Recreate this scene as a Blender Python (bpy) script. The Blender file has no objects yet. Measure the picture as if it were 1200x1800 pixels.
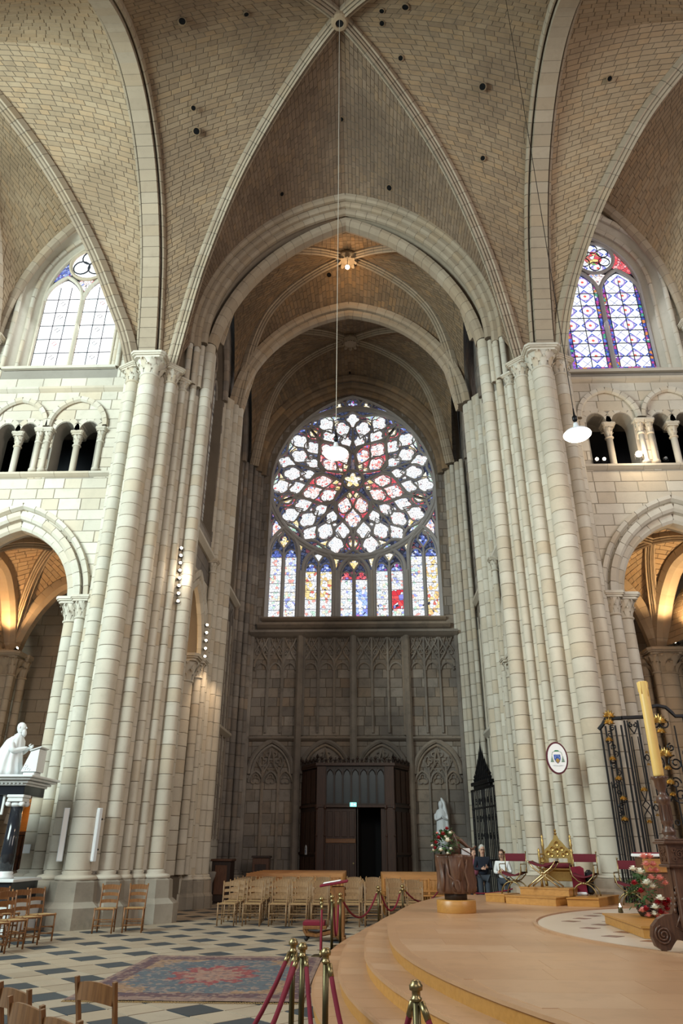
import bpy, bmesh, math, random
import numpy as np
from mathutils import Vector as Vec, Matrix
from mathutils.geometry import tessellate_polygon
random.seed(7)
PI = math.pi
SC = bpy.context.scene
COL = SC.collection

# ------------------------------------------------------------------ camera
CAMP = np.array([0.6, 0.0, 1.6])
CR = np.array([[0.99938264, 0.03492342, 0.00383321],
               [0.01161708, -0.43144974, 0.90206218],
               [-0.03315693, 0.90146075, 0.43158908]])
cd = bpy.data.cameras.new('camera'); cam = bpy.data.objects.new('camera', cd); COL.objects.link(cam)
cd.sensor_fit = 'VERTICAL'; cd.sensor_height = 36.0; cd.lens = 1239.0 / 1800 * 36
cd.clip_start = 0.05; cd.clip_end = 200
rgt, fwd = Vec(CR[0]).normalized(), Vec(CR[2]).normalized()
upv = rgt.cross(fwd).normalized()
M = Matrix((rgt, upv, -fwd)).transposed().to_4x4(); M.translation = Vec(CAMP)
cam.matrix_world = M
SC.camera = cam

# ------------------------------------------------------------------ world, lights, exposure
SC.view_settings.view_transform = 'Standard'; SC.view_settings.look = 'None'
SC.view_settings.gamma = 1.0; SC.view_settings.use_curve_mapping = False
SC.view_settings.exposure = 0.0
W = bpy.data.worlds.new('world'); SC.world = W; W.use_nodes = True
W.node_tree.nodes['Background'].inputs[0].default_value = (0.80, 0.92, 1.0, 1)
W.node_tree.nodes['Background'].inputs[1].default_value = 0.15

def area(name, loc, target, size, power, col, size_y=None, spread=None):
    l = bpy.data.lights.new(name, 'AREA'); l.energy = power; l.color = col; l.size = size
    if size_y: l.shape = 'RECTANGLE'; l.size_y = size_y
    if spread: l.spread = spread
    o = bpy.data.objects.new(name, l); COL.objects.link(o); o.location = loc
    o.rotation_euler = (Vec(target) - Vec(loc)).to_track_quat('-Z', 'Y').to_euler()
    return o
def point(name, loc, power, col, r=0.1):
    l = bpy.data.lights.new(name, 'POINT'); l.energy = power; l.color = col; l.shadow_soft_size = r
    o = bpy.data.objects.new(name, l); COL.objects.link(o); o.location = loc
    return o
def spot(name, loc, target, power, col, ang, r=0.1, blend=0.5):
    l = bpy.data.lights.new(name, 'SPOT'); l.energy = power; l.color = col; l.shadow_soft_size = r
    l.spot_size = math.radians(ang); l.spot_blend = blend
    o = bpy.data.objects.new(name, l); COL.objects.link(o); o.location = loc
    o.rotation_euler = (Vec(target) - Vec(loc)).to_track_quat('-Z', 'Y').to_euler()
    return o
DAY = (0.86, 0.97, 1.0); WARM = (1.0, 0.72, 0.42)
# daylight of the nave's south and west windows, of the choir's and of the south transept's
area('daylight_nave_south_windows', (-16, 4, 13), (-8, 19, 9), 9, 6200, (0.83, 1.0, 0.97), 9)
area('daylight_south_transept_rose', (0.5, -14, 15), (0, 20, 3), 9, 1000, (1.0, 0.97, 0.93), 10)
area('daylight_choir_south_windows', (16, 2, 13), (8, 19, 10), 7, 1500, (1.0, 0.88, 0.82), 9)
area('daylight_through_rose', (0, 28.0, 17.0), (0, 12, 4), 7, 150, (1.0, 0.97, 0.93), 8)
area('daylight_nave_north_window', (-9.7, 19.0, 19.6), (-9.7, 10, 14), 2.6, 160, DAY, 5)
area('daylight_choir_north_window', (9.1, 19.0, 19.3), (9.1, 10, 14), 2.6, 120, (0.9, 0.94, 1.0), 5)
# lamps, and two added fill lights low in the aisles
point('lamp_vault_transept', (0.0, 21.7, 22.75), 60, (1.0, 0.62, 0.3), 0.08)
spot('lamp_aisle_left', (-12.3, 24.0, 8.3), (-11.2, 22.4, 11.5), 420, (1.0, 0.6, 0.27), 150)
spot('lamp_aisle_left_inner', (-12.6, 22.0, 8.0), (-13.6, 23.5, 10.5), 160, (1.0, 0.6, 0.27), 140)
spot('lamp_aisle_right', (11.0, 23.6, 8.3), (10.6, 22.0, 11.5), 520, (1.0, 0.66, 0.32), 160)
point('lamp_chapel_left', (-6.2, 21.9, 7.3), 80, (1.0, 0.7, 0.38), 0.1)
point('lamp_chapel_right', (6.2, 21.9, 7.3), 60, (1.0, 0.7, 0.4), 0.1)
point('fill_aisle_left_low', (-10.8, 21.6, 5.5), 110, (1.0, .88, .74), 0.2)  # added fill, brightens the aisle column and back wall; no fitting here
point('fill_aisle_right_low', (10.2, 21.6, 5.5), 100, (1.0, .84, .68), 0.2)  # same added fill for the right aisle column
spot('lamp_choir_left', (-4.2, 22.6, 7.6), (-4.6, 23.8, 3), 160, (1.0, 0.72, 0.45), 70)

# ------------------------------------------------------------------ helpers
def proj(p):
    d = np.array([p[0], p[1], p[2]]) - CAMP
    x, y, z = CR[0] @ d, CR[1] @ d, CR[2] @ d
    if z < 0.1: return None
    return 600 + 1239 * x / z, 900 - 1239 * y / z
def inframe(p, m=220):
    q = proj(p)
    return q is not None and -m < q[0] < 1200 + m and -m < q[1] < 1800 + m

def link(o, parent=None):
    COL.objects.link(o)
    if parent is not None: o.parent = parent
    return o
def tag(o, label=None, cat=None, group=None, kind=None):
    if label: o['label'] = label
    if cat: o['category'] = cat
    if group: o['group'] = group
    if kind: o['kind'] = kind
    return o
def thing(name, label, cat, loc=(0, 0, 0), rz=0, group=None, parent=None):
    o = bpy.data.objects.new(name, None); o.empty_display_size = 0.1; link(o, parent)
    o.location = loc; o.rotation_euler = (0, 0, rz)
    return tag(o, label, cat, group)
def dup(o, parent=None):
    c = o.copy(); COL.objects.link(c); c.parent = parent
    for ch in list(o.children): dup(ch, c)
    return c

class MB:
    def __init__(s): s.v = []; s.f = []
    def add(s, vs, fs):
        k = len(s.v); s.v += [tuple(v) for v in vs]; s.f += [tuple(i + k for i in f) for f in fs]; return s
    def box(s, c, d, rz=0, rx=0, ry=0):
        x, y, z = d[0] / 2, d[1] / 2, d[2] / 2
        R = Matrix.Rotation(rz, 3, 'Z') @ Matrix.Rotation(ry, 3, 'Y') @ Matrix.Rotation(rx, 3, 'X') if (rz or rx or ry) else None
        vs = [Vec((i * x, j * y, k * z)) for k in (-1, 1) for j in (-1, 1) for i in (-1, 1)]
        if R: vs = [R @ v for v in vs]
        c = Vec(c)
        return s.add([v + c for v in vs], [(0, 2, 3, 1), (4, 5, 7, 6), (0, 1, 5, 4), (2, 6, 7, 3), (0, 4, 6, 2), (1, 3, 7, 5)])
    def bev(s, c, d, b=0.01, rz=0, rx=0, ry=0):
        # box with chamfered vertical and top edges
        x, y, z = d[0] / 2, d[1] / 2, d[2] / 2
        ring = lambda ex, z: [(-ex[0] + b, -ex[1], z), (ex[0] - b, -ex[1], z), (ex[0], -ex[1] + b, z), (ex[0], ex[1] - b, z), (ex[0] - b, ex[1], z), (-ex[0] + b, ex[1], z), (-ex[0], ex[1] - b, z), (-ex[0], -ex[1] + b, z)]
        rs = [ring((x - b, y - b), -z), ring((x, y), -z + b), ring((x, y), z - b), ring((x - b, y - b), z)]
        R = Matrix.Rotation(rz, 3, 'Z') @ Matrix.Rotation(ry, 3, 'Y') @ Matrix.Rotation(rx, 3, 'X')
        c = Vec(c); vs = [R @ Vec(p) + c for r in rs for p in r]
        fs = [tuple(reversed(range(8))), tuple(range(24, 32))]
        for k in range(3):
            for i in range(8): j = (i + 1) % 8; fs.append((k * 8 + i, k * 8 + j, k * 8 + 8 + j, k * 8 + 8 + i))
        return s.add(vs, fs)
    def tube(s, pts, r, n=6, closed=False, cap=True):
        pts = [Vec(p) for p in pts]; N = len(pts)
        rr = r if isinstance(r, (list, tuple)) else [r] * N
        T = []
        for i in range(N):
            a = pts[(i - 1) % N] if (closed or i) else pts[0]; b = pts[(i + 1) % N] if (closed or i < N - 1) else pts[-1]
            t = b - a; T.append(t.normalized() if t.length > 1e-9 else Vec((0, 0, 1)))
        ref = Vec((0, 0, 1)) if abs(T[0].z) < 0.9 else Vec((0, 1, 0))
        u = T[0].cross(ref).normalized(); vs = []
        for i in range(N):
            u = (u - T[i] * u.dot(T[i])); u = u.normalized() if u.length > 1e-6 else T[i].orthogonal().normalized()
            w = T[i].cross(u)
            for k in range(n):
                a = 2 * PI * (k + .5) / n; vs.append(pts[i] + (u * math.cos(a) + w * math.sin(a)) * rr[i])
        fs = []
        for i in range(N if closed else N - 1):
            i2 = (i + 1) % N
            for k in range(n): k2 = (k + 1) % n; fs.append((i * n + k, i * n + k2, i2 * n + k2, i2 * n + k))
        if cap and not closed: fs += [tuple(reversed(range(n))), tuple(range((N - 1) * n, N * n))]
        return s.add(vs, fs)
    def lathe(s, prof, c=(0, 0, 0), n=16, sx=1, sy=1, a0=0, rot=None):
        vs = []; m = len(prof); c = Vec(c)
        for (r, z) in prof:
            for k in range(n):
                a = a0 + 2 * PI * k / n; v = Vec((r * math.cos(a) * sx, r * math.sin(a) * sy, z))
                if rot: v = rot @ v
                vs.append(v + c)
        fs = []
        for i in range(m - 1):
            for k in range(n): k2 = (k + 1) % n; fs.append((i * n + k, i * n + k2, i * n + n + k2, i * n + n + k))
        if prof[0][0] > 1e-4: fs.append(tuple(reversed(range(n))))
        if prof[-1][0] > 1e-4: fs.append(tuple(range((m - 1) * n, m * n)))
        return s.add(vs, fs)
    def prism(s, poly, f0, f1):
        # poly of 2D points -> two 3D maps
        n = len(poly); vs = [f0(p) for p in poly] + [f1(p) for p in poly]
        tri = tessellate_polygon([[Vec((p[0], p[1], 0)) for p in poly]])
        fs = [tuple(t) for t in tri] + [tuple(n + i for i in reversed(t)) for t in tri]
        fs += [(i, (i + 1) % n, n + (i + 1) % n, n + i) for i in range(n)]
        return s.add(vs, fs)
    def zprism(s, poly, z0, z1): return s.prism(poly, lambda p: (p[0], p[1], z0), lambda p: (p[0], p[1], z1))
    def ball(s, c, r, n=8, m=5, sx=1, sy=1, sz=1):
        prof = [(max(1e-5, r * math.sin(PI * i / m)), -r * sz * math.cos(PI * i / m)) for i in range(m + 1)]
        return s.lathe(prof, c, n, sx, sy)
    def grid(s, rows, closed=False):
        h = len(rows); w = len(rows[0]); fs = []
        for i in range(h - 1):
            for j in range(w if closed else w - 1):
                j2 = (j + 1) % w; fs.append((i * w + j, i * w + j2, i * w + w + j2, i * w + w + j))
        return s.add([p for r in rows for p in r], fs)
    def mesh(s, name, mat, smooth=False):
        me = bpy.data.meshes.new(name); me.from_pydata(s.v, [], s.f)
        me.materials.append(mat)
        if smooth: me.polygons.foreach_set('use_smooth', [True] * len(me.polygons))
        me.update(); return me
    def build(s, name, mat, parent=None, smooth=False, fix=True, **kw):
        me = s.mesh(name, mat, smooth)
        if fix:
            b = bmesh.new(); b.from_mesh(me); bmesh.ops.recalc_face_normals(b, faces=b.faces); b.to_mesh(me); b.free()
        o = bpy.data.objects.new(name, me); link(o, parent)
        return tag(o, **kw)

def inst(me, name, parent, loc=(0, 0, 0), rot=(0, 0, 0), scale=(1, 1, 1)):
    o = bpy.data.objects.new(name, me); link(o, parent); o.location = loc; o.rotation_euler = rot; o.scale = scale; return o

def arc3(p0, pm, p1, n=16):
    ax, ay = p0; bx, by = pm; cx, cy = p1
    d = 2 * (ax * (by - cy) + bx * (cy - ay) + cx * (ay - by))
    ux = ((ax*ax + ay*ay) * (by - cy) + (bx*bx + by*by) * (cy - ay) + (cx*cx + cy*cy) * (ay - by)) / d
    uy = ((ax*ax + ay*ay) * (cx - bx) + (bx*bx + by*by) * (ax - cx) + (cx*cx + cy*cy) * (bx - ax)) / d
    r = math.hypot(ax - ux, ay - uy); a0 = math.atan2(ay - uy, ax - ux); am = math.atan2(by - uy, bx - ux); a1 = math.atan2(cy - uy, cx - ux)
    def w(a, ref):
        while a - ref > PI: a -= 2 * PI
        while a - ref < -PI: a += 2 * PI
        return a
    am = w(am, a0); a1 = w(a1, am)
    return [(ux + r * math.cos(a0 + (a1 - a0) * i / n), uy + r * math.sin(a0 + (a1 - a0) * i / n)) for i in range(n + 1)]
def parch(cx, h, zs, apex, n=12, mid=None):
    # pointed arch left spring -> apex -> right spring as 2D points
    rise = apex - zs; r = (h * h + rise * rise) / (2 * h)
    L = []
    a1 = math.asin(min(1, rise / r))
    if r > h: pass
    for i in range(n + 1):
        a = a1 * i / n if rise <= r else 0
        L.append((cx - h + r - r * math.cos(a), zs + r * math.sin(a)))
    if mid: L = arc3((cx - h, zs), (cx - mid[0], mid[1]), (cx, apex), n)
    return L + [(2 * cx - x, z) for x, z in reversed(L[:-1])]
def interp(tab, t):
    for (a, x), (b, y) in zip(tab, tab[1:]):
        if t <= b: return x + (y - x) * (t - a) / (b - a)
    return tab[-1][1]
def resample(path, n):
    P = [Vec(p) for p in path]; L = [0]
    for a, b in zip(P, P[1:]): L.append(L[-1] + (b - a).length)
    out = []; j = 0
    for i in range(n + 1):
        d = L[-1] * i / n
        while j < len(P) - 2 and L[j + 1] < d: j += 1
        seg = L[j + 1] - L[j]; out.append(P[j].lerp(P[j + 1], (d - L[j]) / seg if seg else 0))
    return out
def plen(path): return sum((Vec(b) - Vec(a)).length for a, b in zip(path, path[1:]))

def sweep(mb, path, N, prof, inside, cap=True):
    P = [Vec(p) for p in path]; N = Vec(N).normalized(); n = len(prof); vs = []; inside = Vec(inside)
    for i, p in enumerate(P):
        T = (P[min(i + 1, len(P) - 1)] - P[max(i - 1, 0)]).normalized()
        B = T.cross(N).normalized()
        if B.dot(inside - p) < 0: B = -B
        for a, b in prof: vs.append(p + N * a + B * b)
    fs = [(i * n + k, i * n + (k + 1) % n, (i + 1) * n + (k + 1) % n, (i + 1) * n + k) for i in range(len(P) - 1) for k in range(n)]
    if cap: fs += [tuple(range(n)), tuple(range((len(P) - 1) * n, len(P) * n))]
    mb.add(vs, fs); return mb
def voussoirs(parent, path, N, prof, inside, mat, plen_=0.45, gap=0.012, name='rib', piece='voussoir', single=True, core=None):
    """an arch or rib as a part whose stones are its sub-parts"""
    n = max(2, round(plen(path) / plen_)); P = resample(path, n * 4)
    cx = sum(a for a, b in prof) / len(prof); cy = sum(b for a, b in prof) / len(prof)
    small = [(cx + (a - cx) * .955, cy + (b - cy) * .955) for a, b in prof]
    rib = sweep(MB(), P[::2] if n > 8 else P, N, small, inside).build(name, core or MAT['mortar'], parent)
    allm = MB()
    for i in range(n):
        q = P[i * 4:i * 4 + 5]; a = q[0] + (q[1] - q[0]).normalized() * gap / 2; b = q[4] + (q[3] - q[4]).normalized() * gap / 2
        seg = [a, q[2], b]
        if single:
            if inframe(q[2], 400): sweep(MB(), seg, N, prof, inside).build(piece, mat, rib)
        else: sweep(allm, seg, N, prof, inside)
    if not single: allm.build('stonework', mat, rib, kind='stuff')
    return rib

def masonry(parent, S, L, rows, toward, mat, keep=None, big=300, depth=0.02, gap=0.012, bev=0.012, name='stone', ratio=1.0, single=True, nu=1, minpx=0):
    """stones laid on S(u,v), u in 0..1 over a row of length L(v); rows = list of v limits"""
    out = []; toward = Vec(toward); rnd = random.Random(11 + len(rows))
    for j in range(len(rows) - 1):
        v0, v1 = rows[j], rows[j + 1]; vm = (v0 + v1) / 2
        len_ = L(vm)[0]; sl = L(vm)[1]
        if len_ < sl * .6: cuts = [0, 1]
        else:
            cuts = [0]; x = rnd.uniform(.35, 1) * sl
            while x < len_ - sl * .35: cuts.append(x / len_); x += sl * rnd.uniform(.7, 1.3)
            cuts.append(1)
        hgt = (S(.5, v1) - S(.5, v0)).length
        todo = [(a, b) for a, b in zip(cuts, cuts[1:])]
        while todo:
            a, b = todo.pop()
            if keep:
                ok = all(keep(a + (b - a) * s, v0 + (v1 - v0) * t) for s in (0, .33, .67, 1) for t in (0, .5, 1))
                if not ok:
                    if (b - a) * len_ > sl * .3: m = (a + b) / 2; todo += [(a, m), (m, b)]
                    continue
            w = max(1e-4, (b - a) * len_); gu = (b - a) * gap / w / 1 * .5; gv = (v1 - v0) * gap / max(1e-4, hgt) * .5
            c = [S(a + gu, v0 + gv), S(b - gu, v0 + gv), S(b - gu, v1 - gv), S(a + gu, v1 - gv)]
            cen = (c[0] + c[1] + c[2] + c[3]) / 4
            if not inframe(cen, 330): continue
            nrm = (c[2] - c[0]).cross(c[3] - c[1])
            if nrm.length < 1e-9: continue
            nrm.normalize()
            if nrm.dot(toward - cen) < 0: nrm = -nrm
            d = depth * rnd.uniform(.75, 1.3)
            k = min(.3, bev / max(.02, min(w, hgt)))
            top = [p.lerp(cen, k) + nrm * d for p in c]
            q = [proj(p) for p in c]
            area_ = 0
            if all(q):
                area_ = abs(sum(q[i][0] * q[(i + 1) % 4][1] - q[(i + 1) % 4][0] * q[i][1] for i in range(4))) / 2
                if not inframe(cen, 0): area_ *= .2
            out.append((area_, c, top))
    out.sort(key=lambda s: -s[0])
    F = [(4, 5, 6, 7), (0, 1, 5, 4), (1, 2, 6, 5), (2, 3, 7, 6), (3, 0, 4, 7)]
    rest = MB(); cnt = 0
    for a, c, top in out:
        if single and cnt < big and a > minpx:
            me = bpy.data.meshes.new(name); me.from_pydata([tuple(v) for v in c + top], [], F); me.materials.append(mat)
            link(bpy.data.objects.new(name, me), parent); cnt += 1
        else: rest.add(c + top, F)
    if rest.v: rest.build(name + 'work' if name != 'brick' else 'brickwork', mat, parent, fix=False, kind='stuff')
def vrows(z0, z1, h, jitter=.12):
    r = random.Random(int(z0 * 100 + z1)); n = max(1, round((z1 - z0) / h)); v = [z0 + (z1 - z0) * i / n for i in range(n + 1)]
    return [v[0]] + [x + r.uniform(-1, 1) * jitter * h * .5 for x in v[1:-1]] + [v[-1]]
def pip(x, y, poly):
    c = False; n = len(poly); j = n - 1
    for i in range(n):
        xi, yi = poly[i]; xj, yj = poly[j]
        if (yi > y) != (yj > y) and x < (xj - xi) * (y - yi) / (yj - yi) + xi: c = not c
        j = i
    return c
def plate(mb, outer, holes, f0, f1, front=True):
    """plate with holes; f0 front map, f1 back map of 2D points"""
    loops = [outer] + holes; flat = [p for l in loops for p in l]; n = len(flat)
    tri = tessellate_polygon([[Vec((p[0], p[1], 0)) for p in l] for l in loops])
    vs = [f0(p) for p in flat] + [f1(p) for p in flat]
    fs = [tuple(t) for t in tri] + [tuple(n + i for i in reversed(t)) for t in tri]; k = 0
    for l in loops:
        m = len(l); fs += [(k + i, k + (i + 1) % m, n + k + (i + 1) % m, n + k + i) for i in range(m)]; k += m
    return mb.add(vs, fs)

# ------------------------------------------------------------------ materials
MAT = {}
def newmat(name):
    m = bpy.data.materials.new(name); m.use_nodes = True; nt = m.node_tree; MAT[name] = m
    return m, nt, nt.nodes['Principled BSDF']
def node(nt, t, **kw):
    n = nt.nodes.new('ShaderNode' + t)
    for k, v in kw.items(): setattr(n, k, v)
    return n
def mixc(nt, f, a, b, mode='MIX'):
    n = node(nt, 'Mix', data_type='RGBA', blend_type=mode)
    for i, v in ((0, f), (6, a), (7, b)):
        if hasattr(v, 'is_linked') or hasattr(v, 'links'): nt.links.new(v, n.inputs[i])
        else: n.inputs[i].default_value = v if i == 0 else (*v[:3], 1)
    return n.outputs[2]
def math_(nt, op, a, b=None, c=None):
    n = node(nt, 'Math', operation=op)
    for i, v in enumerate((a, b, c)):
        if v is None: continue
        if hasattr(v, 'links'): nt.links.new(v, n.inputs[i])
        else: n.inputs[i].default_value = v
    return n.outputs[0]
def noise(nt, vec, scale, detail=3, rough=.55):
    n = node(nt, 'TexNoise'); n.inputs['Scale'].default_value = scale; n.inputs['Detail'].default_value = detail; n.inputs['Roughness'].default_value = rough
    if vec is not None: nt.links.new(vec, n.inputs['Vector'])
    return n.outputs[0]
def ramp(nt, f, stops):
    n = node(nt, 'ValToRGB'); nt.links.new(f, n.inputs[0]); e = n.color_ramp.elements
    while len(e) < len(stops): e.new(.5)
    for s, (p, c) in zip(e, stops): s.position = p; s.color = (*c, 1) if len(c) == 3 else c
    return n.outputs[0]
def stone(name, base, dark, warm=None, vary=.25, stain=.5, bump=.25, rough=.9, sc=1.0):
    m, nt, b = newmat(name)
    g = node(nt, 'NewGeometry'); oi = node(nt, 'ObjectInfo')
    rnd = math_(nt, 'FRACT', math_(nt, 'ADD', g.outputs['Random Per Island'], oi.outputs['Random']))
    pos = g.outputs['Position']
    n1 = noise(nt, pos, .35 * sc, 4); n2 = noise(nt, pos, 3.2 * sc, 5, .65); n3 = noise(nt, pos, 22, 3)
    c = mixc(nt, math_(nt, 'MULTIPLY', rnd, vary * 1.6), base, dark)
    if warm:
        r2 = math_(nt, 'FRACT', math_(nt, 'MULTIPLY', rnd, 7.31))
        c = mixc(nt, math_(nt, 'MULTIPLY', math_(nt, 'POWER', r2, 2.5), .75), c, warm)
    st = ramp(nt, n1, [(.42, (0, 0, 0)), (.68, (1, 1, 1))])
    st2 = ramp(nt, n2, [(.5, (0, 0, 0)), (.75, (1, 1, 1))])
    c = mixc(nt, math_(nt, 'MULTIPLY', st, stain), c, dark)
    c = mixc(nt, math_(nt, 'MULTIPLY', st2, stain * .55), c, tuple(x * .75 for x in dark))
    nt.links.new(c, b.inputs['Base Color']); b.inputs['Roughness'].default_value = rough
    bp = node(nt, 'Bump'); bp.inputs['Strength'].default_value = bump; bp.inputs['Distance'].default_value = .01
    nt.links.new(math_(nt, 'ADD', n3, n2), bp.inputs['Height']); nt.links.new(bp.outputs[0], b.inputs['Normal'])
    return m
stone('limestone', (.62, .58, .50), (.40, .35, .28), (.50, .40, .28), .32, .5)
stone('limestone_dark', (.33, .29, .25), (.11, .095, .085), (.30, .22, .15), .4, .9, .35)  # darker limestone for the end wall and upper transept walls
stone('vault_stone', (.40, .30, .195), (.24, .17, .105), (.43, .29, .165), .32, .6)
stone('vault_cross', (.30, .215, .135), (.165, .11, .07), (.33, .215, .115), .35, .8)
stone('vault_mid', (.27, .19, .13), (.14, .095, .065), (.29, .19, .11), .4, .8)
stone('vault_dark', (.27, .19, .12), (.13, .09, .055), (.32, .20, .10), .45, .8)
stone('rib_stone', (.41, .335, .25), (.26, .20, .14), (.38, .28, .18), .3, .5)
stone('tracery_stone', (.46, .45, .45), (.30, .285, .28), (.42, .37, .32), .3, .5)  # window glare on the bars is put into this pale grey
stone('floor_pale', (.36, .28, .20), (.22, .165, .115), (.34, .28, .215), .35, .45, .1, .6)
stone('floor_black', (.035, .045, .055), (.02, .024, .03), None, .5, .4, .1, .6)
stone('marble', (.68, .69, .69), (.50, .52, .54), None, .1, .25, .05, .35)
stone('black_marble', (.012, .013, .018), (.03, .03, .035), None, .1, .3, .0, .12)
stone('mortar', (.17, .135, .10), (.10, .08, .06), None, .1, .5, .3)
stone('mortar_pale', (.27, .245, .21), (.19, .165, .135), None, .1, .4, .3)
stone('platform_stone', (.50, .285, .155), (.36, .19, .10), (.54, .34, .21), .3, .6, .05, .34)
stone('limestone_dirty', (.42, .375, .31), (.20, .17, .135), (.40, .30, .21), .3, .9, .35)
stone('mosaic_pale', (.60, .50, .42), (.50, .40, .32), None, .3, .4, .05, .28)
stone('mosaic_red', (.20, .09, .07), (.14, .07, .06), None, .3, .3, .05, .3)
def wood(name, c1, c2, rough=.45, sc=1.0, axis=0):
    m, nt, b = newmat(name); tc = node(nt, 'TexCoord'); mp = node(nt, 'Mapping')
    nt.links.new(tc.outputs['Object'], mp.inputs[0]); s = [14 * sc] * 3; s[axis] = 1.6 * sc; mp.inputs['Scale'].default_value = s
    oi = node(nt, 'ObjectInfo'); n = noise(nt, mp.outputs[0], 1.5, 5, .6)
    c = ramp(nt, n, [(.3, c1), (.7, c2)])
    c = mixc(nt, math_(nt, 'MULTIPLY', oi.outputs['Random'], .3), c, tuple(x * .6 for x in c1))
    nt.links.new(c, b.inputs['Base Color']); b.inputs['Roughness'].default_value = rough
    bp = node(nt, 'Bump'); bp.inputs['Strength'].default_value = .15; bp.inputs['Distance'].default_value = .004
    nt.links.new(n, bp.inputs['Height']); nt.links.new(bp.outputs[0], b.inputs['Normal']); return m
wood('chair_wood', (.14, .055, .018), (.28, .12, .038), .4, 2, 2)
wood('chair_wood_pale', (.17, .09, .04), (.32, .19, .09), .45, 2, 2)
wood('pew_wood', (.34, .14, .035), (.48, .22, .065), .4, 1, 0)
wood('dark_wood', (.018, .010, .008), (.04, .02, .013), .5, 1, 2)
wood('porch_wood', (.035, .014, .009), (.075, .032, .018), .5, 1, 2)
wood('carved_wood', (.07, .033, .022), (.15, .07, .04), .35, 2, 2)
wood('trunk_wood', (.07, .03, .018), (.16, .075, .042), .35, 1.2, 2)
wood('step_wood', (.42, .19, .04), (.54, .26, .065), .4, 1, 0)
def plain(name, col, rough=.6, metal=0, nscale=None, amt=.3, sheen=0):
    m, nt, b = newmat(name); b.inputs['Roughness'].default_value = rough; b.inputs['Metallic'].default_value = metal
    if sheen: b.inputs['Sheen Weight'].default_value = sheen
    tc = node(nt, 'TexCoord'); n = noise(nt, tc.outputs['Object'], nscale or 12, 3)
    nt.links.new(mixc(nt, math_(nt, 'MULTIPLY', n, amt * 2), col, tuple(x * .5 for x in col)), b.inputs['Base Color']); return m
plain('rush', (.45, .29, .12), .8, 0, 60, .35)
plain('brass', (.36, .27, .13), .35, 1)
plain('brass_dark', (.13, .105, .055), .4, 1)
plain('gold', (.62, .42, .15), .4, 1, 25)
plain('gold_pale', (.62, .48, .26), .35, 1, 25)
plain('velvet', (.11, .005, .014), .9, 0, 20, .25)
plain('velvet_bright', (.18, .006, .022), .9, 0, 20, .2)
plain('iron', (.012, .012, .014), .4, .6)
plain('lead', (.03, .035, .05), .6)
plain('white_paint', (.72, .76, .80), .5, 0, 5, .05)
plain('white_cloth', (.85, .85, .86), .8, 0, 8, .08)
plain('candle_wax', (.88, .56, .17), .45, 0, 9, .12)
plain('leaf', (.05, .12, .03), .6, 0, 20)
plain('petal_pink', (.85, .36, .30), .6, 0, 30, .15)
plain('petal_white', (.88, .84, .72), .6, 0, 30, .1)
plain('petal_red', (.38, .01, .02), .6, 0, 30, .2)
plain('skin', (.62, .36, .26), .55, 0, 12, .08)
plain('navy_cloth', (.012, .016, .032), .85)
plain('jeans', (.05, .06, .08), .85)
plain('hair_grey', (.60, .60, .58), .7)
plain('hair_dark', (.07, .035, .022), .6)
plain('pink_cloth', (.55, .16, .26), .8)
plain('maroon', (.10, .008, .02), .45)
plain('blue_enamel', (.02, .10, .45), .4)
plain('green_enamel', (.03, .22, .10), .5)
plain('black_paint', (.01, .011, .014), .3)
plain('porch_glass', (.05, .06, .065), .25, 0, 3)
plain('dark_void', (.004, .004, .005), .9)
def emit(name, col, s):
    m, nt, b = newmat(name); b.inputs['Base Color'].default_value = (0, 0, 0, 1)
    b.inputs['Emission Color'].default_value = (*col, 1); b.inputs['Emission Strength'].default_value = s; return m
emit('lamp_glow', (1, .86, .62), 14); emit('lamp_glow_small', (1, .82, .55), 30); emit('exit_light', (.30, .95, .85), 1.6); emit('exit_white', (1, 1, 1), 2.0)
def glass(name, cols, strength, scale=4.0, lines=.04, seed=0):
    """backlit stained glass: pieces of coloured glass between leads. cols=[(position,colour)]"""
    m, nt, b = newmat(name); g = node(nt, 'NewGeometry'); mp = node(nt, 'Mapping'); nt.links.new(g.outputs['Position'], mp.inputs[0]); mp.inputs['Location'].default_value = (seed, seed * 2, 0)
    mp.inputs['Scale'].default_value = (1, .02, 1)
    v = node(nt, 'TexVoronoi'); v.inputs['Scale'].default_value = scale; nt.links.new(mp.outputs[0], v.inputs['Vector'])
    e = node(nt, 'TexVoronoi', feature='DISTANCE_TO_EDGE'); e.inputs['Scale'].default_value = scale; nt.links.new(mp.outputs[0], e.inputs['Vector'])
    sp = node(nt, 'SeparateColor'); nt.links.new(v.outputs['Color'], sp.inputs[0])
    r = node(nt, 'ValToRGB'); r.color_ramp.interpolation = 'CONSTANT'; nt.links.new(sp.outputs[0], r.inputs[0]); el = r.color_ramp.elements
    while len(el) < len(cols): el.new(.5)
    for s_, (p, c) in zip(el, cols): s_.position = p; s_.color = (*c, 1)
    ln = math_(nt, 'LESS_THAN', e.outputs['Distance'], lines)
    c = mixc(nt, ln, r.outputs[0], (.03, .035, .06))
    b.inputs['Base Color'].default_value = (.02, .02, .02, 1); b.inputs['Roughness'].default_value = .2
    nt.links.new(c, b.inputs['Emission Color']); b.inputs['Emission Strength'].default_value = strength; return m
WHT = (1, 1, 1)
glass('glass_white', [(0, WHT), (.55, (.9, .96, 1)), (.7, WHT), (.90, (1, .80, .78)), (.94, (.75, .85, 1)), (.98, (.85, .25, .25))], 1.15, 11, .035)
glass('glass_rosy', [(0, WHT), (.4, (1, .80, .76)), (.62, WHT), (.75, (1, .55, .50)), (.9, (.9, .22, .2)), (.97, (.3, .4, .8))], 1.3, 10, .04, 3)
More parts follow.
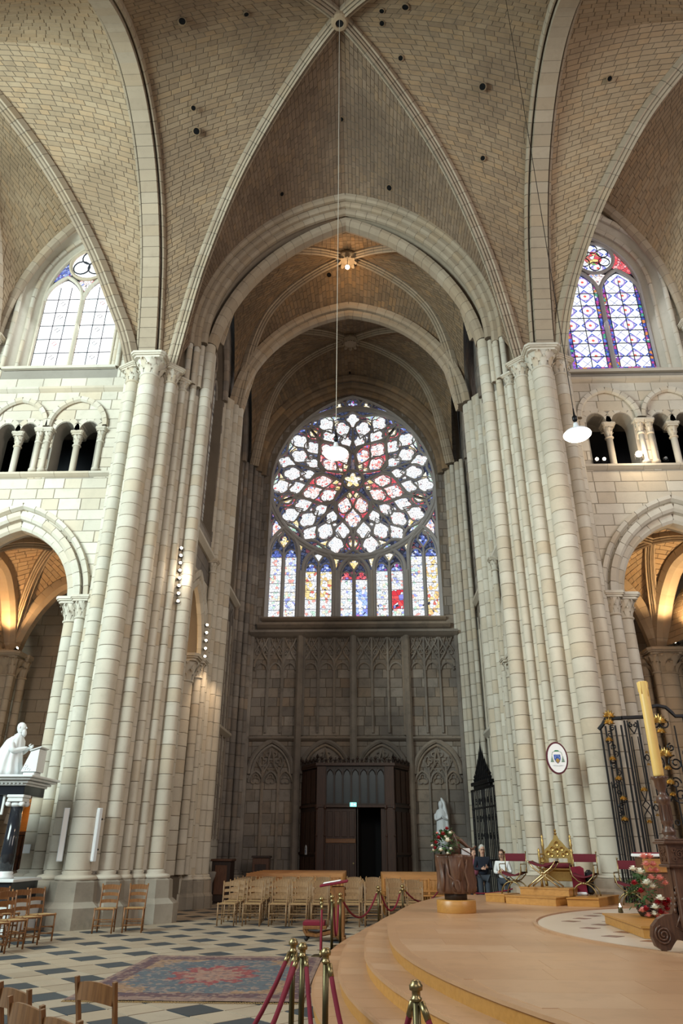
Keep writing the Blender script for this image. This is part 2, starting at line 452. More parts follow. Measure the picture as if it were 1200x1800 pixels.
glass('glass_red', [(0, (.72, .08, .10)), (.5, (.85, .16, .18)), (.8, (.95, .42, .42)), (.93, (.3, .2, .6))], 1.3, 9, .05, 5)
glass('glass_gold', [(0, (1, .82, .45)), (.4, (1, .95, .75)), (.7, (1, .70, .25)), (.9, WHT)], 1.3, 9, .04, 7)
glass('glass_green', [(0, (.65, .9, .75)), (.5, WHT), (.75, (.4, .75, .5)), (.9, (.4, .5, 1))], 1.2, 9, .05, 8)
glass('glass_blue', [(0, (.12, .18, .6)), (.5, (.35, .45, .95)), (.8, (.7, .8, 1)), (.93, (.5, .1, .4))], 1.1, 10, .05, 9)
glass('glass_scene', [(0, WHT), (.35, (.88, .95, 1)), (.5, WHT), (.74, (1, .9, .7)), (.80, (.7, .85, 1)), (.88, (.95, .45, .4)), (.92, (.6, .85, .7)), (.96, (.4, .45, .9))], 1.1, 9, .03, 11)
glass('glass_scene_warm', [(0, (1, .78, .35)), (.3, WHT), (.66, (1, .6, .25)), (.75, (.9, .93, 1)), (.93, (.8, .2, .15))], 1.1, 8, .03, 13)
glass('glass_scene_red', [(0, (.75, .04, .06)), (.45, (.9, .1, .1)), (.7, WHT), (.85, (.3, .3, .8))], 1.1, 5, .03, 15)
glass('glass_scene_blue', [(0, (.25, .3, .85)), (.35, WHT), (.55, (.4, .55, 1)), (.9, (.55, .2, .5)), (.94, WHT)], 1.3, 8, .03, 17)
glass('glass_clear', [(0, WHT), (.5, (.93, 1, 1)), (.9, WHT)], 2.2, 2.2, .004, 19)
glass('glass_border', [(0, (.06, .10, .55)), (.3, (.55, .08, .35)), (.5, (.15, .25, .9)), (.65, (.8, .3, .1)), (.75, (.4, .15, .75)), (.88, (.1, .5, .3)), (.95, (.9, .9, 1))], 1.0, 9, .05, 21)
glass('glass_roundel', [(0, (.95, .1, .15)), (.35, (.85, .25, .2)), (.55, WHT), (.7, (.2, .55, .2)), (.85, (1, .8, .3))], 1.0, 6, .04, 23)
glass('glass_side', [(0, (.50, .44, .36)), (.5, (.62, .55, .46)), (.8, (.38, .30, .24))], .35, 5, .05, 25)
glass('glass_ground', [(0, (.10, .13, .26)), (.35, (.16, .20, .38)), (.7, (.06, .07, .12)), (.88, (.40, .14, .18))], .5, 6, .08, 31)
def grisaille():
    m, nt, b = newmat('glass_grisaille'); g = node(nt, 'NewGeometry'); s = node(nt, 'SeparateXYZ'); nt.links.new(g.outputs['Position'], s.inputs[0])
    u = math_(nt, 'SUBTRACT', math_(nt, 'FRACT', math_(nt, 'DIVIDE', math_(nt, 'ADD', s.outputs[0], .36), .66)), .5)
    v = math_(nt, 'SUBTRACT', math_(nt, 'FRACT', math_(nt, 'DIVIDE', s.outputs[2], .66)), .5)
    a = math_(nt, 'ABSOLUTE', u); c_ = math_(nt, 'ABSOLUTE', v)
    r = math_(nt, 'SQRT', math_(nt, 'ADD', math_(nt, 'MULTIPLY', u, u), math_(nt, 'MULTIPLY', v, v)))
    sq = math_(nt, 'ADD', a, c_)
    l1 = math_(nt, 'LESS_THAN', math_(nt, 'ABSOLUTE', math_(nt, 'SUBTRACT', sq, .42)), .055)
    l2 = math_(nt, 'LESS_THAN', math_(nt, 'ABSOLUTE', math_(nt, 'SUBTRACT', r, .28)), .035)
    l3 = math_(nt, 'LESS_THAN', math_(nt, 'ABSOLUTE', math_(nt, 'SUBTRACT', a, c_)), .018)
    l3 = math_(nt, 'MULTIPLY', l3, math_(nt, 'GREATER_THAN', r, .4))
    c = mixc(nt, l1, (.93, .97, 1), (.08, .13, .5)); c = mixc(nt, l2, c, (.35, .25, .6)); c = mixc(nt, l3, c, (.05, .07, .3))
    c = mixc(nt, math_(nt, 'LESS_THAN', r, .08), c, (.8, .12, .1))
    b.inputs['Base Color'].default_value = (.02, .02, .02, 1); nt.links.new(c, b.inputs['Emission Color']); b.inputs['Emission Strength'].default_value = 1.3
grisaille()
# ================================================================== SETTING
# ------------------------------------------------------------------ floor
IN = Vec((0, 8, 6))
floor = MB().box((0, 12, -.06), (44, 60, .09)).build('floor', MAT['mortar_pale'], kind='structure')
T = .46; s2 = math.sqrt(.5)
def tile(cx, cy, half, z0=-.02, z1=0.0, g=.006):
    h = half - g * 1.4
    lo = [(cx - h, cy, z0), (cx, cy - h, z0), (cx + h, cy, z0), (cx, cy + h, z0)]
    k = h - .006; hi = [(cx - k, cy, z1), (cx, cy - k, z1), (cx + k, cy, z1), (cx, cy + k, z1)]
    return lo + hi, [(4, 5, 6, 7), (0, 1, 5, 4), (1, 2, 6, 5), (2, 3, 7, 6), (3, 0, 4, 7)]
tiles = []
# squares of side T turned 45 degrees; every other one of every other row is black
for i in range(-60, 60):
    for j in range(-60, 60):
        cx = -3.28 + (i + j) * .326; cy = 12.54 + (i - j) * .326
        if not (-15 < cx < 7.5 and 3.4 < cy < 29.2): continue
        if not inframe((cx, cy, 0), 160): continue
        q = proj((cx, cy, 0)); vis = 0 < q[0] < 1200 and 0 < q[1] < 1800
        dx = min(0, cy - 10.4) or max(0, cy - 11.2)
        if cx > -.1 + dx * dx / (24 if cy < 11.2 else 44) + .5: continue
        tiles.append((-(math.hypot(cx - .6, cy)) + (0 if vis else -50), cx, cy, i % 2 == 0 and j % 2 == 0))
tiles.sort(key=lambda t: -t[0])
trest = {True: MB(), False: MB()}
rt = random.Random(3); nb = {True: 0, False: 0}
for k, (d, cx, cy, blk) in enumerate(tiles):
    vs, fs = tile(cx, cy, .326, z1=rt.uniform(-.0015, .0015))
    nb[blk] += 1
    if nb[blk] <= 290:
        me = bpy.data.meshes.new('floor_tile'); me.from_pydata(vs, [], fs); me.materials.append(MAT['floor_black' if blk else 'floor_pale'])
        link(bpy.data.objects.new('black_tile' if blk else 'floor_tile', me), floor)
    else: trest[blk].add(vs, fs)
for blk, mb in trest.items():
    if mb.v: mb.build('black_tiling' if blk else 'floor_tiling', MAT['floor_black' if blk else 'floor_pale'], floor, kind='stuff')

# ------------------------------------------------------------------ stepped round platform
plat = thing('platform', 'low round stepped platform with pinkish stone top and ochre wooden risers', 'platform', (0, 0, 0)); plat['kind'] = 'structure'
del plat['category']; del plat['label']
plat.name = 'floor_platform'
def edge(x0):
    near = [(x0 + 12 - 12 * math.cos(a), 10.4 - 12 * math.sin(a)) for a in [PI * .5 * (1 - i / 36) for i in range(37)]]
    far = [(x0 + 22 - 22 * math.cos(a), 11.2 + 22 * math.sin(a)) for a in [math.asin(8.6 / 22) * i / 14 for i in range(0, 15)]]
    return near + far
for k, (x0, z) in enumerate(((-.08, .15), (.23, .30), (.55, .45), (.87, .60))):
    e = edge(x0); xr = 12.5; e = [p for p in e if p[0] < xr]
    yb = 19.8 if k else 20.0
    e = [p for p in e if p[1] < yb]
    poly = e + [(xr, yb), (xr, e[0][1])]
    MB().zprism(poly, z - .149, z - .03).build('step_riser', MAT['step_wood'], plat)
    nose = [(x - .025, y) for x, y in e] + [(xr, yb), (xr, e[0][1])]
    MB().zprism(nose, z - .03, z - .001 if k == 3 else z).build('step_tread', MAT['platform_stone'], plat)
    # paving pieces of the treads: radial joints
    if k < 3:
        e2 = edge(x0 + .42)
        r1 = resample([(x, y, z) for x, y in e], 60); r2 = resample([(x, y, z) for x, y in e2 if y < yb], 60)
        for i in range(60):
            a, b, c, d = r1[i], r1[i + 1], r2[i + 1], r2[i]
            if not inframe((a + c) / 2, 60): continue
            cc = (a + b + c + d) / 4; q = [p.lerp(cc, .012) for p in (a, b, c, d)]
            MB().add(q + [p + Vec((0, 0, .004)) for p in q], [(4, 5, 6, 7), (0, 1, 5, 4), (1, 2, 6, 5), (2, 3, 7, 6), (3, 0, 4, 7)]).build('tread_slab', MAT['platform_stone'], plat)
# slabs of the top
rp = random.Random(5); n = 0; jj = 0; rest = MB(); y = 3.0; e3 = edge(.95)
def xedge(y): 
    d = min(0, y - 10.4) or max(0, y - 11.2); R = 12 if d < 0 else 22
    return .95 + R - math.sqrt(max(0, R * R - d * d))
slabs = []
while y < 19.6:
    x = xedge(y + .3) + (jj % 2) * -.6 - .0
    while x < 12:
        w = rp.uniform(1.1, 1.5)
        xa = max(x, xedge(y) + .01, xedge(y + .6) + .01)
        if x + w - xa > .15:
            q = [(xa, y), (x + w, y), (x + w, y + .6), (xa, y + .6)]
            if max(0, x) >= 0 and xa == x or True:
                if xa != x: q[0] = (max(x, xedge(y) + .01), y); q[3] = (max(x, xedge(y + .6) + .01), y + .6)
            c = ((q[0][0] + q[1][0]) / 2, y + .3)
            if inframe((c[0], c[1], .6), 120): slabs.append((math.hypot(c[0] - .6, c[1]), q))
        x += w
    y += .6; jj += 1
for d, q in sorted(slabs)[:300]:
    c = Vec((sum(p[0] for p in q) / 4, sum(p[1] for p in q) / 4, 0)); v = [Vec((*p, 0)).lerp(c, .004) for p in q]
    MB().add([(p.x, p.y, .598) for p in v] + [(p.x, p.y, .602) for p in v], [(4, 5, 6, 7), (0, 1, 5, 4), (1, 2, 6, 5), (2, 3, 7, 6), (3, 0, 4, 7)]).build('paving_slab', MAT['platform_stone'], plat)
# inlaid mosaic disc with little red lozenges
mo = MB().zprism([(7.6 + 4.55 * math.cos(a), 11.5 + 4.55 * math.sin(a)) for a in [2 * PI * i / 72 for i in range(72)]], .60, .607).build('mosaic_floor', MAT['mosaic_pale'], plat)
MB().tube([(7.6 + 4.6 * math.cos(a), 11.5 + 4.6 * math.sin(a), .602) for a in [2 * PI * i / 72 for i in range(72)]], .035, 4, True).build('mosaic_border', MAT['platform_stone'], mo)
k = 0
for i in range(14):
    for j in range(14):
        x = 3.4 + i * .62 + (j % 2) * .31; y = 8.0 + j * .52
        if math.hypot(x - 7.6, y - 11.5) < 4.2 and x < 8.5:
            MB().zprism([(x - .15, y), (x, y - .13), (x + .15, y), (x, y + .13)], .607, .610).build('lozenge', MAT['mosaic_red'], mo)

# ------------------------------------------------------------------ piers
def drum_mesh(r, h, mat, n=20):
    mb = MB()
    g = .005
    for pr in ([(r - .02, g), (r - .006, g), (r, g + .008)], [(r, g + .008), (r, h - g - .008)], [(r, h - g - .008), (r - .006, h - g), (r - .02, h - g)]): mb.lathe(pr, (0, 0, 0), n); mb.f = mb.f[:-2]
    return mb.mesh('drum', mat, True)
rd = random.Random(21)
def shaft(parent, x, y, r, z0, z1, mat, h=.37, n=20, single=True):
    core = MB().lathe([(r - .02, z0), (r - .02, z1)], (x, y, 0), n).build('shaft', MAT['mortar'], parent)
    k = max(1, round((z1 - z0) / h)); hh = (z1 - z0) / k; me = drum_mesh(r, hh, mat, n)
    if single:
        for i in range(k):
            s = 1 + rd.uniform(-.012, .012)
            inst(me, 'drum', core, (x, y, z0 + i * hh), (0, 0, rd.uniform(0, 6)), (s, s, 1))
    else:
        mb = MB()
        for i in range(k): mb.lathe([(r - .01, z0 + i * hh), (r, z0 + i * hh + .009), (r, z0 + (i + 1) * hh - .009), (r - .01, z0 + (i + 1) * hh)], (x, y, 0), n)
        mb.build('drumwork', mat, core, True, kind='stuff')
    return core
def base(parent, x, y, r, zf, zb, mat, big=1.0):
    # attic base on an octagonal two-stage plinth
    R = r + .12 * big; h = zb - zf
    mb = MB().lathe([(R + .22 * big, zf), (R + .22 * big, zf + h * .36), (R + .10 * big, zf + h * .46), (R + .08 * big, zf + h * .8), (R + .02, zf + h * .83)], (x, y, 0), 8, a0=PI / 8)
    mb.build('plinth', MAT['limestone_dirty'], parent)
    MB().lathe([(R + .02, zb - h * .17), (R + .03, zb - h * .13), (R, zb - h * .1), (r + .03, zb - h * .07), (r + .05, zb - h * .03), (r, zb)], (x, y, 0), 20).build('base_moulding', mat, parent, True)
def leaf_curl(mb, x, y, z, a, r, h, w):
    d = Vec((math.cos(a), math.sin(a), 0)); t = Vec((-d.y, d.x, 0)); o = Vec((x, y, z)); rows = []
    for (q, zz, ww) in ((1.0, 0, .7), (1.05, .4, 1), (1.22, .75, .95), (1.5, .98, .6), (1.62, .88, .35), (1.55, .76, .12)):
        c = o + d * (r * q) + Vec((0, 0, h * zz)); rows.append([c - t * w * ww, c + d * w * .35 * ww, c + t * w * ww])
    mb.grid(rows)
def capital(parent, x, y, z0, z1, r, mat, ab=1.75, rz=0, nl=8, name='capital'):
    h = z1 - z0; zc = z0 + h * .74
    mb = MB().lathe([(r, z0), (r + .035, z0 + .02), (r + .035, z0 + .05), (r, z0 + .07), (r * 1.05, z0 + h * .3), (r * 1.25, z0 + h * .55), (r * 1.6, zc)], (x, y, 0), 16)
    c = mb.build(name, mat, parent, True)
    lf = MB()
    for k in range(nl):
        leaf_curl(lf, x, y, z0 + .06, 2 * PI * k / nl, r * 1.0, h * .38, r * .34)
        leaf_curl(lf, x, y, z0 + h * .28, 2 * PI * (k + .5) / nl, r * 1.12, h * .46, r * .36)
    lf.build('acanthus_leaves', mat, c, True)
    R = r * ab; s = 1.0
    a = MB()
    for (q, za, zb) in ((.92, zc, zc + h * .09), (1.04, zc + h * .09, zc + h * .15), (1.12, zc + h * .15, z1)):
        k = R * q; pts = [(-k, -k * .8), (-k * .8, -k), (k * .8, -k), (k, -k * .8), (k, k * .8), (k * .8, k), (-k * .8, k), (-k, k * .8)]
        cs, sn = math.cos(rz), math.sin(rz)
        a.zprism([(x + p * cs - q2 * sn, y + p * sn + q2 * cs) for p, q2 in pts], za, zb)
    a.build('abacus', mat, c)
    return c
LIME = MAT['limestone']; RIB = MAT['rib_stone']
for s in (-1, 1):
    side = 'left' if s < 0 else 'right'
    p = thing('clustered_pier', ('tall pale clustered stone pier left of the transept arch, two chairs at its foot' if s < 0 else 'tall clustered stone pier right of the transept arch, behind the gilded throne'), 'pier', (0, 0, 0)); p['kind'] = 'structure'
    zf = 0 if s < 0 else .6
    core = [(7.35, 19.05), (7.15, 18.55), (6.75, 18.35), (6.42, 18.15), (6.1, 18.02), (5.82, 18.18), (5.57, 18.48), (5.3, 18.85), (5.05, 19.14), (4.86, 19.36), (4.62, 19.5), (4.62, 20.1), (7.35, 20.1)]
    poly = [(s * a, b) for a, b in core]
    cc = MB().zprism([(s * (6 + (a - 6) * .985), 19 + (b - 19) * .985) for a, b in core], zf, 15.5).build('pier_core', MAT['mortar_pale'], p)
    me = MB().zprism(poly, 0, .36).mesh('stone_course', LIME)
    for k in range(int((15.5 - 1.1) / .37)): inst(me, 'stone_course', cc, (0, 0, 1.12 + k * .37))
    for nm, x, y, r, zt, capz in (('A', 6.76, 18.3, .20, 14.95, 15.55), ('B', 6.1, 17.95, .29, 14.9, 15.6), ('C', 5.57, 18.38, .185, 14.95, 15.55),
                              ('D', 5.28, 18.78, .11, 14.98, 15.4), ('E', 5.03, 19.08, .11, 17.3, None), ('F', 4.7, 19.42, .20, 17.3, None)):
        shaft(p, s * x, y, r, 1.14, zt, LIME, .37 if r > .15 else .5)
        base(p, s * x, y, r, zf, 1.14, LIME, 1.3 if r > .15 else .7)
        if capz: capital(p, s * x, y, zt, capz, r, LIME, 1.7, (0 if nm == 'B' else s * (-.8 if nm in 'CD' else .5)))
    up = [(7.35, 19.05), (5.6, 18.95), (5.3, 19.0), (5.08, 19.2), (4.86, 19.38), (4.62, 19.5), (4.62, 20.1), (7.35, 20.1)]
    MB().zprism([(s * a, b) for a, b in up], 15.4, 17.4).build('pier_head', LIME, p)
    for x, y, r in ((5.2, 18.77, .1), (5.02, 18.96, .1), (4.88, 19.14, .09)): shaft(p, s * x, y, r, 15.4, 17.1, LIME, .45, 12)
    # foot of the pier
    low = [(s * (6 + (a - 6) * 1.2), 18.9 + (b - 18.9) * (1.32 if b < 18.9 else 1)) for a, b in core]
    MB().zprism(low, 0, .42).build('pier_foot', MAT['limestone_dirty'], p)
    # respond of the arcade
    shaft(p, s * 7.38, 18.78, .15, 1.14, 7.35, LIME, .4)
    shaft(p, s * 7.72, 19.02, .2, 1.14, 7.3, LIME, .4)
    capital(p, s * 7.36, 18.78, 7.35, 8.0, .15, LIME, 1.8); capital(p, s * 7.72, 19.02, 7.3, 8.0, .2, LIME, 1.8)
    base(p, s * 7.38, 18.78, .15, zf, 1.14, LIME); base(p, s * 7.72, 19.02, .2, zf, 1.14, LIME)

# ------------------------------------------------------------------ nave and choir walls (frontal)
def ring(parent, pts2, y, prof, mat, inside, L=.4, name='arch_moulding', single=True, ax='Y'):
    path = [(a, y, b) for a, b in pts2] if ax == 'Y' else [(y, a, b) for a, b in pts2]
    N = (0, 1, 0) if ax == 'Y' else (1, 0, 0)
    return voussoirs(parent, path, N, prof, inside, mat, L, .016, name, 'voussoir', single)
ROLL = lambda r, n=7: [(r * math.cos(2 * PI * i / n), r * math.sin(2 * PI * i / n)) for i in range(n)]
def scalep(prof, a, b=None): return [(x * a, y * (b or a)) for x, y in prof]
for s in (-1, 1):
    nm = 'left' if s < 0 else 'right'
    ac = -9.8 if s < 0 else 9.65; cx = s * 9.8
    tri = ((-8.68, -9.38, -7.98), (-10.62, -11.25, -9.98)) if s < 0 else ((8.32, 7.62, 9.05), (10.32, 9.66, 11.0))
    wc = -9.68 if s < 0 else 9.09; zsill = 16.75 if s < 0 else 16.2; wap = 22.55 if s < 0 else 22.25
    arc = parch(ac, 1.85, 8.0, 10.35, 12)
    h_arc = [(ac - 1.85, .02)] + arc + [(ac + 1.85, .02)]
    h_tri = []
    for m, a, b in tri:
        arcp = lambda u, v: [((u + v) / 2 + (v - u) / 2 * math.cos(t), 13.75 + (v - u) / 2 * 1.15 * math.sin(t)) for t in [PI * i / 8 for i in range(9)]]
        h_tri.append([(a, 12.25), (b, 12.25)] + arcp(m + .07, b) + arcp(a, m - .07))
    wh = 1.95; wo = [(wc - wh, zsill - .55)] + parch(wc, wh, 19.6, wap + .45, 12) + [(wc + wh, zsill - .55)]
    x0, x1 = (-14.5, -6.9) if s < 0 else (6.9, 14.5)
    wall = plate(MB(), [(x0, 0), (x1, 0), (x1, 24.5), (x0, 24.5)], [h_arc] + h_tri + [wo], lambda p: (p[0], 19.12, p[1]), lambda p: (p[0], 19.75, p[1])).build('wall_' + nm, MAT['mortar_pale'], kind='structure')
    holes = [h_arc] + h_tri + [wo]
    def keep(u, v, holes=holes, x0=x0, x1=x1):
        x = x0 + (x1 - x0) * u
        return not any(pip(x, v, h) for h in holes)
    S = lambda u, v, x0=x0, x1=x1: Vec((x0 + (x1 - x0) * u, 19.12, v))
    rows = vrows(.4, 15.3, .36) + vrows(15.5, 24.4, .36)[0:]
    masonry(wall, S, lambda v, w=x1 - x0: (w, .72), rows, (cx, 0, 8), LIME, keep, 300, .02, .012)
    # arcade arch: three orders
    for (h, ap, yy, pr) in ((1.93, 10.45, 19.3, [(-.2, -.1), (.3, -.1), (.3, .12), (.1, .16), (-.14, .16), (-.2, .08)]), (2.12, 10.72, 19.08, [(-.16, -.1), (.1, -.1), (.1, .1), (.02, .16), (-.1, .13), (-.16, .05)]), (2.36, 11.02, 19.05, [(-.12, -.09), (.06, -.1), (.06, .1), (-.02, .09), (-.12, .02)])):
        ring(wall, parch(ac, h, 8.0, ap, 14), yy, pr, LIME, (ac, yy, 8), .42)
    # strings
    def string(z, y, d, h, xa=x0, xb=x1, name='string_course'):
        n = int(abs(xb - xa) / 1.1) + 1
        for i in range(n):
            a = xa + (xb - xa) * i / n; b = xa + (xb - xa) * (i + 1) / n
            MB().prism([(0, 0), (-d, -h * .1), (-d, -h * .5), (-d * .45, -h * .8), (0, -h)], lambda p: (a + .004, y + p[0], z + p[1]), lambda p: (b - .004, y + p[0], z + p[1])).build(name, LIME, wall)
    string(15.45, 19.12, .16, .2); string(12.22, 19.12, .16, .17)
    # triforium
    tf = LIME
    for m, a, b in tri:
        ring(wall, parch(m, .93, 13.9, 14.95, 10), 19.03, [(-.07, -.07), (.08, -.07), (.08, .07), (0, .1), (-.07, .05)], tf, (m, 19, 13), .26, 'relieving_arch')
        for (u, v) in ((a, m - .1), (m + .1, b)):
            h = (v - u) / 2; c = (u + v) / 2
            ring(wall, [(c + (h + .1) * math.cos(t), 13.78 + (h + .1) * 1.1 * math.sin(t)) for t in [PI * i / 8 for i in range(9)]], 19.12, [(-.02, -.1), (.4, -.1), (.4, .08), (-.02, .08)], tf, (c, 19.1, 13.7), .24, 'triforium_arch')
        for xx, rr in ((m, .1), (a - .16, .08), (b + .16, .08)):
            if abs(xx) > 11.4 or abs(xx) < 7.5: continue
            yy = 19.32 if xx == m else 19.06
            cl = MB().lathe([(rr + .05, 12.25), (rr + .05, 12.32), (rr + .01, 12.36), (rr, 12.4), (rr, 13.3)], (xx, yy, 0), 12).build('colonnette', tf, wall, True)
            capital(cl, xx, yy, 13.28, 13.8, rr, tf, 1.9, 0, 6, 'colonnette_capital') if False else capital(wall, xx, yy, 13.28, 13.8, rr, tf, 1.9, 0, 6, 'colonnette_capital')
    # passage behind the triforium, its shade put in as black walls
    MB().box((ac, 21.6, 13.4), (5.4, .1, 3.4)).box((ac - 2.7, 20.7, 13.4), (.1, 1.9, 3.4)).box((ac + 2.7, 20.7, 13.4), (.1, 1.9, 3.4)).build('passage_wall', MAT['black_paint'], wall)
    MB().box((ac, 20.7, 12.1), (5.4, 1.9, .12)).box((ac, 20.7, 15.0), (5.4, 1.9, .12)).build('passage_floor', MAT['limestone_dark'], wall)
    # clerestory window: splayed reveal, mouldings, tracery, glass
    gi = 1.44; yg = 19.72
    inner = [(wc - gi, zsill)] + parch(wc, gi, 19.75, wap, 12) + [(wc + gi, zsill)]
    rv = MB(); a_ = [(x, 19.14, z) for x, z in wo]; b_ = [(x, yg + .02, z) for x, z in inner]
    rv.grid([a_, b_], True).build('window_reveal', LIME, wall)
    ring(wall, parch(wc, 1.98, 19.6, wap + .5, 14), 19.06, scalep(ROLL(.09), 1), LIME, (wc, 19, 19), .4)
    ring(wall, parch(wc, 1.7, 19.7, wap + .22, 14), 19.42, scalep(ROLL(.08), 1), LIME, (wc, 19, 19), .4)
    for q in (-1, 1):
        for (hh, yy, r) in ((1.98, 19.06, .08), (1.7, 19.42, .07)):
            shaft(wall, wc + q * hh, yy, r, zsill - .5, 19.7, LIME, .5, 10)
    ring(wall, parch(wc if s < 0 else 9.3, 2.32 if s < 0 else 2.1, 17.5, 23.3, 16), 18.9, [(-.12, -.12), (.14, -.14), (.14, .1), (.03, .14), (-.08, .1), (-.12, 0)], RIB, (wc, 19, 18), .42, 'wall_rib')
    for q in (-1, 1):
        xx = (wc if s < 0 else 9.3) + q * (2.32 if s < 0 else 2.1)
        if abs(xx) > 9:
            capital(wall, xx, 18.9, 16.95, 17.5, .12, LIME, 1.9)
            shaft(wall, xx, 18.9, .12, 15.5, 16.95, LIME, .4, 12)
    win = bpy.data.objects.new('window_1' if s < 0 else 'window_2', None); link(win); win['kind'] = 'structure'
    st = MAT['limestone'] if s < 0 else MAT['tracery_stone']
    def bar(pts, r=.07, nm='tracery_bar', yo=0, closed=False, mat=st, n=6): MB().tube([(x, yg - .04 + yo, z) for x, z in pts], r, n, closed).build(nm, mat, win)
    zs = 19.75 if s < 0 else 19.5
    bar([(wc, zsill), (wc, zs + .2)], .085, 'mullion')
    bar(inner, .07, 'window_frame', 0, True)
    lw = gi / 2
    for q in (-1, 1):
        c = wc + q * lw
        bar(parch(c, lw - .02, zs, zs + 1.15, 8), .075)
    rc = (wc, zs + 1.75)
    if s < 0:
        for k in range(3):
            a = PI / 2 + 2 * PI * k / 3; c = (rc[0] + .32 * math.cos(a), rc[1] + .32 * math.sin(a))
            g = MB().prism([(c[0] + .3 * math.cos(t), c[1] + .3 * math.sin(t)) for t in [2 * PI * i / 16 for i in range(16)]], lambda p: (p[0], yg - .055, p[1]), lambda p: (p[0], yg - .03, p[1])).build('pane', MAT['glass_clear'], win)
            MB().tube([(c[0] + .31 * math.cos(t), yg - .07, c[1] + .31 * math.sin(t)) for t in [2 * PI * i / 16 for i in range(16)]], .03, 5, True).build('foil_rim', MAT['lead'], g)
    bar([(rc[0] + .72 * math.cos(t), rc[1] + .72 * math.sin(t)) for t in [2 * PI * i / 24 for i in range(24)]], .07, 'roundel_rim', 0, True)
    def gp(poly, mat, nm='pane', yo=0): return MB().prism(poly, lambda p: (p[0], yg + yo - .012, p[1]), lambda p: (p[0], yg + yo + .012, p[1])).build(nm, MAT[mat], win)
    if s > 0:
        for k in range(6):
            a = PI / 2 + 2 * PI * k / 6; c = (rc[0] + .42 * math.cos(a), rc[1] + .42 * math.sin(a))
            bar([(c[0] + .2 * math.cos(t), c[1] + .2 * math.sin(t)) for t in [2 * PI * i / 12 for i in range(12)]], .02, 'lead_line', -.03, True, MAT['lead'], 4)
        gp([(rc[0] + .32 * math.cos(t), rc[1] + .32 * math.sin(t)) for t in [2 * PI * i / 16 for i in range(16)]], 'glass_roundel', 'roundel', -.03)
        gp([(rc[0] + .68 * math.cos(t), rc[1] + .68 * math.sin(t)) for t in [2 * PI * i / 24 for i in range(24)]], 'glass_grisaille', 'pane', -.005)
    else: gp([(rc[0] + .68 * math.cos(t), rc[1] + .68 * math.sin(t)) for t in [2 * PI * i / 24 for i in range(24)]], 'glass_clear', 'pane', -.005)
    gp(inner, 'lead' if s < 0 else 'lead', 'glazing_backing', .05)
    # spandrel glass
    gp([(wc - gi * .98, zs + .9), (wc - .55, zs + 1.35), (wc - .6, zs + 2.35)], 'glass_blue' if s < 0 else 'glass_red'); gp([(wc + gi * .98, zs + .9), (wc + .55, zs + 1.35), (wc + .6, zs + 2.35)], 'glass_blue' if s < 0 else 'glass_red')
    gp([(wc - .35, zs + .95), (wc, zs + .45), (wc + .35, zs + .95), (wc, zs + 1.05)], 'glass_rosy')
    # panes of the two lights between iron bars
    rws = 6 if s < 0 else 7
    for q in (-1, 1):
        xa = wc + (-gi + .06 if q < 0 else .08); xb = wc + (-.08 if q < 0 else gi - .06); c = (xa + xb) / 2; hw = (xb - xa) / 2
        if s < 0: cols = [xa, xa + (xb - xa) * .36, xa + (xb - xa) * .68, xb]
        else: cols = [xa, xa + .13, c, xb - .13, xb]
        zt = zs + 1.05; zz = [zsill + .03 + (zs + .05 - zsill) * i / (rws - 1) for i in range(rws)] + [zt]
        ap = parch(c, hw, zs, zt, 10); zat = lambda x: interp([(p[0], p[1]) for p in ap], x) if xa < x < xb else zs
        for i in range(rws):
            for j in range(len(cols) - 1):
                a, b = cols[j] + .012, cols[j + 1] - .012; z0, z1 = zz[i] + .012, zz[i + 1] - .012
                if i < rws - 1: poly = [(a, z0), (b, z0), (b, z1), (a, z1)]
                else:
                    xs = [a + (b - a) * t / 4 for t in range(5)]; poly = [(a, z0), (b, z0)] + [(x, max(z0 + .01, zat(x) - .03)) for x in reversed(xs)]
                mt = 'glass_clear' if s < 0 else ('glass_border' if j in (0, 3) else 'glass_grisaille')
                gp(poly, mt)
        if s > 0: gp([(xa, zsill + .0), (xb, zsill), (xb, zsill + .14), (xa, zsill + .14)], 'glass_border', 'pane', -.03)
        for z in zz[:-1]: MB().box((c, yg - .03, z), (xb - xa, .02, .022)).build('glazing_bar', MAT['lead'], win)
        for x in cols[1:-1]: MB().box((x, yg - .03, (zsill + zs) / 2 + .2), (.02, .02, zs - zsill + .9)).build('glazing_bar', MAT['lead'], win)
        if s < 0:      # little quarry ornaments on clear glass
            for i in range(1, 6):
                x = (cols[1] + cols[2]) / 2; z = (zz[i - 1] + zz[i]) / 2 + .1
                m_ = 'petal_red' if i in (2,) and q < 0 or (i == 5 and q > 0) else 'lead'
                MB().tube([(x - .09, yg - .035, z), (x, yg - .035, z + .09), (x + .09, yg - .035, z), (x, yg - .035, z - .09)], .012, 4, True).build('ornament', MAT[m_], win)
    # sloping sill
    MB().prism([(0, .12), (-.62, -.35), (-.62, -.55), (0, -.55)], lambda p: (wc - 1.9, yg + p[0], zsill + p[1]), lambda p: (wc + 1.9, yg + p[0], zsill + p[1])).build('window_sill', LIME, wall)
    MB().box((wc, 19.08, zsill - .5), (3.9, .2, .1)).build('window_sill', LIME, wall)
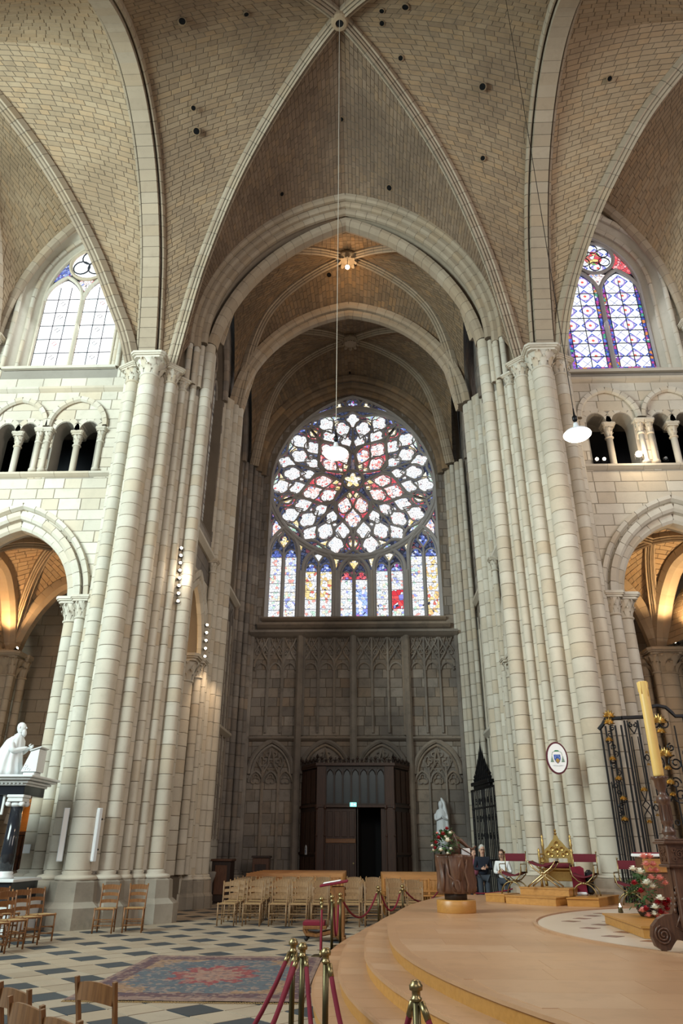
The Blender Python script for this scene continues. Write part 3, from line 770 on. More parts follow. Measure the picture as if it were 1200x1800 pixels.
# ------------------------------------------------------------------ vaults
ceil = bpy.data.objects.new('ceiling', None); link(ceil); ceil['kind'] = 'structure'
KEY = Vec((0, 13.0, 24.75))
DIAG = [(0, 15.55), (.05, 17.0), (.12, 18.7), (.2, 20.0), (.3, 21.3), (.42, 22.4), (.58, 23.4), (.75, 24.15), (.9, 24.6), (1, 24.75)]
def smooth_tab(tab, n=24):
    # Catmull-Rom resample of (t, z)
    out = []
    for i in range(n + 1):
        t = (i / n) ** 1.3
        for k in range(len(tab) - 1):
            if t <= tab[k + 1][0] + 1e-9: break
        p0 = tab[max(0, k - 1)]; p1 = tab[k]; p2 = tab[k + 1]; p3 = tab[min(len(tab) - 1, k + 2)]
        h = p2[0] - p1[0]; u = (t - p1[0]) / h
        m1 = (p2[1] - p0[1]) / max(1e-6, p2[0] - p0[0]) * h; m2 = (p3[1] - p1[1]) / max(1e-6, p3[0] - p1[0]) * h
        z = (2*u**3 - 3*u**2 + 1) * p1[1] + (u**3 - 2*u**2 + u) * m1 + (-2*u**3 + 3*u**2) * p2[1] + (u**3 - u**2) * m2
        out.append((t, z))
    return out
def ribpath(A, B, tab, n=24): return [Vec((A[0] + (B[0] - A[0]) * t, A[1] + (B[1] - A[1]) * t, z)) for t, z in smooth_tab(tab, n)]
def cell(parent, A, B, mat, course=.17, L=.38, single=True, bulge=.3, up=.06, big=300, name='vault_cell', base='mortar'):
    """web between two curves given as point lists of equal parameter"""
    A = resample(A, 40); B = resample(B, 40)
    def S(u, v):
        x = v * 40; i = min(39, int(x)); f = x - i
        a = A[i].lerp(A[i + 1], f); b = B[i].lerp(B[i + 1], f)
        return a.lerp(b, u) + Vec((0, 0, up + bulge * math.sin(PI * u) * min(1, (a - b).length / 6) * math.sin(PI * min(1, v * 1.2) / 2)))
    g = MB(); g.grid([[S(u / 8, v / 40) + Vec((0, 0, .0)) for u in range(9)] for v in range(41)])
    c = g.build(name, MAT[base], parent, True, fix=False)
    n = max(4, int(plen(A) + plen(B)) / 2 / course); n = int(n)
    rows = [i / n for i in range(n + 1)]
    masonry(c, S, lambda v: (max(.1, (A[min(40, int(v * 40))] - B[min(40, int(v * 40))]).length), L), rows, (0, 14, 4), mat, None, big, .016, .014, .009, 'brick', single=single)
    return c
RP = [(-.18, -.1), (.18, -.1), (.18, .11), (.13, .13), (.11, .05), (.10, .17), (.065, .22), (.042, .13), (.036, .25), (0, .30), (-.036, .25), (-.042, .13), (-.065, .22), (-.10, .17), (-.11, .05), (-.13, .13), (-.18, .11)]
BIGP = [(-.42, -.25), (.42, -.25), (.42, .06), (.385, .13), (.34, .13), (.31, .0), (.275, .0), (.27, .25), (-.27, .25), (-.275, .0), (-.31, .0), (-.34, .13), (-.385, .13), (-.42, .06)]
VS = MAT['vault_stone']; VD = MAT['vault_dark']
# boundaries
def warch(s, n=24): # half of the west / east arch, north side
    out = []
    for t, z in smooth_tab([(0, 15.5), (.06, 17.0), (.16, 18.9), (.27, 20.2), (.40, 21.3), (.56, 22.2), (.75, 22.85), (.9, 23.1), (1, 23.15)], n): out.append(Vec((s * 6.35, 18.35 - 5.35 * t, z)))
    return out
def mir(path, y0=13.0): return [Vec((p.x, 2 * y0 - p.y, p.z)) for p in path if p.z > 20.6]
diag = {s: ribpath((s * 5.62, 18.35), (0, 13.0), DIAG) for s in (-1, 1)}
narch_out = {s: [Vec((s * x, 18.72, z)) for x, z in arc3((5.15, 16.9), (4.15, 20.85), (0, 23.75), 24)] for s in (-1, 1)}
for s in (-1, 1):
    d = diag[s]; w = warch(s)
    voussoirs(ceil, d[:-1] + [d[-1]], (d[-1] - d[0]).cross(Vec((0, 0, 1))), RP, (0, 13, 10), RIB, .42, .02, 'diagonal_rib')
    voussoirs(ceil, mir(d), (mir(d)[-1] - mir(d)[0]).cross(Vec((0, 0, 1))), RP, (0, 13, 10), RIB, .42, .02, 'diagonal_rib')
    voussoirs(ceil, w + list(reversed(mir(w)))[1:], (1, 0, 0), BIGP, (s * 6.35, 12.95, 14), RIB, .36, .02, 'transverse_arch')
    for q in (-1, 1):
        pass
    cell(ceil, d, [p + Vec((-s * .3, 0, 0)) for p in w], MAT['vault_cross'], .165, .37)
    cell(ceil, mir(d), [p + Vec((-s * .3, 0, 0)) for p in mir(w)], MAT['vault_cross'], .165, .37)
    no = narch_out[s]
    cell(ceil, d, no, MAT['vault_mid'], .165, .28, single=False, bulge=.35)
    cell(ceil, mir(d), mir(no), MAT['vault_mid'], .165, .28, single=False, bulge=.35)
# keystone with its little rosette ring
kb = MB().lathe([(.24, .0), (.27, -.1), (.27, -.26), (.22, -.33), (.13, -.35), (.12, -.28)], (0, 13.0, 24.72), 16).build('keystone', VS, ceil)
MB().lathe([(.001, 0), (.11, -.0), (.11, .04)], (0, 13.0, 24.41), 12).build('keystone_hole', MAT['dark_void'], kb)
# north arch: stepped mouldings, outer to inner
def orders(y, specs, mat, L, nm, single=True):
    for (h, zs, mid, ap, yy, prof) in specs:
        pts = arc3((-h, zs), (-mid[0], mid[1]), (0, ap), 16); pts = pts + [(-x, z) for x, z in reversed(pts[:-1])]
        ring(ceil, pts, yy, prof, mat, (0, yy, zs - 1), L, nm, single)
PRL = [(-.1, -.1), (.12, -.1), (.12, .06), (.06, .12), (-.04, .12), (-.1, .05)]
orders(0, [(5.2, 16.9, (4.2, 20.8), 23.68, 18.75, PRL), (5.02, 16.9, (4.02, 20.75), 23.5, 18.95, PRL),
           (4.86, 17.2, (3.72, 20.85), 23.33, 19.13, scalep(PRL, 1.1)),
           (4.66, 17.35, (3.32, 20.6), 23.1, 19.5, [(-.24, -.1), (.3, -.1), (.3, .1), (.16, .17), (-.1, .17), (-.2, .1), (-.24, .02)])], RIB, .42, 'crossing_arch')
# wall above the arch between crossing and transept
pts = arc3((-5.2, 16.9), (-4.2, 20.8), (0, 23.68), 16); pts = pts + [(-x, z) for x, z in reversed(pts[:-1])]
plate(MB(), [(-7.2, 15.5), (-5.2, 15.5)] + pts + [(5.2, 15.5), (7.2, 15.5), (7.2, 26), (-7.2, 26)], [], lambda p: (p[0], 18.8, p[1]), lambda p: (p[0], 19.1, p[1])).build('arch_wall', RIB, ceil)
for hh_, mm_, ap_, ya_, yb_ in ((5.04, (4.02, 20.72), 23.48, 19.1, 19.3), (4.84, (3.6, 20.8), 23.3, 19.3, 19.75)):
    pts = arc3((-hh_, 17.1), (-mm_[0], mm_[1]), (0, ap_), 16); pts = pts + [(-x, z) for x, z in reversed(pts[:-1])]
    plate(MB(), [(-7.2, 17.1), (-hh_, 17.1)] + pts[1:-1] + [(hh_, 17.1), (7.2, 17.1), (7.2, 26), (-7.2, 26)], [], lambda p: (p[0], ya_, p[1]), lambda p: (p[0], yb_, p[1])).build('arch_wall', RIB, ceil)

# ---- nave (left) and choir (right) bays beside the crossing
for s, kx, tab in ((-1, -12.3, [(0, 15.55), (.05, 16.6), (.1, 17.3), (.24, 19.15), (.42, 20.95), (.6, 22.3), (.8, 23.4), (1, 24.1)]),
                   (1, 11.3, [(0, 15.55), (.05, 16.9), (.12, 18.1), (.24, 19.6), (.36, 20.75), (.61, 22.5), (.85, 23.4), (1, 24.0)])):
    w = warch(s); w = [p + Vec((s * .3, 0, 0)) for p in w]
    r = ribpath((s * 6.75, 18.25), (kx, 12.9), tab)
    voussoirs(ceil, r, (r[-1] - r[0]).cross(Vec((0, 0, 1))), scalep(RP, 1.05, 1.1), (s * 9, 12, 8), RIB, .42, .02, 'diagonal_rib')
    cell(ceil, w, r, VS, .165, .38)
    cell(ceil, mir(w), mir(r), VS, .165, .38, big=0)
    fc = -9.68 if s < 0 else 9.3; fh = 2.32 if s < 0 else 2.1
    half = [Vec((x, 18.9, z)) for x, z in parch(fc, fh, 17.5, 23.3, 16)]
    A = half[:17] if s > 0 else list(reversed(half))[:17]      # crossing side
    r2 = [p for p in r if p.z > 17.4]
    cell(ceil, r2, A, VS, .17, .34)
    Bh = list(reversed(half))[:17] if s > 0 else half[:17]
    r3 = ribpath((s * 12.0 if s < 0 else 11.7, 18.6), (kx + s * .4, 12.9), [(0, 17.5), (.06, 19), (.2, 20.9), (.4, 22.5), (.7, 23.7), (1, 24.1)])
    cell(ceil, r3, Bh, VS, .17, .34)
    voussoirs(ceil, r3, (1, 0, 0), RP, (s * 12, 12, 8), RIB, .42, .02, 'transverse_rib')

# ---- transept
KT = [(0, 17.8), (.05, 19.3), (.12, 20.9), (.22, 22.1), (.35, 22.85), (.5, 23.35), (.75, 23.8), (1, 23.98)]
def harc(y, h, zs, mid, ap, n=24): return {q: [Vec((q * x, y, z)) for x, z in arc3((h, zs), mid, (0, ap), n)] for q in (-1, 1)}
a1 = harc(19.75, 4.66, 17.4, (3.3, 20.75), 23.2); a2 = harc(24.0, 4.7, 17.8, (3.1, 21.25), 22.85); a3 = harc(28.9, 4.7, 17.8, (3.1, 21.25), 22.95)
orders(0, [(4.72, 17.8, (3.16, 21.3), 22.9, 23.75, scalep(PRL, 1.2)), (4.6, 17.8, (3.05, 21.2), 22.72, 24.05, [(-.2, -.1), (.2, -.1), (.2, .1), (.1, .18), (-.1, .18), (-.2, .1)]), (4.72, 17.8, (3.16, 21.3), 22.9, 24.35, scalep(PRL, 1.2))], RIB, .42, 'transverse_arch')
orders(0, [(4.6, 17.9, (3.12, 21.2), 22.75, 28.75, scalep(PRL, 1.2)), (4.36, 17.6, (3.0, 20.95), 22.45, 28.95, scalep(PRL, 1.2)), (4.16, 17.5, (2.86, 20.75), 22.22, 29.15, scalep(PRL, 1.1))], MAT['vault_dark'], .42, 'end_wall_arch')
def bay(ya, yb, fa, fb, key, kz):
    K = (0, key)
    tab = [(t, z + (kz - 23.98) * t) for t, z in KT]
    for q in (-1, 1):
        ra = ribpath((q * 4.62, ya), K, tab); rb = ribpath((q * 4.62, yb), K, tab)
        for r in (ra, rb): voussoirs(ceil, r, (r[-1] - r[0]).cross(Vec((0, 0, 1))), RP, (0, key, 10), RIB, .42, .02, 'diagonal_rib')
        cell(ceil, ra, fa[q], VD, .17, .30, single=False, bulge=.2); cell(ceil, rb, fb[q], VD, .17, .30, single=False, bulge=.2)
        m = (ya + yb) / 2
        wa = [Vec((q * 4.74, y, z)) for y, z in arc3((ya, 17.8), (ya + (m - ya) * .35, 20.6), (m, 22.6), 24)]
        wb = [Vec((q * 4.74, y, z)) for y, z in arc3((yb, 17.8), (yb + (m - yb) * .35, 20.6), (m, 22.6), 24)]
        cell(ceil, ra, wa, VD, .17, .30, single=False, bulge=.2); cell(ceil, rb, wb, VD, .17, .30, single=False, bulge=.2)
    k = MB().lathe([(.34, .1), (.36, -.05), (.42, -.1), (.42, -.2), (.3, -.32), (.12, -.36)], (0, key, kz), 12).build('keystone', RIB, ceil)
    lf = MB()
    for i in range(8): leaf_curl(lf, 0, key, kz - .22, i * PI / 4, .24, -.22, .09)
    lf.build('carved_leaves', RIB, k)
bay(19.8, 23.95, a1, a2, 21.95, 23.98); bay(24.2, 28.8, a2, a3, 26.9, 23.7)
# putlog holes in the webs

# putlog holes in the webs
for k, (p, n) in enumerate((((-4.61, 12.32, 23.58), (.23, -.82, -.52)), ((-2.79, 12.56, 24.26), (.23, .26, -.94)), ((-4.75, 14.64, 23.05), (.37, -.47, -.8)), ((-4.74, 15.19, 22.69), (.2, -.6, -.7)), ((1.3, 13.15, 24.61), (-.14, -.17, -.98)),
        ((1.9, 14.01, 24.25), (-.18, -.39, -.9)), ((4.46, 14.4, 23.3), (-.35, -.44, -.83)), ((4.6, 16.01, 22.08), (-.3, -.67, -.68)), ((-.06, 16.24, 24.55), (0, -.2, -.96)), ((1.63, 18.17, 23.41), (-.44, -.31, -.84)),
        ((-2.28, 18.02, 23.06), (.55, -.28, -.79)), ((8.3, 14.13, 23.09), (.14, -.49, -.86)), ((1.99, 12.62, 24.45), (-.19, .24, -.95)), ((1.29, 12.79, 24.6), (-.14, .17, -.98)), ((-.09, 28.73, 23.06), (.0, -.44, -.88)), ((-.81, 22.7, 23.68), (0, -.52, -.85)))):
    n = Vec(n).normalized(); R = n.to_track_quat('Z', 'Y').to_matrix(); r = .075 if k % 3 else .10
    h = MB().lathe([(r * 1.35, -.02), (r * 1.3, .012), (r, .016), (r * .95, -.03)], p, 12, rot=R).build('putlog_hole', MAT['vault_dark'], ceil)
    MB().lathe([(.001, .008), (r, .008)], p, 12, rot=R).build('hole_dark', MAT['dark_void'], h)
# ------------------------------------------------------------------ transept side walls
DARK_LIME = MAT['limestone_dark']
for s in (-1, 1):
    nm = 'left' if s < 0 else 'right'; mt = LIME
    X = s * 4.95 if s < 0 else 5.25; ox = 0 if s < 0 else .3
    arch1 = [(20.15, .02)] + parch(21.55, 1.4, 7.2, 9.3, 10) + [(22.95, .02)]
    w1 = [(21.0, 11.7)] + parch(22.05, 1.05, 17.6, 20.7, 10) + [(23.1, 11.7)]
    w2 = [(25.1, 11.3)] + parch(26.5, 1.4, 17.6, 20.9, 10) + [(27.9, 11.3)]
    holes = [arch1, w1, w2]
    if s > 0: door2 = [(25.2, .02)] + parch(26.3, 1.1, 3.4, 5.0, 8) + [(27.4, .02)]; holes.append(door2)
    wl = plate(MB(), [(19.7, 0), (29.6, 0), (29.6, 24), (19.7, 24)], holes, lambda p: (X, p[0], p[1]), lambda p: (X + s * .6, p[0], p[1])).build('wall_transept_' + nm, MAT['mortar'], kind='structure')
    def keep(u, v): return not any(pip(19.7 + 9.6 * u, v, h) for h in holes)
    S = lambda u, v: Vec((X, 19.7 + 9.6 * u, v))
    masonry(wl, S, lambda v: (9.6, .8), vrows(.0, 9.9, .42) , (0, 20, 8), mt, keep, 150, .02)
    masonry(wl, S, lambda v: (9.6, .8), vrows(9.9, 24, .42) , (0, 20, 8), DARK_LIME, keep, 150, .02)
    for (h, ap) in ((1.5, 9.45), (1.75, 9.75)): ring(wl, parch(21.55, h, 7.2, ap, 10), X - s * .03 * (h > 1.6), scalep(PRL, 1.2), LIME, (X, 21.55, 7), .4, ax='X')
    for m in (21.7, 26.5): ring(wl, parch(m, 1.45, 17.6, 21.0, 10), (X - s * .03), PRL, DARK_LIME, (X, m, 17), .45, ax='X')
    for z, a, b in ((11.0, 20.1, 23.3), (11.0, 24.8, 28.9), (5.7, 24.8, 28.9)):
        MB().prism([(0, 0), (-.22, -.03), (-.22, -.12), (-.08, -.25), (0, -.25)], lambda p: (X + s * p[0], a, z + p[1]), lambda p: (X + s * p[0], b, z + p[1])).build('string_course', LIME, wl)
    # side windows: glass and tracery
    for m, zb in ((21.7, 11.7), (26.5, 11.3)):
        out = [(m - 1.4, zb)] + parch(m, 1.4, 17.6, 20.9, 10) + [(m + 1.4, zb)]
        MB().prism(out, lambda p: (X + s * .35, p[0], p[1]), lambda p: (X + s * .38, p[0], p[1])).build('window_pane', MAT['glass_side'], wl)
        for k in (-.7, 0, .7): MB().tube([(X + s * .28, m + k, zb), (X + s * .28, m + k, 18.4)], .06, 6).build('mullion', DARK_LIME, wl)
        for k in (-1.05, -.35, .35, 1.05):
            MB().tube([(X + s * .28, y, z) for y, z in parch(m + k, .34, 17.6, 18.3, 6)], .05, 5).build('tracery_bar', DARK_LIME, wl)
        for k, zz, r in ((-.55, 18.9, .42), (.55, 18.9, .42), (0, 19.8, .4)):
            MB().tube([(X + s * .28, m + k + r * math.cos(t), zz + r * math.sin(t)) for t in [2 * PI * i / 14 for i in range(14)]], .05, 5, True).build('tracery_bar', DARK_LIME, wl)
    # blind panelling of the second bay
    for k in range(6):
        y = 25.05 + k * .62
        MB().tube([(X - s * .05, y, 1.9), (X - s * .05, y, 10.2)], .055, 5).build('blind_mullion', DARK_LIME if s < 0 else LIME, wl)
        if k < 5: MB().tube([(X - s * .05, yy, z) for yy, z in parch(y + .31, .29, 9.7, 10.5, 5)], .04, 5).build('blind_tracery', DARK_LIME, wl)
    # chapel beyond the arcade arch: lit walls
    ch = MB()
    ch.box((X + s * 2.1, 22.6, 5), (.12, 5.2, 10)).box((X + s * 1.3, 25.2, 5), (1.5, .2, 10)).box((X + s * 1.4, 20.2, 5), (1.4, .12, 10)).box((X + s * 1.3, 22.7, 10.3), (1.6, 5, .2))
    ch.build('chapel_wall', MAT['rib_stone'], wl)
    cs_ = bpy.data.objects.new('trim_1' if s < 0 else 'trim_2', None); link(cs_); cs_['kind'] = 'structure'
    for x, y, r in ((4.75, 19.98, .1), (4.86, 20.16, .09), (4.9, 20.4, .11), (4.9, 20.75, .08)): shaft(cs_, s * x + (0 if y < 20.1 else ox), y, r, .4 if y < 20.3 else 11.1, 17.6, LIME, .5, 10)
    # piers of the transept
    pr = thing('wall_pier', 'shafted stone wall pier halfway along the %s wall of the transept' % nm, 'pier'); pr['kind'] = 'structure'
    mt2 = LIME
    pr.location.x = ox
    cpoly = [(5.3, 23.2), (4.95, 23.2), (4.8, 23.4), (4.62, 23.65), (4.62, 24.4), (4.8, 24.65), (4.95, 24.85), (5.3, 24.85)]
    cc = MB().zprism([(s * (5 + (a - 5) * .97), 24 + (b - 24) * .97) for a, b in cpoly], 0, 17.9).build('pier_core', MAT['mortar'], pr)
    me = MB().zprism([(s * a, b) for a, b in cpoly], 0, .405).mesh('stone_course', mt2)
    for k in range(43): inst(me, 'stone_course', cc, (0, 0, .25 + k * .412))
    for x, y, r in ((4.82, 23.42, .12), (4.58, 23.75, .13), (4.5, 24.03, .2), (4.58, 24.33, .13), (4.82, 24.62, .12)):
        shaft(pr, s * x, y, r, .9, 17.8, mt2, .45, 12); base(pr, s * x, y, r, 0, .9, mt2, .5)
    if s < 0 or s > 0:
        # respond with capital for the arcade, and the little capital under the string
        shaft(pr, s * 4.95, 22.98, .14, .9, 6.6, LIME, .4, 12); capital(pr, s * 4.95, 22.98, 6.6, 7.25, .14, LIME, 1.9)
        shaft(pr, s * 4.8, 23.2, .1, .9, 10.35, LIME, .5, 10); capital(pr, s * 4.8, 23.2, 10.35, 10.85, .1, LIME, 1.9)
        shaft(pr, s * 5.3, 22.6, .3, .9, 6.4, LIME, .4, 16); capital(pr, s * 5.3, 22.6, 6.4, 7.25, .3, LIME, 1.6)
    cr_ = thing('corner_shafts', 'bundle of stone shafts in the far %s corner of the transept' % nm, 'pier'); cr_['kind'] = 'structure'
    cr_.location.x = ox * .6
    for x, y, r in ((4.86, 28.4, .1), (4.72, 28.7, .15), (4.5, 28.95, .12), (4.36, 29.12, .12), (4.22, 29.22, .08)):
        shaft(cr_, s * x, y, r, .9, 17.8, MAT['vault_dark'] if False else (DARK_LIME if s < 0 else LIME), .45, 12)
        base(cr_, s * x, y, r, 0, .9, DARK_LIME, .4)

# ------------------------------------------------------------------ end wall
YW = 29.3; RC = (0.05, 17.42); RR = 3.93
big = [(-3.83, 10.62)] + parch(.05, 3.9, 17.0, 22.15, 18) + [(3.93, 10.62)]
big = [(max(-3.83, min(3.93, x)), z) for x, z in big]
wall = plate(MB(), [(-5.2, 0), (5.2, 0), (5.2, 24.5), (-5.2, 24.5)], [big], lambda p: (p[0], YW, p[1]), lambda p: (p[0], YW + .7, p[1])).build('wall_back', MAT['mortar'], kind='structure')
S = lambda u, v: Vec((-5.0 + 10.0 * u, YW, v))
masonry(wall, S, lambda v: (10.0, .62), vrows(5.7, 9.9, .38), (0, 0, 8), DARK_LIME, None, 250, .025, .014)
masonry(wall, S, lambda v: (10.0, .62), vrows(0, 5.7, .40), (0, 0, 8), DARK_LIME, None, 250, .025, .014)
masonry(wall, S, lambda v: (10.0, .62), vrows(9.9, 24, .40), (0, 0, 8), DARK_LIME, lambda u, v: not pip(-5 + 10 * u, v, big), 100, .025, .014)
TS = MAT['tracery_stone']
def ledge(z, x0, x1, d, h, nm='ledge', m=None):
    MB().prism([(0, 0), (-d, -h * .15), (-d, -h * .45), (-d * .5, -h * .8), (0, -h)], lambda p: (x0, YW + p[0], z + p[1]), lambda p: (x1, YW + p[0], z + p[1])).build(nm, m or DARK_LIME, wall)
ledge(9.98, -4.3, 4.42, .5, .32); ledge(10.35, -4.05, 4.15, .32, .3); ledge(10.62, -3.9, 4.0, .2, .2); ledge(5.66, -4.3, 4.42, .22, .2)
# lower wall panelling
XD = [-4.23, -2.19, 0.04, 2.27, 4.36]
def wt(pts, r=.04, nm='blind_tracery', y=-.05, closed=False, n=5, m=None): return MB().tube([(x, YW + y * 1.5, z) for x, z in pts], r * 1.35, n, closed).build(nm, m or DARK_LIME, wall)
def ogee(cx, h, z0, z1, n=6):
    # ogee head: convex then concave to a point
    L = []
    for i in range(n + 1):
        t = i / n; a = t * PI / 2
        L.append((cx - h * math.cos(a) ** .8 if t < .6 else cx - h * (math.cos(.6 * PI / 2) ** .8) * ((1 - t) / .4) ** 1.4, z0 + (z1 - z0) * (math.sin(a) * .6 if t < .6 else math.sin(.6 * PI / 2) * .6 + (1 - math.sin(.6 * PI / 2) * .6) * ((t - .6) / .4) ** 1.1)))
    return L + [(2 * cx - x, z) for x, z in reversed(L[:-1])]
def cusps(cx, cz, r, k=3, a0=PI / 2, rr=.03, foil=.5, y=-.05, nm='cusp', par=None, mat=None):
    pts = []
    for i in range(k * 8):
        a = a0 + 2 * PI * i / (k * 8); q = abs(math.sin((a - a0) * k / 2 + PI / 2)); pts.append((cx + r * (foil + (1 - foil) * q) * math.cos(a), cz + r * (foil + (1 - foil) * q) * math.sin(a)))
    return pts
for i in range(5):
    r = .11 if i in (1, 2, 3) else .07
    wt([(XD[i], 0.3), (XD[i], 9.8)], r, 'wall_mullion', -.1, n=8)
    if i in (1, 3): wt([(XD[i] + .16 * (1 if i == 1 else -1), 5.7), (XD[i] + .16 * (1 if i == 1 else -1), 9.7)], .05, 'wall_mullion', -.07)
    if 0 < i < 4: MB().lathe([(.1, 6.3), (.16, 6.4), (.12, 6.9), (.16, 7.0), (.06, 7.3)], (XD[i], YW - .12, 0), 8).build('pinnacle', DARK_LIME, wall)
for i in range(4):
    a, b = XD[i] + .12, XD[i + 1] - .12; w = (b - a) / 3
    for k in range(3):
        c = a + w * (k + .5)
        if k: wt([(a + w * k, 5.8), (a + w * k, 9.75)], .045, 'wall_mullion', -.05)
        wt(ogee(c, w / 2, 8.45, 9.2), .035)
        wt(parch(c, w * .42, 8.3, 8.62, 5), .03)
        wt([(c, 9.2), (c - w * .25, 9.45), (c - w * .45, 9.75)], .03); wt([(c, 9.2), (c + w * .25, 9.45), (c + w * .45, 9.75)], .03)
        wt([(c - w / 2, 9.1), (c - w * .2, 9.4), (c, 9.78), (c + w * .2, 9.4), (c + w / 2, 9.1)], .025)
        for q in (-1, 1): wt(cusps(c + q * w * .25, 9.05, w * .17, 3), .02, closed=True, n=4)
    # great blind arch of the lower stage
    c = (XD[i] + XD[i + 1]) / 2; h = (XD[i + 1] - XD[i]) / 2 - .14
    wt(parch(c, h, 4.25, 5.5, 12), .07, n=6); wt(parch(c, h - .14, 4.25, 5.32, 12), .04)
    low = 0.3 if i in (0, 3) else 3.6
    for q in (-1, 0, 1):
        x = c + q * h * .36
        if q: wt([(x, low), (x, 4.5)], .04, 'wall_mullion')
    for k in range(3):
        x = c + (k - 1) * h * .66
        wt(parch(x, h * .31, 3.95, 4.35, 6), .035); wt(cusps(x, 4.05, h * .22, 3), .02, closed=True, n=4)
    for q in (-1, 1):
        wt([(c + q * h * .33, 4.3), (c + q * h * .12, 4.6), (c + q * h * .1, 4.85), (c, 5.2)], .035)
        wt([(c + q * h * .33, 4.3), (c + q * h * .55, 4.6), (c + q * h * .5, 4.9)], .03)
        wt(cusps(c + q * h * .42, 4.72, .17, 4), .022, closed=True, n=4)
    wt(cusps(c, 4.98, .22, 4), .025, closed=True, n=4); wt(cusps(c, 4.5, .2, 4), .022, closed=True, n=4)

# ------------------------------------------------------------------ great window: a rose over five twin lancets
rose = bpy.data.objects.new('window_rose', None); link(rose); rose['kind'] = 'structure'
YT = YW + .28
def rt_(pts, r=.05, nm='tracery_bar', dy=0, closed=False, n=6, par=None, mat=None):
    return MB().tube([(x, YT + dy, z) for x, z in pts], r, n, closed).build(nm, mat or TS, par or rose)
def pane(pts, mat, par=None, dy=.06, nm='pane'):
    return MB().prism(pts, lambda p: (p[0], YT + dy, p[1]), lambda p: (p[0], YT + dy + .02, p[1])).build(nm, MAT[mat], par or rose)
# glass behind the tracery of the spandrels: dark leaded ground
MB().prism([(x * .999, z) for x, z in big], lambda p: (p[0], YT + .16, p[1]), lambda p: (p[0], YT + .2, p[1])).build('dark_ground', MAT['glass_ground'], rose)
def heart(cx, cz, size, ang, mat, rim=.032, wide=1.0, trefoil=True):
    size *= 1.2
    """pane shaped as a cusped leaf: point at the inner end, three foils at the outer end; ang = direction of the foils"""
    L = [(-.55, 0), (-.34, .16), (-.12, .33), (.08, .42), (.22, .36), (.25, .26), (.36, .24), (.50, .16), (.54, 0)]
    pts = L + [(x, -y) for x, y in reversed(L[1:-1])]
    ca, sa = math.cos(ang), math.sin(ang)
    P = [(cx + size * (x * ca - y * wide * sa), cz + size * (x * sa + y * wide * ca)) for x, y in pts]
    o = [(cx + size * 1.1 * ((x + .01) * ca - y * wide * sa), cz + size * 1.1 * ((x + .01) * sa + y * wide * ca)) for x, y in
         [(-.60, 0), (-.38, .16), (-.12, .36), (.1, .43), (.3, .4), (.46, .26), (.54, 0)]]
    o2 = [(cx + size * 1.1 * ((x + .01) * ca + y * wide * sa), cz + size * 1.1 * ((x + .01) * sa - y * wide * ca)) for x, y in
         reversed([(-.38, .16), (-.12, .36), (.1, .43), (.3, .4), (.46, .26)])]
    g = pane(P, mat); rt_(P, .022, 'cusped_rim', -.0, True, 5, g)
    rt_(o + o2, rim, 'tracery_bar', -.06, True, 6)
    return g
def RP_(u, v, k=0):     # rose coordinates (unit radius) turned by k*72 degrees
    a = -2 * PI * k / 5; return (RC[0] + RR * (u * math.cos(a) - v * math.sin(a)), RC[1] + RR * (u * math.sin(a) + v * math.cos(a)))
def HT(u, v, size, ang, mat, k, **kw): c = RP_(u, v, k); return heart(c[0], c[1], size * RR, ang - 2 * PI * k / 5, mat, **kw)
circ = lambda c, r, n=36: [(c[0] + r * math.cos(2 * PI * i / n), c[1] + r * math.sin(2 * PI * i / n)) for i in range(n)]
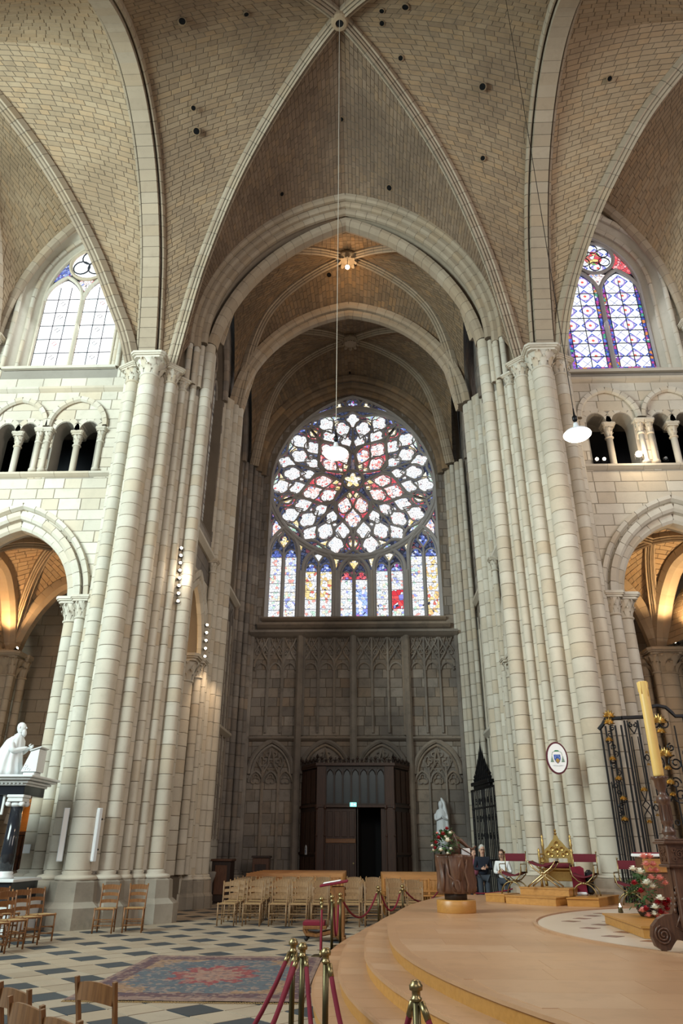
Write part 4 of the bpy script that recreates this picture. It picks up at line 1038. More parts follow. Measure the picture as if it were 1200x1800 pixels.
# spandrel and interstice glass in sectors
for k in range(5):
    # coloured pieces between lobes near the rim
    for q in (-1, 1):
        for pl, mt in (([(.50, .74), (.38, .62), (.50, .58), (.60, .66)], 'glass_red'), ([(.14, .93), (.24, .88), (.38, .90), (.28, .95)], 'glass_green'), ([(.16, .88), (.30, .85), (.22, .80)], 'glass_gold'), ([(.44, .86), (.52, .80), (.56, .82), (.5, .86)], 'glass_blue')):
            pane([RP_(q * u, v, k) for u, v in pl], mt, dy=.10)
    # red ground of the petal below this lobe boundary (axis at 54 degrees)
    ax = 36 * PI / 180
    def PP(r, t): # petal polar: radius along the axis, offset across
        u = r * math.sin(ax) + t * math.cos(ax); v = r * math.cos(ax) - t * math.sin(ax); return RP_(u, v, k)
    out = [(.13, 0), (.2, .10), (.3, .185), (.4, .2), (.5, .165), (.6, .07), (.66, 0), (.6, -.07), (.5, -.165), (.4, -.2), (.3, -.185), (.2, -.10)]
    pane([PP(r, t) for r, t in out], 'glass_red', dy=.10, nm='petal_ground')
    rt_([PP(r, t) for r, t in out], .06, 'petal_rim', -.06, True, 6)
    def PH(r, t, size, da, mat, **kw): c = PP(r, t); return heart(c[0], c[1], size * RR, PI / 2 - ax + da - 2 * PI * k / 5, mat, **kw)
    PH(.50, 0, .19, 0, 'glass_rosy'); PH(.33, .095, .17, -.25, 'glass_rosy'); PH(.33, -.095, .17, .25, 'glass_rosy')
    PH(.20, .045, .075, 0, 'glass_gold', rim=.02); PH(.20, -.045, .075, 0, 'glass_gold', rim=.02)
    PH(.84, 0, .11, PI, 'glass_gold', rim=.05)
    rt_([PP(r, t) for r, t in ((.66, 0), (.70, .02), (.76, .08), (.84, .10), (.93, .05), (.985, .0))], .045, dy=-.05)
    rt_([PP(r, t) for r, t in ((.66, 0), (.70, -.02), (.76, -.08), (.84, -.10), (.93, -.05), (.985, .0))], .045, dy=-.05)
    # white lobe
    HT(0, .85, .17, PI / 2, 'glass_white', k)
    for q in (-1, 1):
        HT(q * .125, .715, .19, PI / 2 - q * .25, 'glass_white', k); HT(q * .325, .785, .19, PI / 2 - q * .5, 'glass_white', k)
        HT(q * .285, .60, .175, PI / 2 - q * .55, 'glass_white', k); HT(q * .08, .525, .17, PI / 2 - q * .12, 'glass_white', k, wide=.8)
        c = RP_(q * .165, .60, k); pane(circ(c, .10, 10), 'glass_white'); rt_(circ(c, .13, 10), .025, closed=True, dy=-.04, n=5)
        rt_([RP_(q * u, v, k) for u, v in ((0, .36), (.06, .46), (.2, .5), (.36, .55), (.47, .64), (.53, .74), (.50, .84), (.40, .905), (.26, .92), (.13, .90), (.06, .93), (0, .985))], .07, 'lobe_rim', -.08)
    rt_([RP_(0, .36, k), RP_(0, .74, k)], .055, 'lobe_spine', -.08)
    for v in (.985,): pass
for r, w in ((1.0, .10), (1.035, .07)): rt_(circ(RC, RR * r, 72), w, 'rose_ring', -.1, True, 8)
# hub
hub = pane(cusps(RC[0], RC[1], .42, 5, PI / 2, foil=.55), 'glass_gold')
rt_(circ(RC, .5, 30), .06, 'hub_ring', -.08, True, 6, hub); rt_(cusps(RC[0], RC[1], .44, 5, PI / 2, foil=.55), .035, 'cusped_rim', -.03, True, 5, hub)
# top spandrel foils
for x, z, r, mt in ((.05, 21.72, .26, 'glass_blue'), (-.62, 21.60, .22, 'glass_gold'), (.72, 21.60, .22, 'glass_gold')):
    g = pane(cusps(x, z, r, 3 if x != .05 else 4, PI / 2, foil=.4), mt); rt_(cusps(x, z, r * 1.05, 3 if x != .05 else 4, PI / 2, foil=.4), .03, 'cusped_rim', -.03, True, 5, g); rt_(circ((x, z), r * 1.35, 16), .045, closed=True, dy=-.06)
for q in (-1, 1):
    g = pane([(RC[0] + q * a, b) for a, b in ((.95, 21.4), (1.3, 21.5), (1.8, 21.3), (2.15, 20.95), (1.75, 21.08), (1.3, 21.25))], 'glass_blue')
    rt_([(RC[0] + q * a, b) for a, b in ((.88, 21.4), (1.2, 21.62), (1.8, 21.42), (2.3, 20.9), (1.75, 21.02), (1.3, 21.2))], .045, closed=True, dy=-.06)
    pane([(RC[0] + q * a, b) for a, b in ((2.45, 20.6), (2.75, 20.5), (3.1, 20.0), (2.85, 20.25))], 'glass_gold')
    g = pane([(RC[0] + q * (3.48 + a), b) for a, b in ((-.2, 14.7), (.22, 14.5), (.24, 15.1), (.12, 15.35), (-.1, 15.35), (-.22, 15.1))], 'glass_rosy')
    rt_([(RC[0] + q * (3.48 + a), b) for a, b in ((-.28, 14.6), (.3, 14.4), (.3, 15.15), (.16, 15.45), (-.14, 15.45), (-.3, 15.15))], .05, closed=True, dy=-.06)
    pane([(RC[0] + q * a, b) for a, b in ((3.55, 15.6), (3.75, 15.6), (3.78, 16.2))], 'glass_red')
rt_([(x, z) for x, z in big], .1, 'window_frame', -.12, True, 8)
# lancets
bays = [(-3.10, 13.55, 14.95, 0), (-1.50, 12.85, 13.85, 1), (.08, 12.45, 13.52, 2), (1.66, 12.85, 13.85, 3), (3.22, 13.55, 14.95, 4)]
LM = [('glass_scene', 'glass_scene'), ('glass_scene_warm', 'glass_scene_warm'), ('glass_scene', 'glass_scene_blue'), ('glass_scene', 'glass_scene_red'), ('glass_scene', 'glass_scene_warm')]
for c, zs, za, i in bays:
    hb = .70
    rt_([(c - hb, 10.62)] + parch(c, hb, zs + .1, za, 10) + [(c + hb, 10.62)], .085, 'lancet_frame', -.1, n=8)
    rt_([(c - hb + .12, zs)] + parch(c, hb - .12, zs + .1, za - .16, 8) + [(c + hb - .12, zs)], .04, 'tracery_bar', -.05)
    rt_([(c, 10.62), (c, zs + .35), (c - .1, zs + .5), (c - .26, zs + .75), (c - .2, zs + .98), (c, za - .16)], .05, 'mullion', -.08)
    rt_([(c, zs + .35), (c + .1, zs + .5), (c + .26, zs + .75), (c + .2, zs + .98), (c, za - .16)], .045, 'tracery_bar', -.08)
    g = pane([(c + .2 * x, zs + .72 + .26 * z) for x, z in ((0, -1), (.55, -.45), (1, .0), (.85, .4), (.4, .3), (.5, .75), (.25, 1.1), (-.25, 1.1), (-.5, .75), (-.4, .3), (-.85, .4), (-1, 0), (-.55, -.45))], ['glass_gold', 'glass_white', 'glass_gold', 'glass_gold', 'glass_blue'][i])
    for q in (-1, 1):
        lc = c + q * .335; lh = .25
        rt_([(lc - lh - .03, 10.62)] + parch(lc, lh + .03, zs, zs + .34, 6) + [(lc + lh + .03, 10.62)], .035, 'light_frame', -.02)
        for t in (-1,):
            pane([(lc - lh, zs + .02), (lc + lh, zs + .02), (lc + lh * .9, zs + .12), (lc + .08, zs + .17), (lc + .11, zs + .28), (lc, zs + .4), (lc - .11, zs + .28), (lc - .08, zs + .17), (lc - lh * .9, zs + .12)], 'glass_blue' if i not in (2,) else 'glass_red')
        n = round((zs - 10.66) / .40); m = LM[i][0 if q < 0 else 1]
        for k in range(n):
            a = 10.66 + (zs - 10.66) * k / n; b = 10.66 + (zs - 10.66) * (k + 1) / n - .03
            mm = m
            if m == 'glass_scene_red' and not (0 < k < 3): mm = 'glass_scene'
            if m == 'glass_scene_blue' and k > 2: mm = 'glass_scene'
            if m == 'glass_scene_warm' and k in (0, 1) and i == 1: mm = 'glass_scene'
            pane([(lc - lh, a), (lc + lh, a), (lc + lh, b), (lc - lh, b)], mm)
    # small eyes between the arch heads
for c, z in ((-2.32, 14.15), (-.72, 13.3), (.88, 13.3), (2.46, 14.15)):
    g = pane([(c + .13 * x, z + .24 * y) for x, y in ((0, -1.2), (.7, 0), (.9, .5), (.5, .95), (-.5, .95), (-.9, .5), (-.7, 0))], 'glass_gold')
    rt_([(c + .2 * x, z + .3 * y) for x, y in ((0, -1.4), (.7, 0), (.9, .5), (.5, 1.0), (-.5, 1.0), (-.9, .5), (-.7, 0))], .04, closed=True, dy=-.06)
for x in [-3.83, -2.3, -.71, .87, 2.44, 3.95]: rt_([(x, 10.3), (x, 12.8)], .075, 'buttress_mullion', -.16, n=8)

# ------------------------------------------------------------------ aisles seen through the arcade
for s in (-1, 1):
    nm = 'left' if s < 0 else 'right'
    al = bpy.data.objects.new('wall_aisle_' + nm, None); link(al); al['kind'] = 'structure'
    dk = LIME
    YA = 26.6; x0, x1 = (-17, -7.2) if s < 0 else (7.2, 17)
    dc = -11.1 if s < 0 else 12.6
    hole = [(dc - .85, .9)] + [(dc + .85 * math.cos(t), 2.35 + .85 * math.sin(t)) for t in [PI - PI * i / 10 for i in range(11)]] + [(dc + .85, .9)]
    wb = plate(MB(), [(x0, 0), (x1, 0), (x1, 12), (x0, 12)], [hole], lambda p: (p[0], YA, p[1]), lambda p: (p[0], YA + .5, p[1])).build('aisle_back_wall', MAT['mortar'], al)
    masonry(wb, lambda u, v: Vec((x0 + (x1 - x0) * u, YA, v)), lambda v: (x1 - x0, .8), vrows(0, 12, .42), (0, 0, 5), MAT['rib_stone'], lambda u, v: not pip(x0 + (x1 - x0) * u, v, hole), 150, .02)
    ring(wb, [(dc + .95 * math.cos(t), 2.35 + .95 * math.sin(t)) for t in [PI - PI * i / 12 for i in range(13)]], YA - .03, scalep(PRL, .9), LIME, (dc, YA, 2), .35)
    # blind niche with a thin shaft
    for xx in ((-9.9, -9.2) if s < 0 else (9.8, 10.5)):
        MB().tube([(xx, YA - .06, 4.6), (xx, YA - .06, 8.6)], .09, 8).build('niche_shaft', MAT['rib_stone'], wb)
    MB().box(((-9.6 if s < 0 else 10.1), YA - .05, 4.5), (1.6, .14, .1)).build('niche_sill', MAT['rib_stone'], wb)
    MB().tube([(x, YA - .05, z) for x, z in parch(-9.55 if s < 0 else 10.15, .5, 8.5, 9.5, 6)], .08, 6).build('niche_arch', MAT['rib_stone'], wb)
    # side wall against the transept, column, arches and vault
    MB().box((s * 7.3, 23.3, 6), (.3, 6.6, 12)).build('aisle_side_wall', MAT['rib_stone'], al)
    col = thing('aisle_column', 'stone column with leafy capital inside the %s aisle, lit by warm lamps' % nm, 'column')
    xc, yc = (-12.45, 25.0) if s < 0 else (11.0, 25.0)
    for dx, dy, r in ((0, 0, .42), (.55, .25, .13), (-.55, .25, .13), (.42, -.36, .12)):
        shaft(col, xc + dx * -s, yc + dy, r, 1.0, 7.1, MAT['rib_stone'], .42, 14); base(col, xc + dx * -s, yc + dy, r, 0, 1.0, MAT['rib_stone'], .5)
        capital(col, xc + dx * -s, yc + dy, 7.1, 7.95, r, MAT['rib_stone'], 1.5)
    if s > 0:
        shaft(col, 12.2, 25.2, .35, 1, 7.1, MAT['rib_stone'], .42, 14); capital(col, 12.2, 25.2, 7.1, 7.95, .35, MAT['rib_stone'], 1.5)
    # arches springing from the column: one frontal further left/right, ribs and webs
    key = Vec((s * 10.4, 22.6, 11.3))
    tab = [(0, 8.0), (.06, 8.7), (.15, 9.4), (.3, 10.2), (.5, 10.8), (.75, 11.15), (1, 11.3)]
    cs = [(xc, yc), (s * 7.5, 25.3), (s * 7.6, 20.0), (s * 12.5, 20.0)]
    rbs = [ribpath(c, key, tab) for c in cs]
    for r in rbs: voussoirs(al, r, (r[-1] - r[0]).cross(Vec((0, 0, 1))), scalep(RP, .9), (key.x, key.y, 6), RIB, .4, .012, 'aisle_rib')
    VW = VS
    for i in range(4):
        a, b = rbs[i], rbs[(i + 1) % 4]; pa, pb = cs[i], cs[(i + 1) % 4]
        m = Vec(((pa[0] + pb[0]) / 2, (pa[1] + pb[1]) / 2, 11.0))
        ha = ribpath(pa, m, [(0, 8.0), (.1, 8.9), (.3, 9.9), (.6, 10.7), (1, 11.0)]); hb = ribpath(pb, m, [(0, 8.0), (.1, 8.9), (.3, 9.9), (.6, 10.7), (1, 11.0)])
        cell(al, a, ha, VW, .2, .4, single=False, bulge=.1); cell(al, b, hb, VW, .2, .4, single=False, bulge=.1)
        if i == 0 or i == 3:
            voussoirs(al, ha + list(reversed(hb))[1:], (Vec(pb + (0,)) - Vec(pa + (0,))).cross(Vec((0, 0, 1))), [(-.3, -.1), (.3, -.1), (.3, .2), (.16, .34), (-.16, .34), (-.3, .2)], (m.x, m.y, 6), RIB, .4, .012, 'aisle_arch')
    # outer aisle arch, strongly lit
    oc = s * 14.3
    cell(al, ribpath(cs[0], (s * 14.6, 22.6), tab), ribpath(cs[3], (s * 14.6, 22.6), tab), VW, .2, .4, single=False, bulge=.1)
    for yy in (24.9, 20.4):
        pp = parch(s * 14.5, 2.0, 8.0, 10.9, 12)
        ring(al, pp, yy, [(-.3, -.1), (.3, -.1), (.3, .2), (.16, .34), (-.16, .34), (-.3, .2)], RIB, (s * 14.5, yy, 6), .4, 'aisle_arch')
    MB().box((s * 12, 23.3, 12.2), (10, 6.8, .2)).build('aisle_roof', MAT['mortar'], al)
# ================================================================== OBJECTS
def ordinal(i): return ('first', 'second', 'third', 'fourth', 'fifth', 'sixth', 'seventh', 'eighth', 'ninth', 'tenth')[i]
# ------------------------------------------------------------------ ladder-back chairs with rush seats
def make_chair(name, wm, h=.9, w=.42, slats=3, round_=True):
    t = thing(name, 'chair', 'chair'); W2 = MAT[wm]; d = .38
    sq = 4 if not round_ else 8
    def leg(pts, r=.016): MB().tube(pts, r, sq).build('leg', W2, t, round_)
    for s in (-1, 1):
        leg([(s * (w / 2 - .015), -d / 2, 0), (s * (w / 2 - .015), -d / 2, .47)])
        leg([(s * (w / 2 - .035), d / 2 - .01, 0), (s * (w / 2 - .035), d / 2, .46), (s * (w / 2 - .03), d / 2 + .035, .7), (s * (w / 2 - .02), d / 2 + .075, h)])
    f = MB()
    for z in (.14, .25): f.tube([(-w / 2 + .02, -d / 2, z), (w / 2 - .02, -d / 2, z)], .010, 5)
    for z in (.12, .23):
        for s in (-1, 1): f.tube([(s * (w / 2 - .02), -d / 2, z), (s * (w / 2 - .03), d / 2, z)], .010, 5)
    f.tube([(-w / 2 + .03, d / 2, .18), (w / 2 - .03, d / 2, .18)], .010, 5)
    f.build('stretcher', W2, t)
    fr = MB()
    for a, b in (((-w / 2, -d / 2), (w / 2, -d / 2)), ((-w / 2 + .02, d / 2), (w / 2 - .02, d / 2)), ((-w / 2, -d / 2), (-w / 2 + .02, d / 2)), ((w / 2, -d / 2), (w / 2 - .02, d / 2))):
        fr.tube([(*a, .44), (*b, .44)], .016, 6)
    fr.build('seat_frame', W2, t)
    q = MB(); a = (w / 2, d / 2)
    q.add([(-a[0] + .01, -a[1] + .01, .452), (a[0] - .01, -a[1] + .01, .452), (a[0] - .03, a[1] - .01, .452), (-a[0] + .03, a[1] - .01, .452), (0, 0, .444)], [(0, 1, 4), (1, 2, 4), (2, 3, 4), (3, 0, 4)])
    q.add([(-a[0] + .01, -a[1] + .01, .43), (a[0] - .01, -a[1] + .01, .43), (a[0] - .03, a[1] - .01, .43), (-a[0] + .03, a[1] - .01, .43)], [(3, 2, 1, 0)])
    q.build('seat', MAT['rush'], t)
    for k in range(slats):
        z = .56 + (h - .64) * k / max(1, slats - 1) if slats > 1 else h - .07; y = d / 2 + (z - .46) * .17; hh = .035 if k < slats - 1 else .05
        rows = []
        for j in range(7):
            u = -1 + 2 * j / 6; x = u * (w / 2 - .035); yy = y + .02 * (1 - u * u); up = hh * (1 + .35 * (1 - u * u)); dn = -hh * .8 + .012 * (1 - u * u)
            rows.append([(x, yy - .007, z + dn), (x, yy - .007, z + up), (x, yy + .007, z + up), (x, yy + .007, z + dn)])
        m = MB(); m.grid(rows, True); m.f += [(0, 1, 2, 3), (24, 25, 26, 27)]; m.build('slat', W2, t)
    return t
pale = make_chair('rush_seat_chair', 'chair_wood_pale'); dark = make_chair('rush_seat_chair', 'chair_wood')
used = {}
def place(proto, x, y, rz, label, group=None):
    o = proto if id(proto) not in used else dup(proto); used[id(proto)] = 1
    o.location = (x, y, 0.003); o.rotation_euler = (0, 0, rz); o['label'] = label
    if group: o['group'] = group
    return o
rc_ = random.Random(9)
for row in range(5):
    y = 18.75 + row * .92
    L = [-2.70, -2.14, -1.54, -1.05, -.56]; R = [.20, .69, 1.22, 1.71]
    if row >= 3: R = R[:2] + ([1.25] if row == 3 else [])
    for k, x in enumerate(L): place(pale, x + rc_.uniform(-.03, .03) - row * .03, y + rc_.uniform(-.04, .04), rc_.uniform(-.06, .06), 'pale rush-seated chair, %s from left in the %s row, block left of the kneeler' % (ordinal(k), ordinal(row)), 'chairs in rows before the pews')
    for k, x in enumerate(R): place(pale, x + rc_.uniform(-.03, .03), y + rc_.uniform(-.04, .04), rc_.uniform(-.06, .06), 'pale rush-seated chair, %s from left in the %s row, block right of the kneeler' % (ordinal(k), ordinal(row)), 'chairs in rows before the pews')
place(dark, -4.98, 16.95, .12, 'brown rush-seated chair at the foot of the left pier, left of the pair', 'pair of chairs by the left pier')
place(dark, -4.42, 17.15, .16, 'brown rush-seated chair at the foot of the left pier, right of the pair', 'pair of chairs by the left pier')
for k, (x, y) in enumerate(((-5.72, 15.35), (-5.74, 14.75), (-5.74, 14.15), (-5.78, 13.55))):
    place(dark, x, y, 1.0, 'brown chair in the nearer row left of the pier foot, %s from the far end' % ordinal(k), 'chairs in rows at the left edge')
for k, (x, y) in enumerate(((-6.5, 15.5), (-6.55, 14.9), (-6.55, 14.3))):
    place(dark, x, y, 1.0, 'brown chair in the outer row at the left edge, %s from the far end' % ordinal(k), 'chairs in rows at the left edge')
big = make_chair('wooden_chair', 'chair_wood', .90, .40, 2, False)
place(big, -.87, 5.11, -.60 + PI, 'brown wooden chair standing alone at the bottom left beside the rug', 'foreground chairs')
place(big, -1.22, 4.85, -.72 + PI, 'brown wooden chair at the bottom left corner, farther back of two', 'foreground chairs')
place(big, -.97, 4.43, -.72 + PI, 'brown wooden chair at the bottom left corner, nearer with light on its posts', 'foreground chairs')
place(big, -.66, 4.10, -.72 + PI, 'wooden chair whose post tips just show at the bottom edge', 'foreground chairs')

# ------------------------------------------------------------------ pews
def pew(x0, x1, label, group):
    t = thing('pew', label, 'pew', group=group); L = x1 - x0; c = (x0 + x1) / 2; P = MAT['pew_wood']
    MB().bev((c, .20, .455), (L, .40, .035)).build('seat', P, t)
    MB().bev((c, .46, .88), (L, .05, .12), rx=-.1).build('top_rail', P, t)
    MB().bev((c, .41, .56), (L, .035, .06)).build('lower_rail', P, t)
    n = int(L / .11); 
    for k in range(n): MB().box((x0 + L * (k + .5) / n, .435, .70), (.035, .018, .26), rx=-.1).build('slat', P, t)
    for x in (x0 + .03, c, x1 - .03):
        MB().bev((x, .04, .22), (.05, .06, .44)).build('leg', P, t); MB().bev((x, .43, .44), (.055, .06, .86)).build('leg', P, t)
    return t
for i in range(6):
    p = pew(-3.1 if i else -3.1, -.18, 'long light wooden pew in the left block, %s row from the chairs' % ordinal(i), 'pews left of the aisle'); p.location = (0, 23.3 + i * .72, 0)
for i in range(5):
    p = pew(.98, 3.55, 'long light wooden pew in the right block, %s row from the chairs' % ordinal(i), 'pews right of the aisle'); p.location = (0, 21.9 + i * .95, 0)

# ------------------------------------------------------------------ rope barriers
def stanchion(x, y, label, h=.86, zf=0):
    t = thing('barrier_post', label, 'barrier post', (x, y, zf), group='brass rope barrier posts')
    MB().lathe([(.16, .0), (.16, .012), (.13, .03), (.03, .04)], n=20).build('base_plate', MAT['brass_dark'], t, True)
    MB().lathe([(.024, .03), (.024, h - .03)], n=14).build('post', MAT['brass_dark'], t, True)
    MB().lathe([(.024, h - .10), (.034, h - .095), (.034, h - .08), (.026, h - .075), (.026, h - .045), (.040, h - .04), (.042, h - .015), (.034, h - .006), (.030, h + .004), (.018, h + .012), (.001, h + .014)], n=14).build('cap', MAT['brass'], t, True)
    return t
ST = [(-.09, 7.4, 'brass barrier post with three ropes, left of the near pair'), (.02, 7.1, 'brass barrier post, right of the near pair beside the rug'), (.24, 6.75, 'brass barrier post at the near left edge of the platform steps'),
      (.88, 5.2, 'brass barrier post standing before the steps at the bottom centre'), (1.86, 3.9, 'brass cap of a barrier post at the bottom right corner'),
      (-.21, 13.6, 'brass barrier post just left of the kneeler'), (-.06, 14.2, 'brass barrier post right of the kneeler, left of its pair'), (.06, 14.9, 'brass barrier post right of the kneeler, right of its pair'),
      (.80, 17.75, 'brass barrier post before the right block of chairs'), (1.36, 18.33, 'brass barrier post beside the rightmost chair near the carved stand')]
for x, y, l in ST: stanchion(x, y, l)
def rope(a, b, za, zb, sag, label, r=.019, end=True):
    A = Vec((*a, za)); B = Vec((*b, zb)); n = 14
    pts = [A.lerp(B, i / n) - Vec((0, 0, sag * 4 * (i / n) * (1 - i / n))) for i in range(n + 1)]
    t = MB().tube([pts[0].lerp(pts[1], .2)] + pts[1:-1] + [pts[-1].lerp(pts[-2], .2)], r, 8).build('barrier_rope', MAT['velvet_bright'], None, True, label=label, cat='rope', group='red velvet barrier ropes')
    for p, q in ((pts[0], pts[1]), (pts[-1], pts[-2])):
        MB().tube([p, p + (q - p).normalized() * .10], r * 1.12, 8).build('brass_ferrule', MAT['brass'], t, True)
    return t
rope((-.12, 7.37), (-1.28, 4.0), .76, .76, .73, 'red rope leaving the near post pair to the lower left, outermost')
rope((-.06, 7.35), (-.72, 4.0), .76, .76, .73, 'red rope leaving the near post pair to the lower left, middle')
rope((-.02, 7.06), (-.90, 3.9), .76, .76, .73, 'red rope leaving the near post pair to the lower left, innermost')
rope((.05, 7.08), (.62, 3.9), .76, .76, .72, 'red rope hanging between the near post pair and the bottom edge')
rope((.27, 6.72), (.86, 5.22), .76, .76, .62, 'red rope hanging from the post at the steps toward the bottom centre')
rope((.91, 5.17), (1.83, 3.92), .76, .76, .62, 'red rope hanging from the bottom centre post toward the lower right')
rope((-.20, 13.57), (-.19, 13.15), .77, .05, .02, 'red rope hanging straight down beside the left kneeler post')
rope((-.03, 14.2), (.03, 14.85), .77, .77, .55, 'red rope looped deep between the two posts right of the kneeler')
rope((.09, 14.92), (.78, 17.72), .77, .77, .40, 'red rope sagging before the right block of chairs')
rope((.84, 17.76), (1.32, 18.32), .77, .77, .40, 'red rope sagging between the two posts farthest back')
rope((1.40, 18.35), (2.5, 21.3), .77, .70, .30, 'red rope running on toward the pews behind the carved stand')
rope((3.0, 21.3), (4.6, 20.9), .62, .78, .12, 'red rope stretched low in front of the standing visitors')
stanchion(4.62, 20.85, 'brass barrier post right of the standing visitors, behind the red chair'); stanchion(2.95, 21.35, 'brass barrier post left of the standing visitors, hidden behind the carved stand')

# ------------------------------------------------------------------ kneeler (prie-dieu)
t = thing('prayer_kneeler', 'wooden kneeler with red velvet top and kneeling cushion among the barrier posts', 'kneeler', (-.12, 15.9, 0), .0)
W_ = MAT['carved_wood']; 
MB().bev((.10, 0, .5), (.26, .42, .86)).build('desk_body', MAT['chair_wood'], t)
MB().bev((.02, 0, .985), (.56, .50, .04), ry=-.16).build('book_rest', MAT['velvet_bright'], t)
MB().bev((-.02, 0, 1.012), (.36, .34, .02), ry=-.16).build('open_book', MAT['white_cloth'], t)
MB().bev((-.36, 0, .30), (.42, .46, .07)).build('cushion', MAT['velvet_bright'], t)
MB().bev((-.34, 0, .235), (.46, .48, .06)).build('kneeling_board', MAT['chair_wood'], t)
for s in (-1, 1):
    MB().tube([(-.55, s * .2, .21), (-.5, s * .2, .12), (-.3, s * .2, .10), (.0, s * .2, .16), (.16, s * .2, .04)], .035, 6).build('scroll_side', MAT['chair_wood'], t)
    MB().ball((-.5, s * .2, .045), .04).build('caster', MAT['iron'], t)
    MB().bev((.2, s * .2, .04), (.1, .08, .08)).build('foot', MAT['chair_wood'], t)

# ------------------------------------------------------------------ rug
def rugmat():
    m, nt, b = newmat('rug'); g = node(nt, 'NewGeometry'); s = node(nt, 'SeparateXYZ'); nt.links.new(g.outputs['Position'], s.inputs[0])
    nz = noise(nt, g.outputs['Position'], 6, 2); nz2 = noise(nt, g.outputs['Position'], 30, 2, .7)
    x = math_(nt, 'DIVIDE', math_(nt, 'ADD', s.outputs[0], 1.575), 1.395); y = math_(nt, 'DIVIDE', math_(nt, 'SUBTRACT', s.outputs[1], 11.6), 1.9)
    ax = math_(nt, 'ABSOLUTE', x); ay = math_(nt, 'ABSOLUTE', y)
    w = math_(nt, 'MULTIPLY', math_(nt, 'SUBTRACT', nz, .5), .35)
    lob = math_(nt, 'MULTIPLY', math_(nt, 'SINE', math_(nt, 'MULTIPLY', math_(nt, 'ARCTAN2', y, x), 10)), .05)
    r = math_(nt, 'SQRT', math_(nt, 'ADD', math_(nt, 'MULTIPLY', x, x), math_(nt, 'MULTIPLY', y, y)))
    r = math_(nt, 'ADD', math_(nt, 'ADD', r, w), lob)
    edge_ = math_(nt, 'MAXIMUM', math_(nt, 'SUBTRACT', ax, -.0), math_(nt, 'ADD', ay, .06))
    c = mixc(nt, math_(nt, 'GREATER_THAN', r, .80), (.09, .155, .19), (.42, .26, .13))
    c = mixc(nt, math_(nt, 'LESS_THAN', r, .40), c, (.36, .045, .05))
    c = mixc(nt, math_(nt, 'LESS_THAN', r, .26), c, (.44, .24, .17))
    c = mixc(nt, math_(nt, 'GREATER_THAN', edge_, .80), c, (.115, .045, .06))
    c = mixc(nt, math_(nt, 'GREATER_THAN', edge_, .95), c, (.34, .22, .17))
    v = node(nt, 'TexVoronoi'); v.inputs['Scale'].default_value = 17; nt.links.new(g.outputs['Position'], v.inputs['Vector'])
    sp = node(nt, 'SeparateColor'); nt.links.new(v.outputs['Color'], sp.inputs[0])
    c = mixc(nt, math_(nt, 'MULTIPLY', math_(nt, 'GREATER_THAN', sp.outputs[0], .72), .6), c, (.50, .36, .27))
    c = mixc(nt, math_(nt, 'MULTIPLY', math_(nt, 'GREATER_THAN', sp.outputs[1], .82), .5), c, (.04, .05, .10))
    c = mixc(nt, math_(nt, 'MULTIPLY', nz2, .8), c, (.10, .065, .06))
    c = mixc(nt, 1.0, c, (.72, .66, .66), 'MULTIPLY')
    nt.links.new(c, b.inputs['Base Color']); b.inputs['Roughness'].default_value = .95
    return m
rugmat()
rg = MB(); rr = random.Random(4)
rows = [[(-2.97 + 2.79 * i / 24, 9.7 + 3.8 * j / 24, .012 + rr.uniform(0, .006)) for i in range(25)] for j in range(25)]
rg.grid(rows); rg.add([(-2.97, 9.7, .002), (-.18, 9.7, .002), (-.18, 13.5, .002), (-2.97, 13.5, .002)], [(3, 2, 1, 0)])
rug = rg.build('rug', MAT['rug'], None, True, label='worn oriental rug with blue field and red centre on the tiled floor', cat='rug')
fr = MB()
for y, d in ((9.7, -1), (13.5, 1)):
    for k in range(140): x = -2.96 + 2.77 * k / 139; fr.box((x, y + d * .03, .006), (.007, .07, .006), rz=rr.uniform(-.2, .2))
fr.build('fringe', MAT['rush'], rug, kind='stuff')

# ------------------------------------------------------------------ hanging lamps
def pendant(x, y, z, ztop, label, r=.26):
    t = thing('pendant_lamp', label, 'lamp', (x, y, z))
    MB().lathe([(r, -.02), (r, .01), (r * .9, .05), (r * .5, .09), (.07, .12), (.05, .2), (.04, .26), (.001, .27)], n=24).build('shade', MAT['white_paint'], t, True)
    MB().lathe([(.001, -.075), (r * .5, -.07), (r * .85, -.05), (r * 1.01, -.01), (r * 1.01, .005)], n=24).build('diffuser', MAT['lamp_glow'], t, True)
    MB().lathe([(.03, .3), (.05, .33), (.05, .40), (.02, .44), (.012, .6)], n=10).build('fitting', MAT['iron'], t, True)
    MB().tube([(0, 0, .55), (.01, 0, (ztop - z) / 2), (0, 0, ztop - z)], .008, 5).build('cable', MAT['limestone'] if x < 2 else MAT['iron'], t)
    l = point('pendant_light', (x, y, z - .25), 300, (1, .80, .56), .2)
    return t
pendant(.0, 12.9, 9.15, 24.4, 'white dish lamp glowing in front of the rose window on a long pale cable')
pendant(4.72, 11.8, 8.85, 23.3, 'white dish lamp glowing before the right triforium on a long dark cable')
t = thing('hanging_bulb', 'small bare bulb glowing under the carved transept keystone', 'lamp', (0, 21.65, 23.05))
MB().ball((0, 0, 0), .09).build('bulb', MAT['lamp_glow_small'], t, True); MB().tube([(0, 0, .08), (0, .2, .62)], .012, 5).build('cord', MAT['iron'], t)

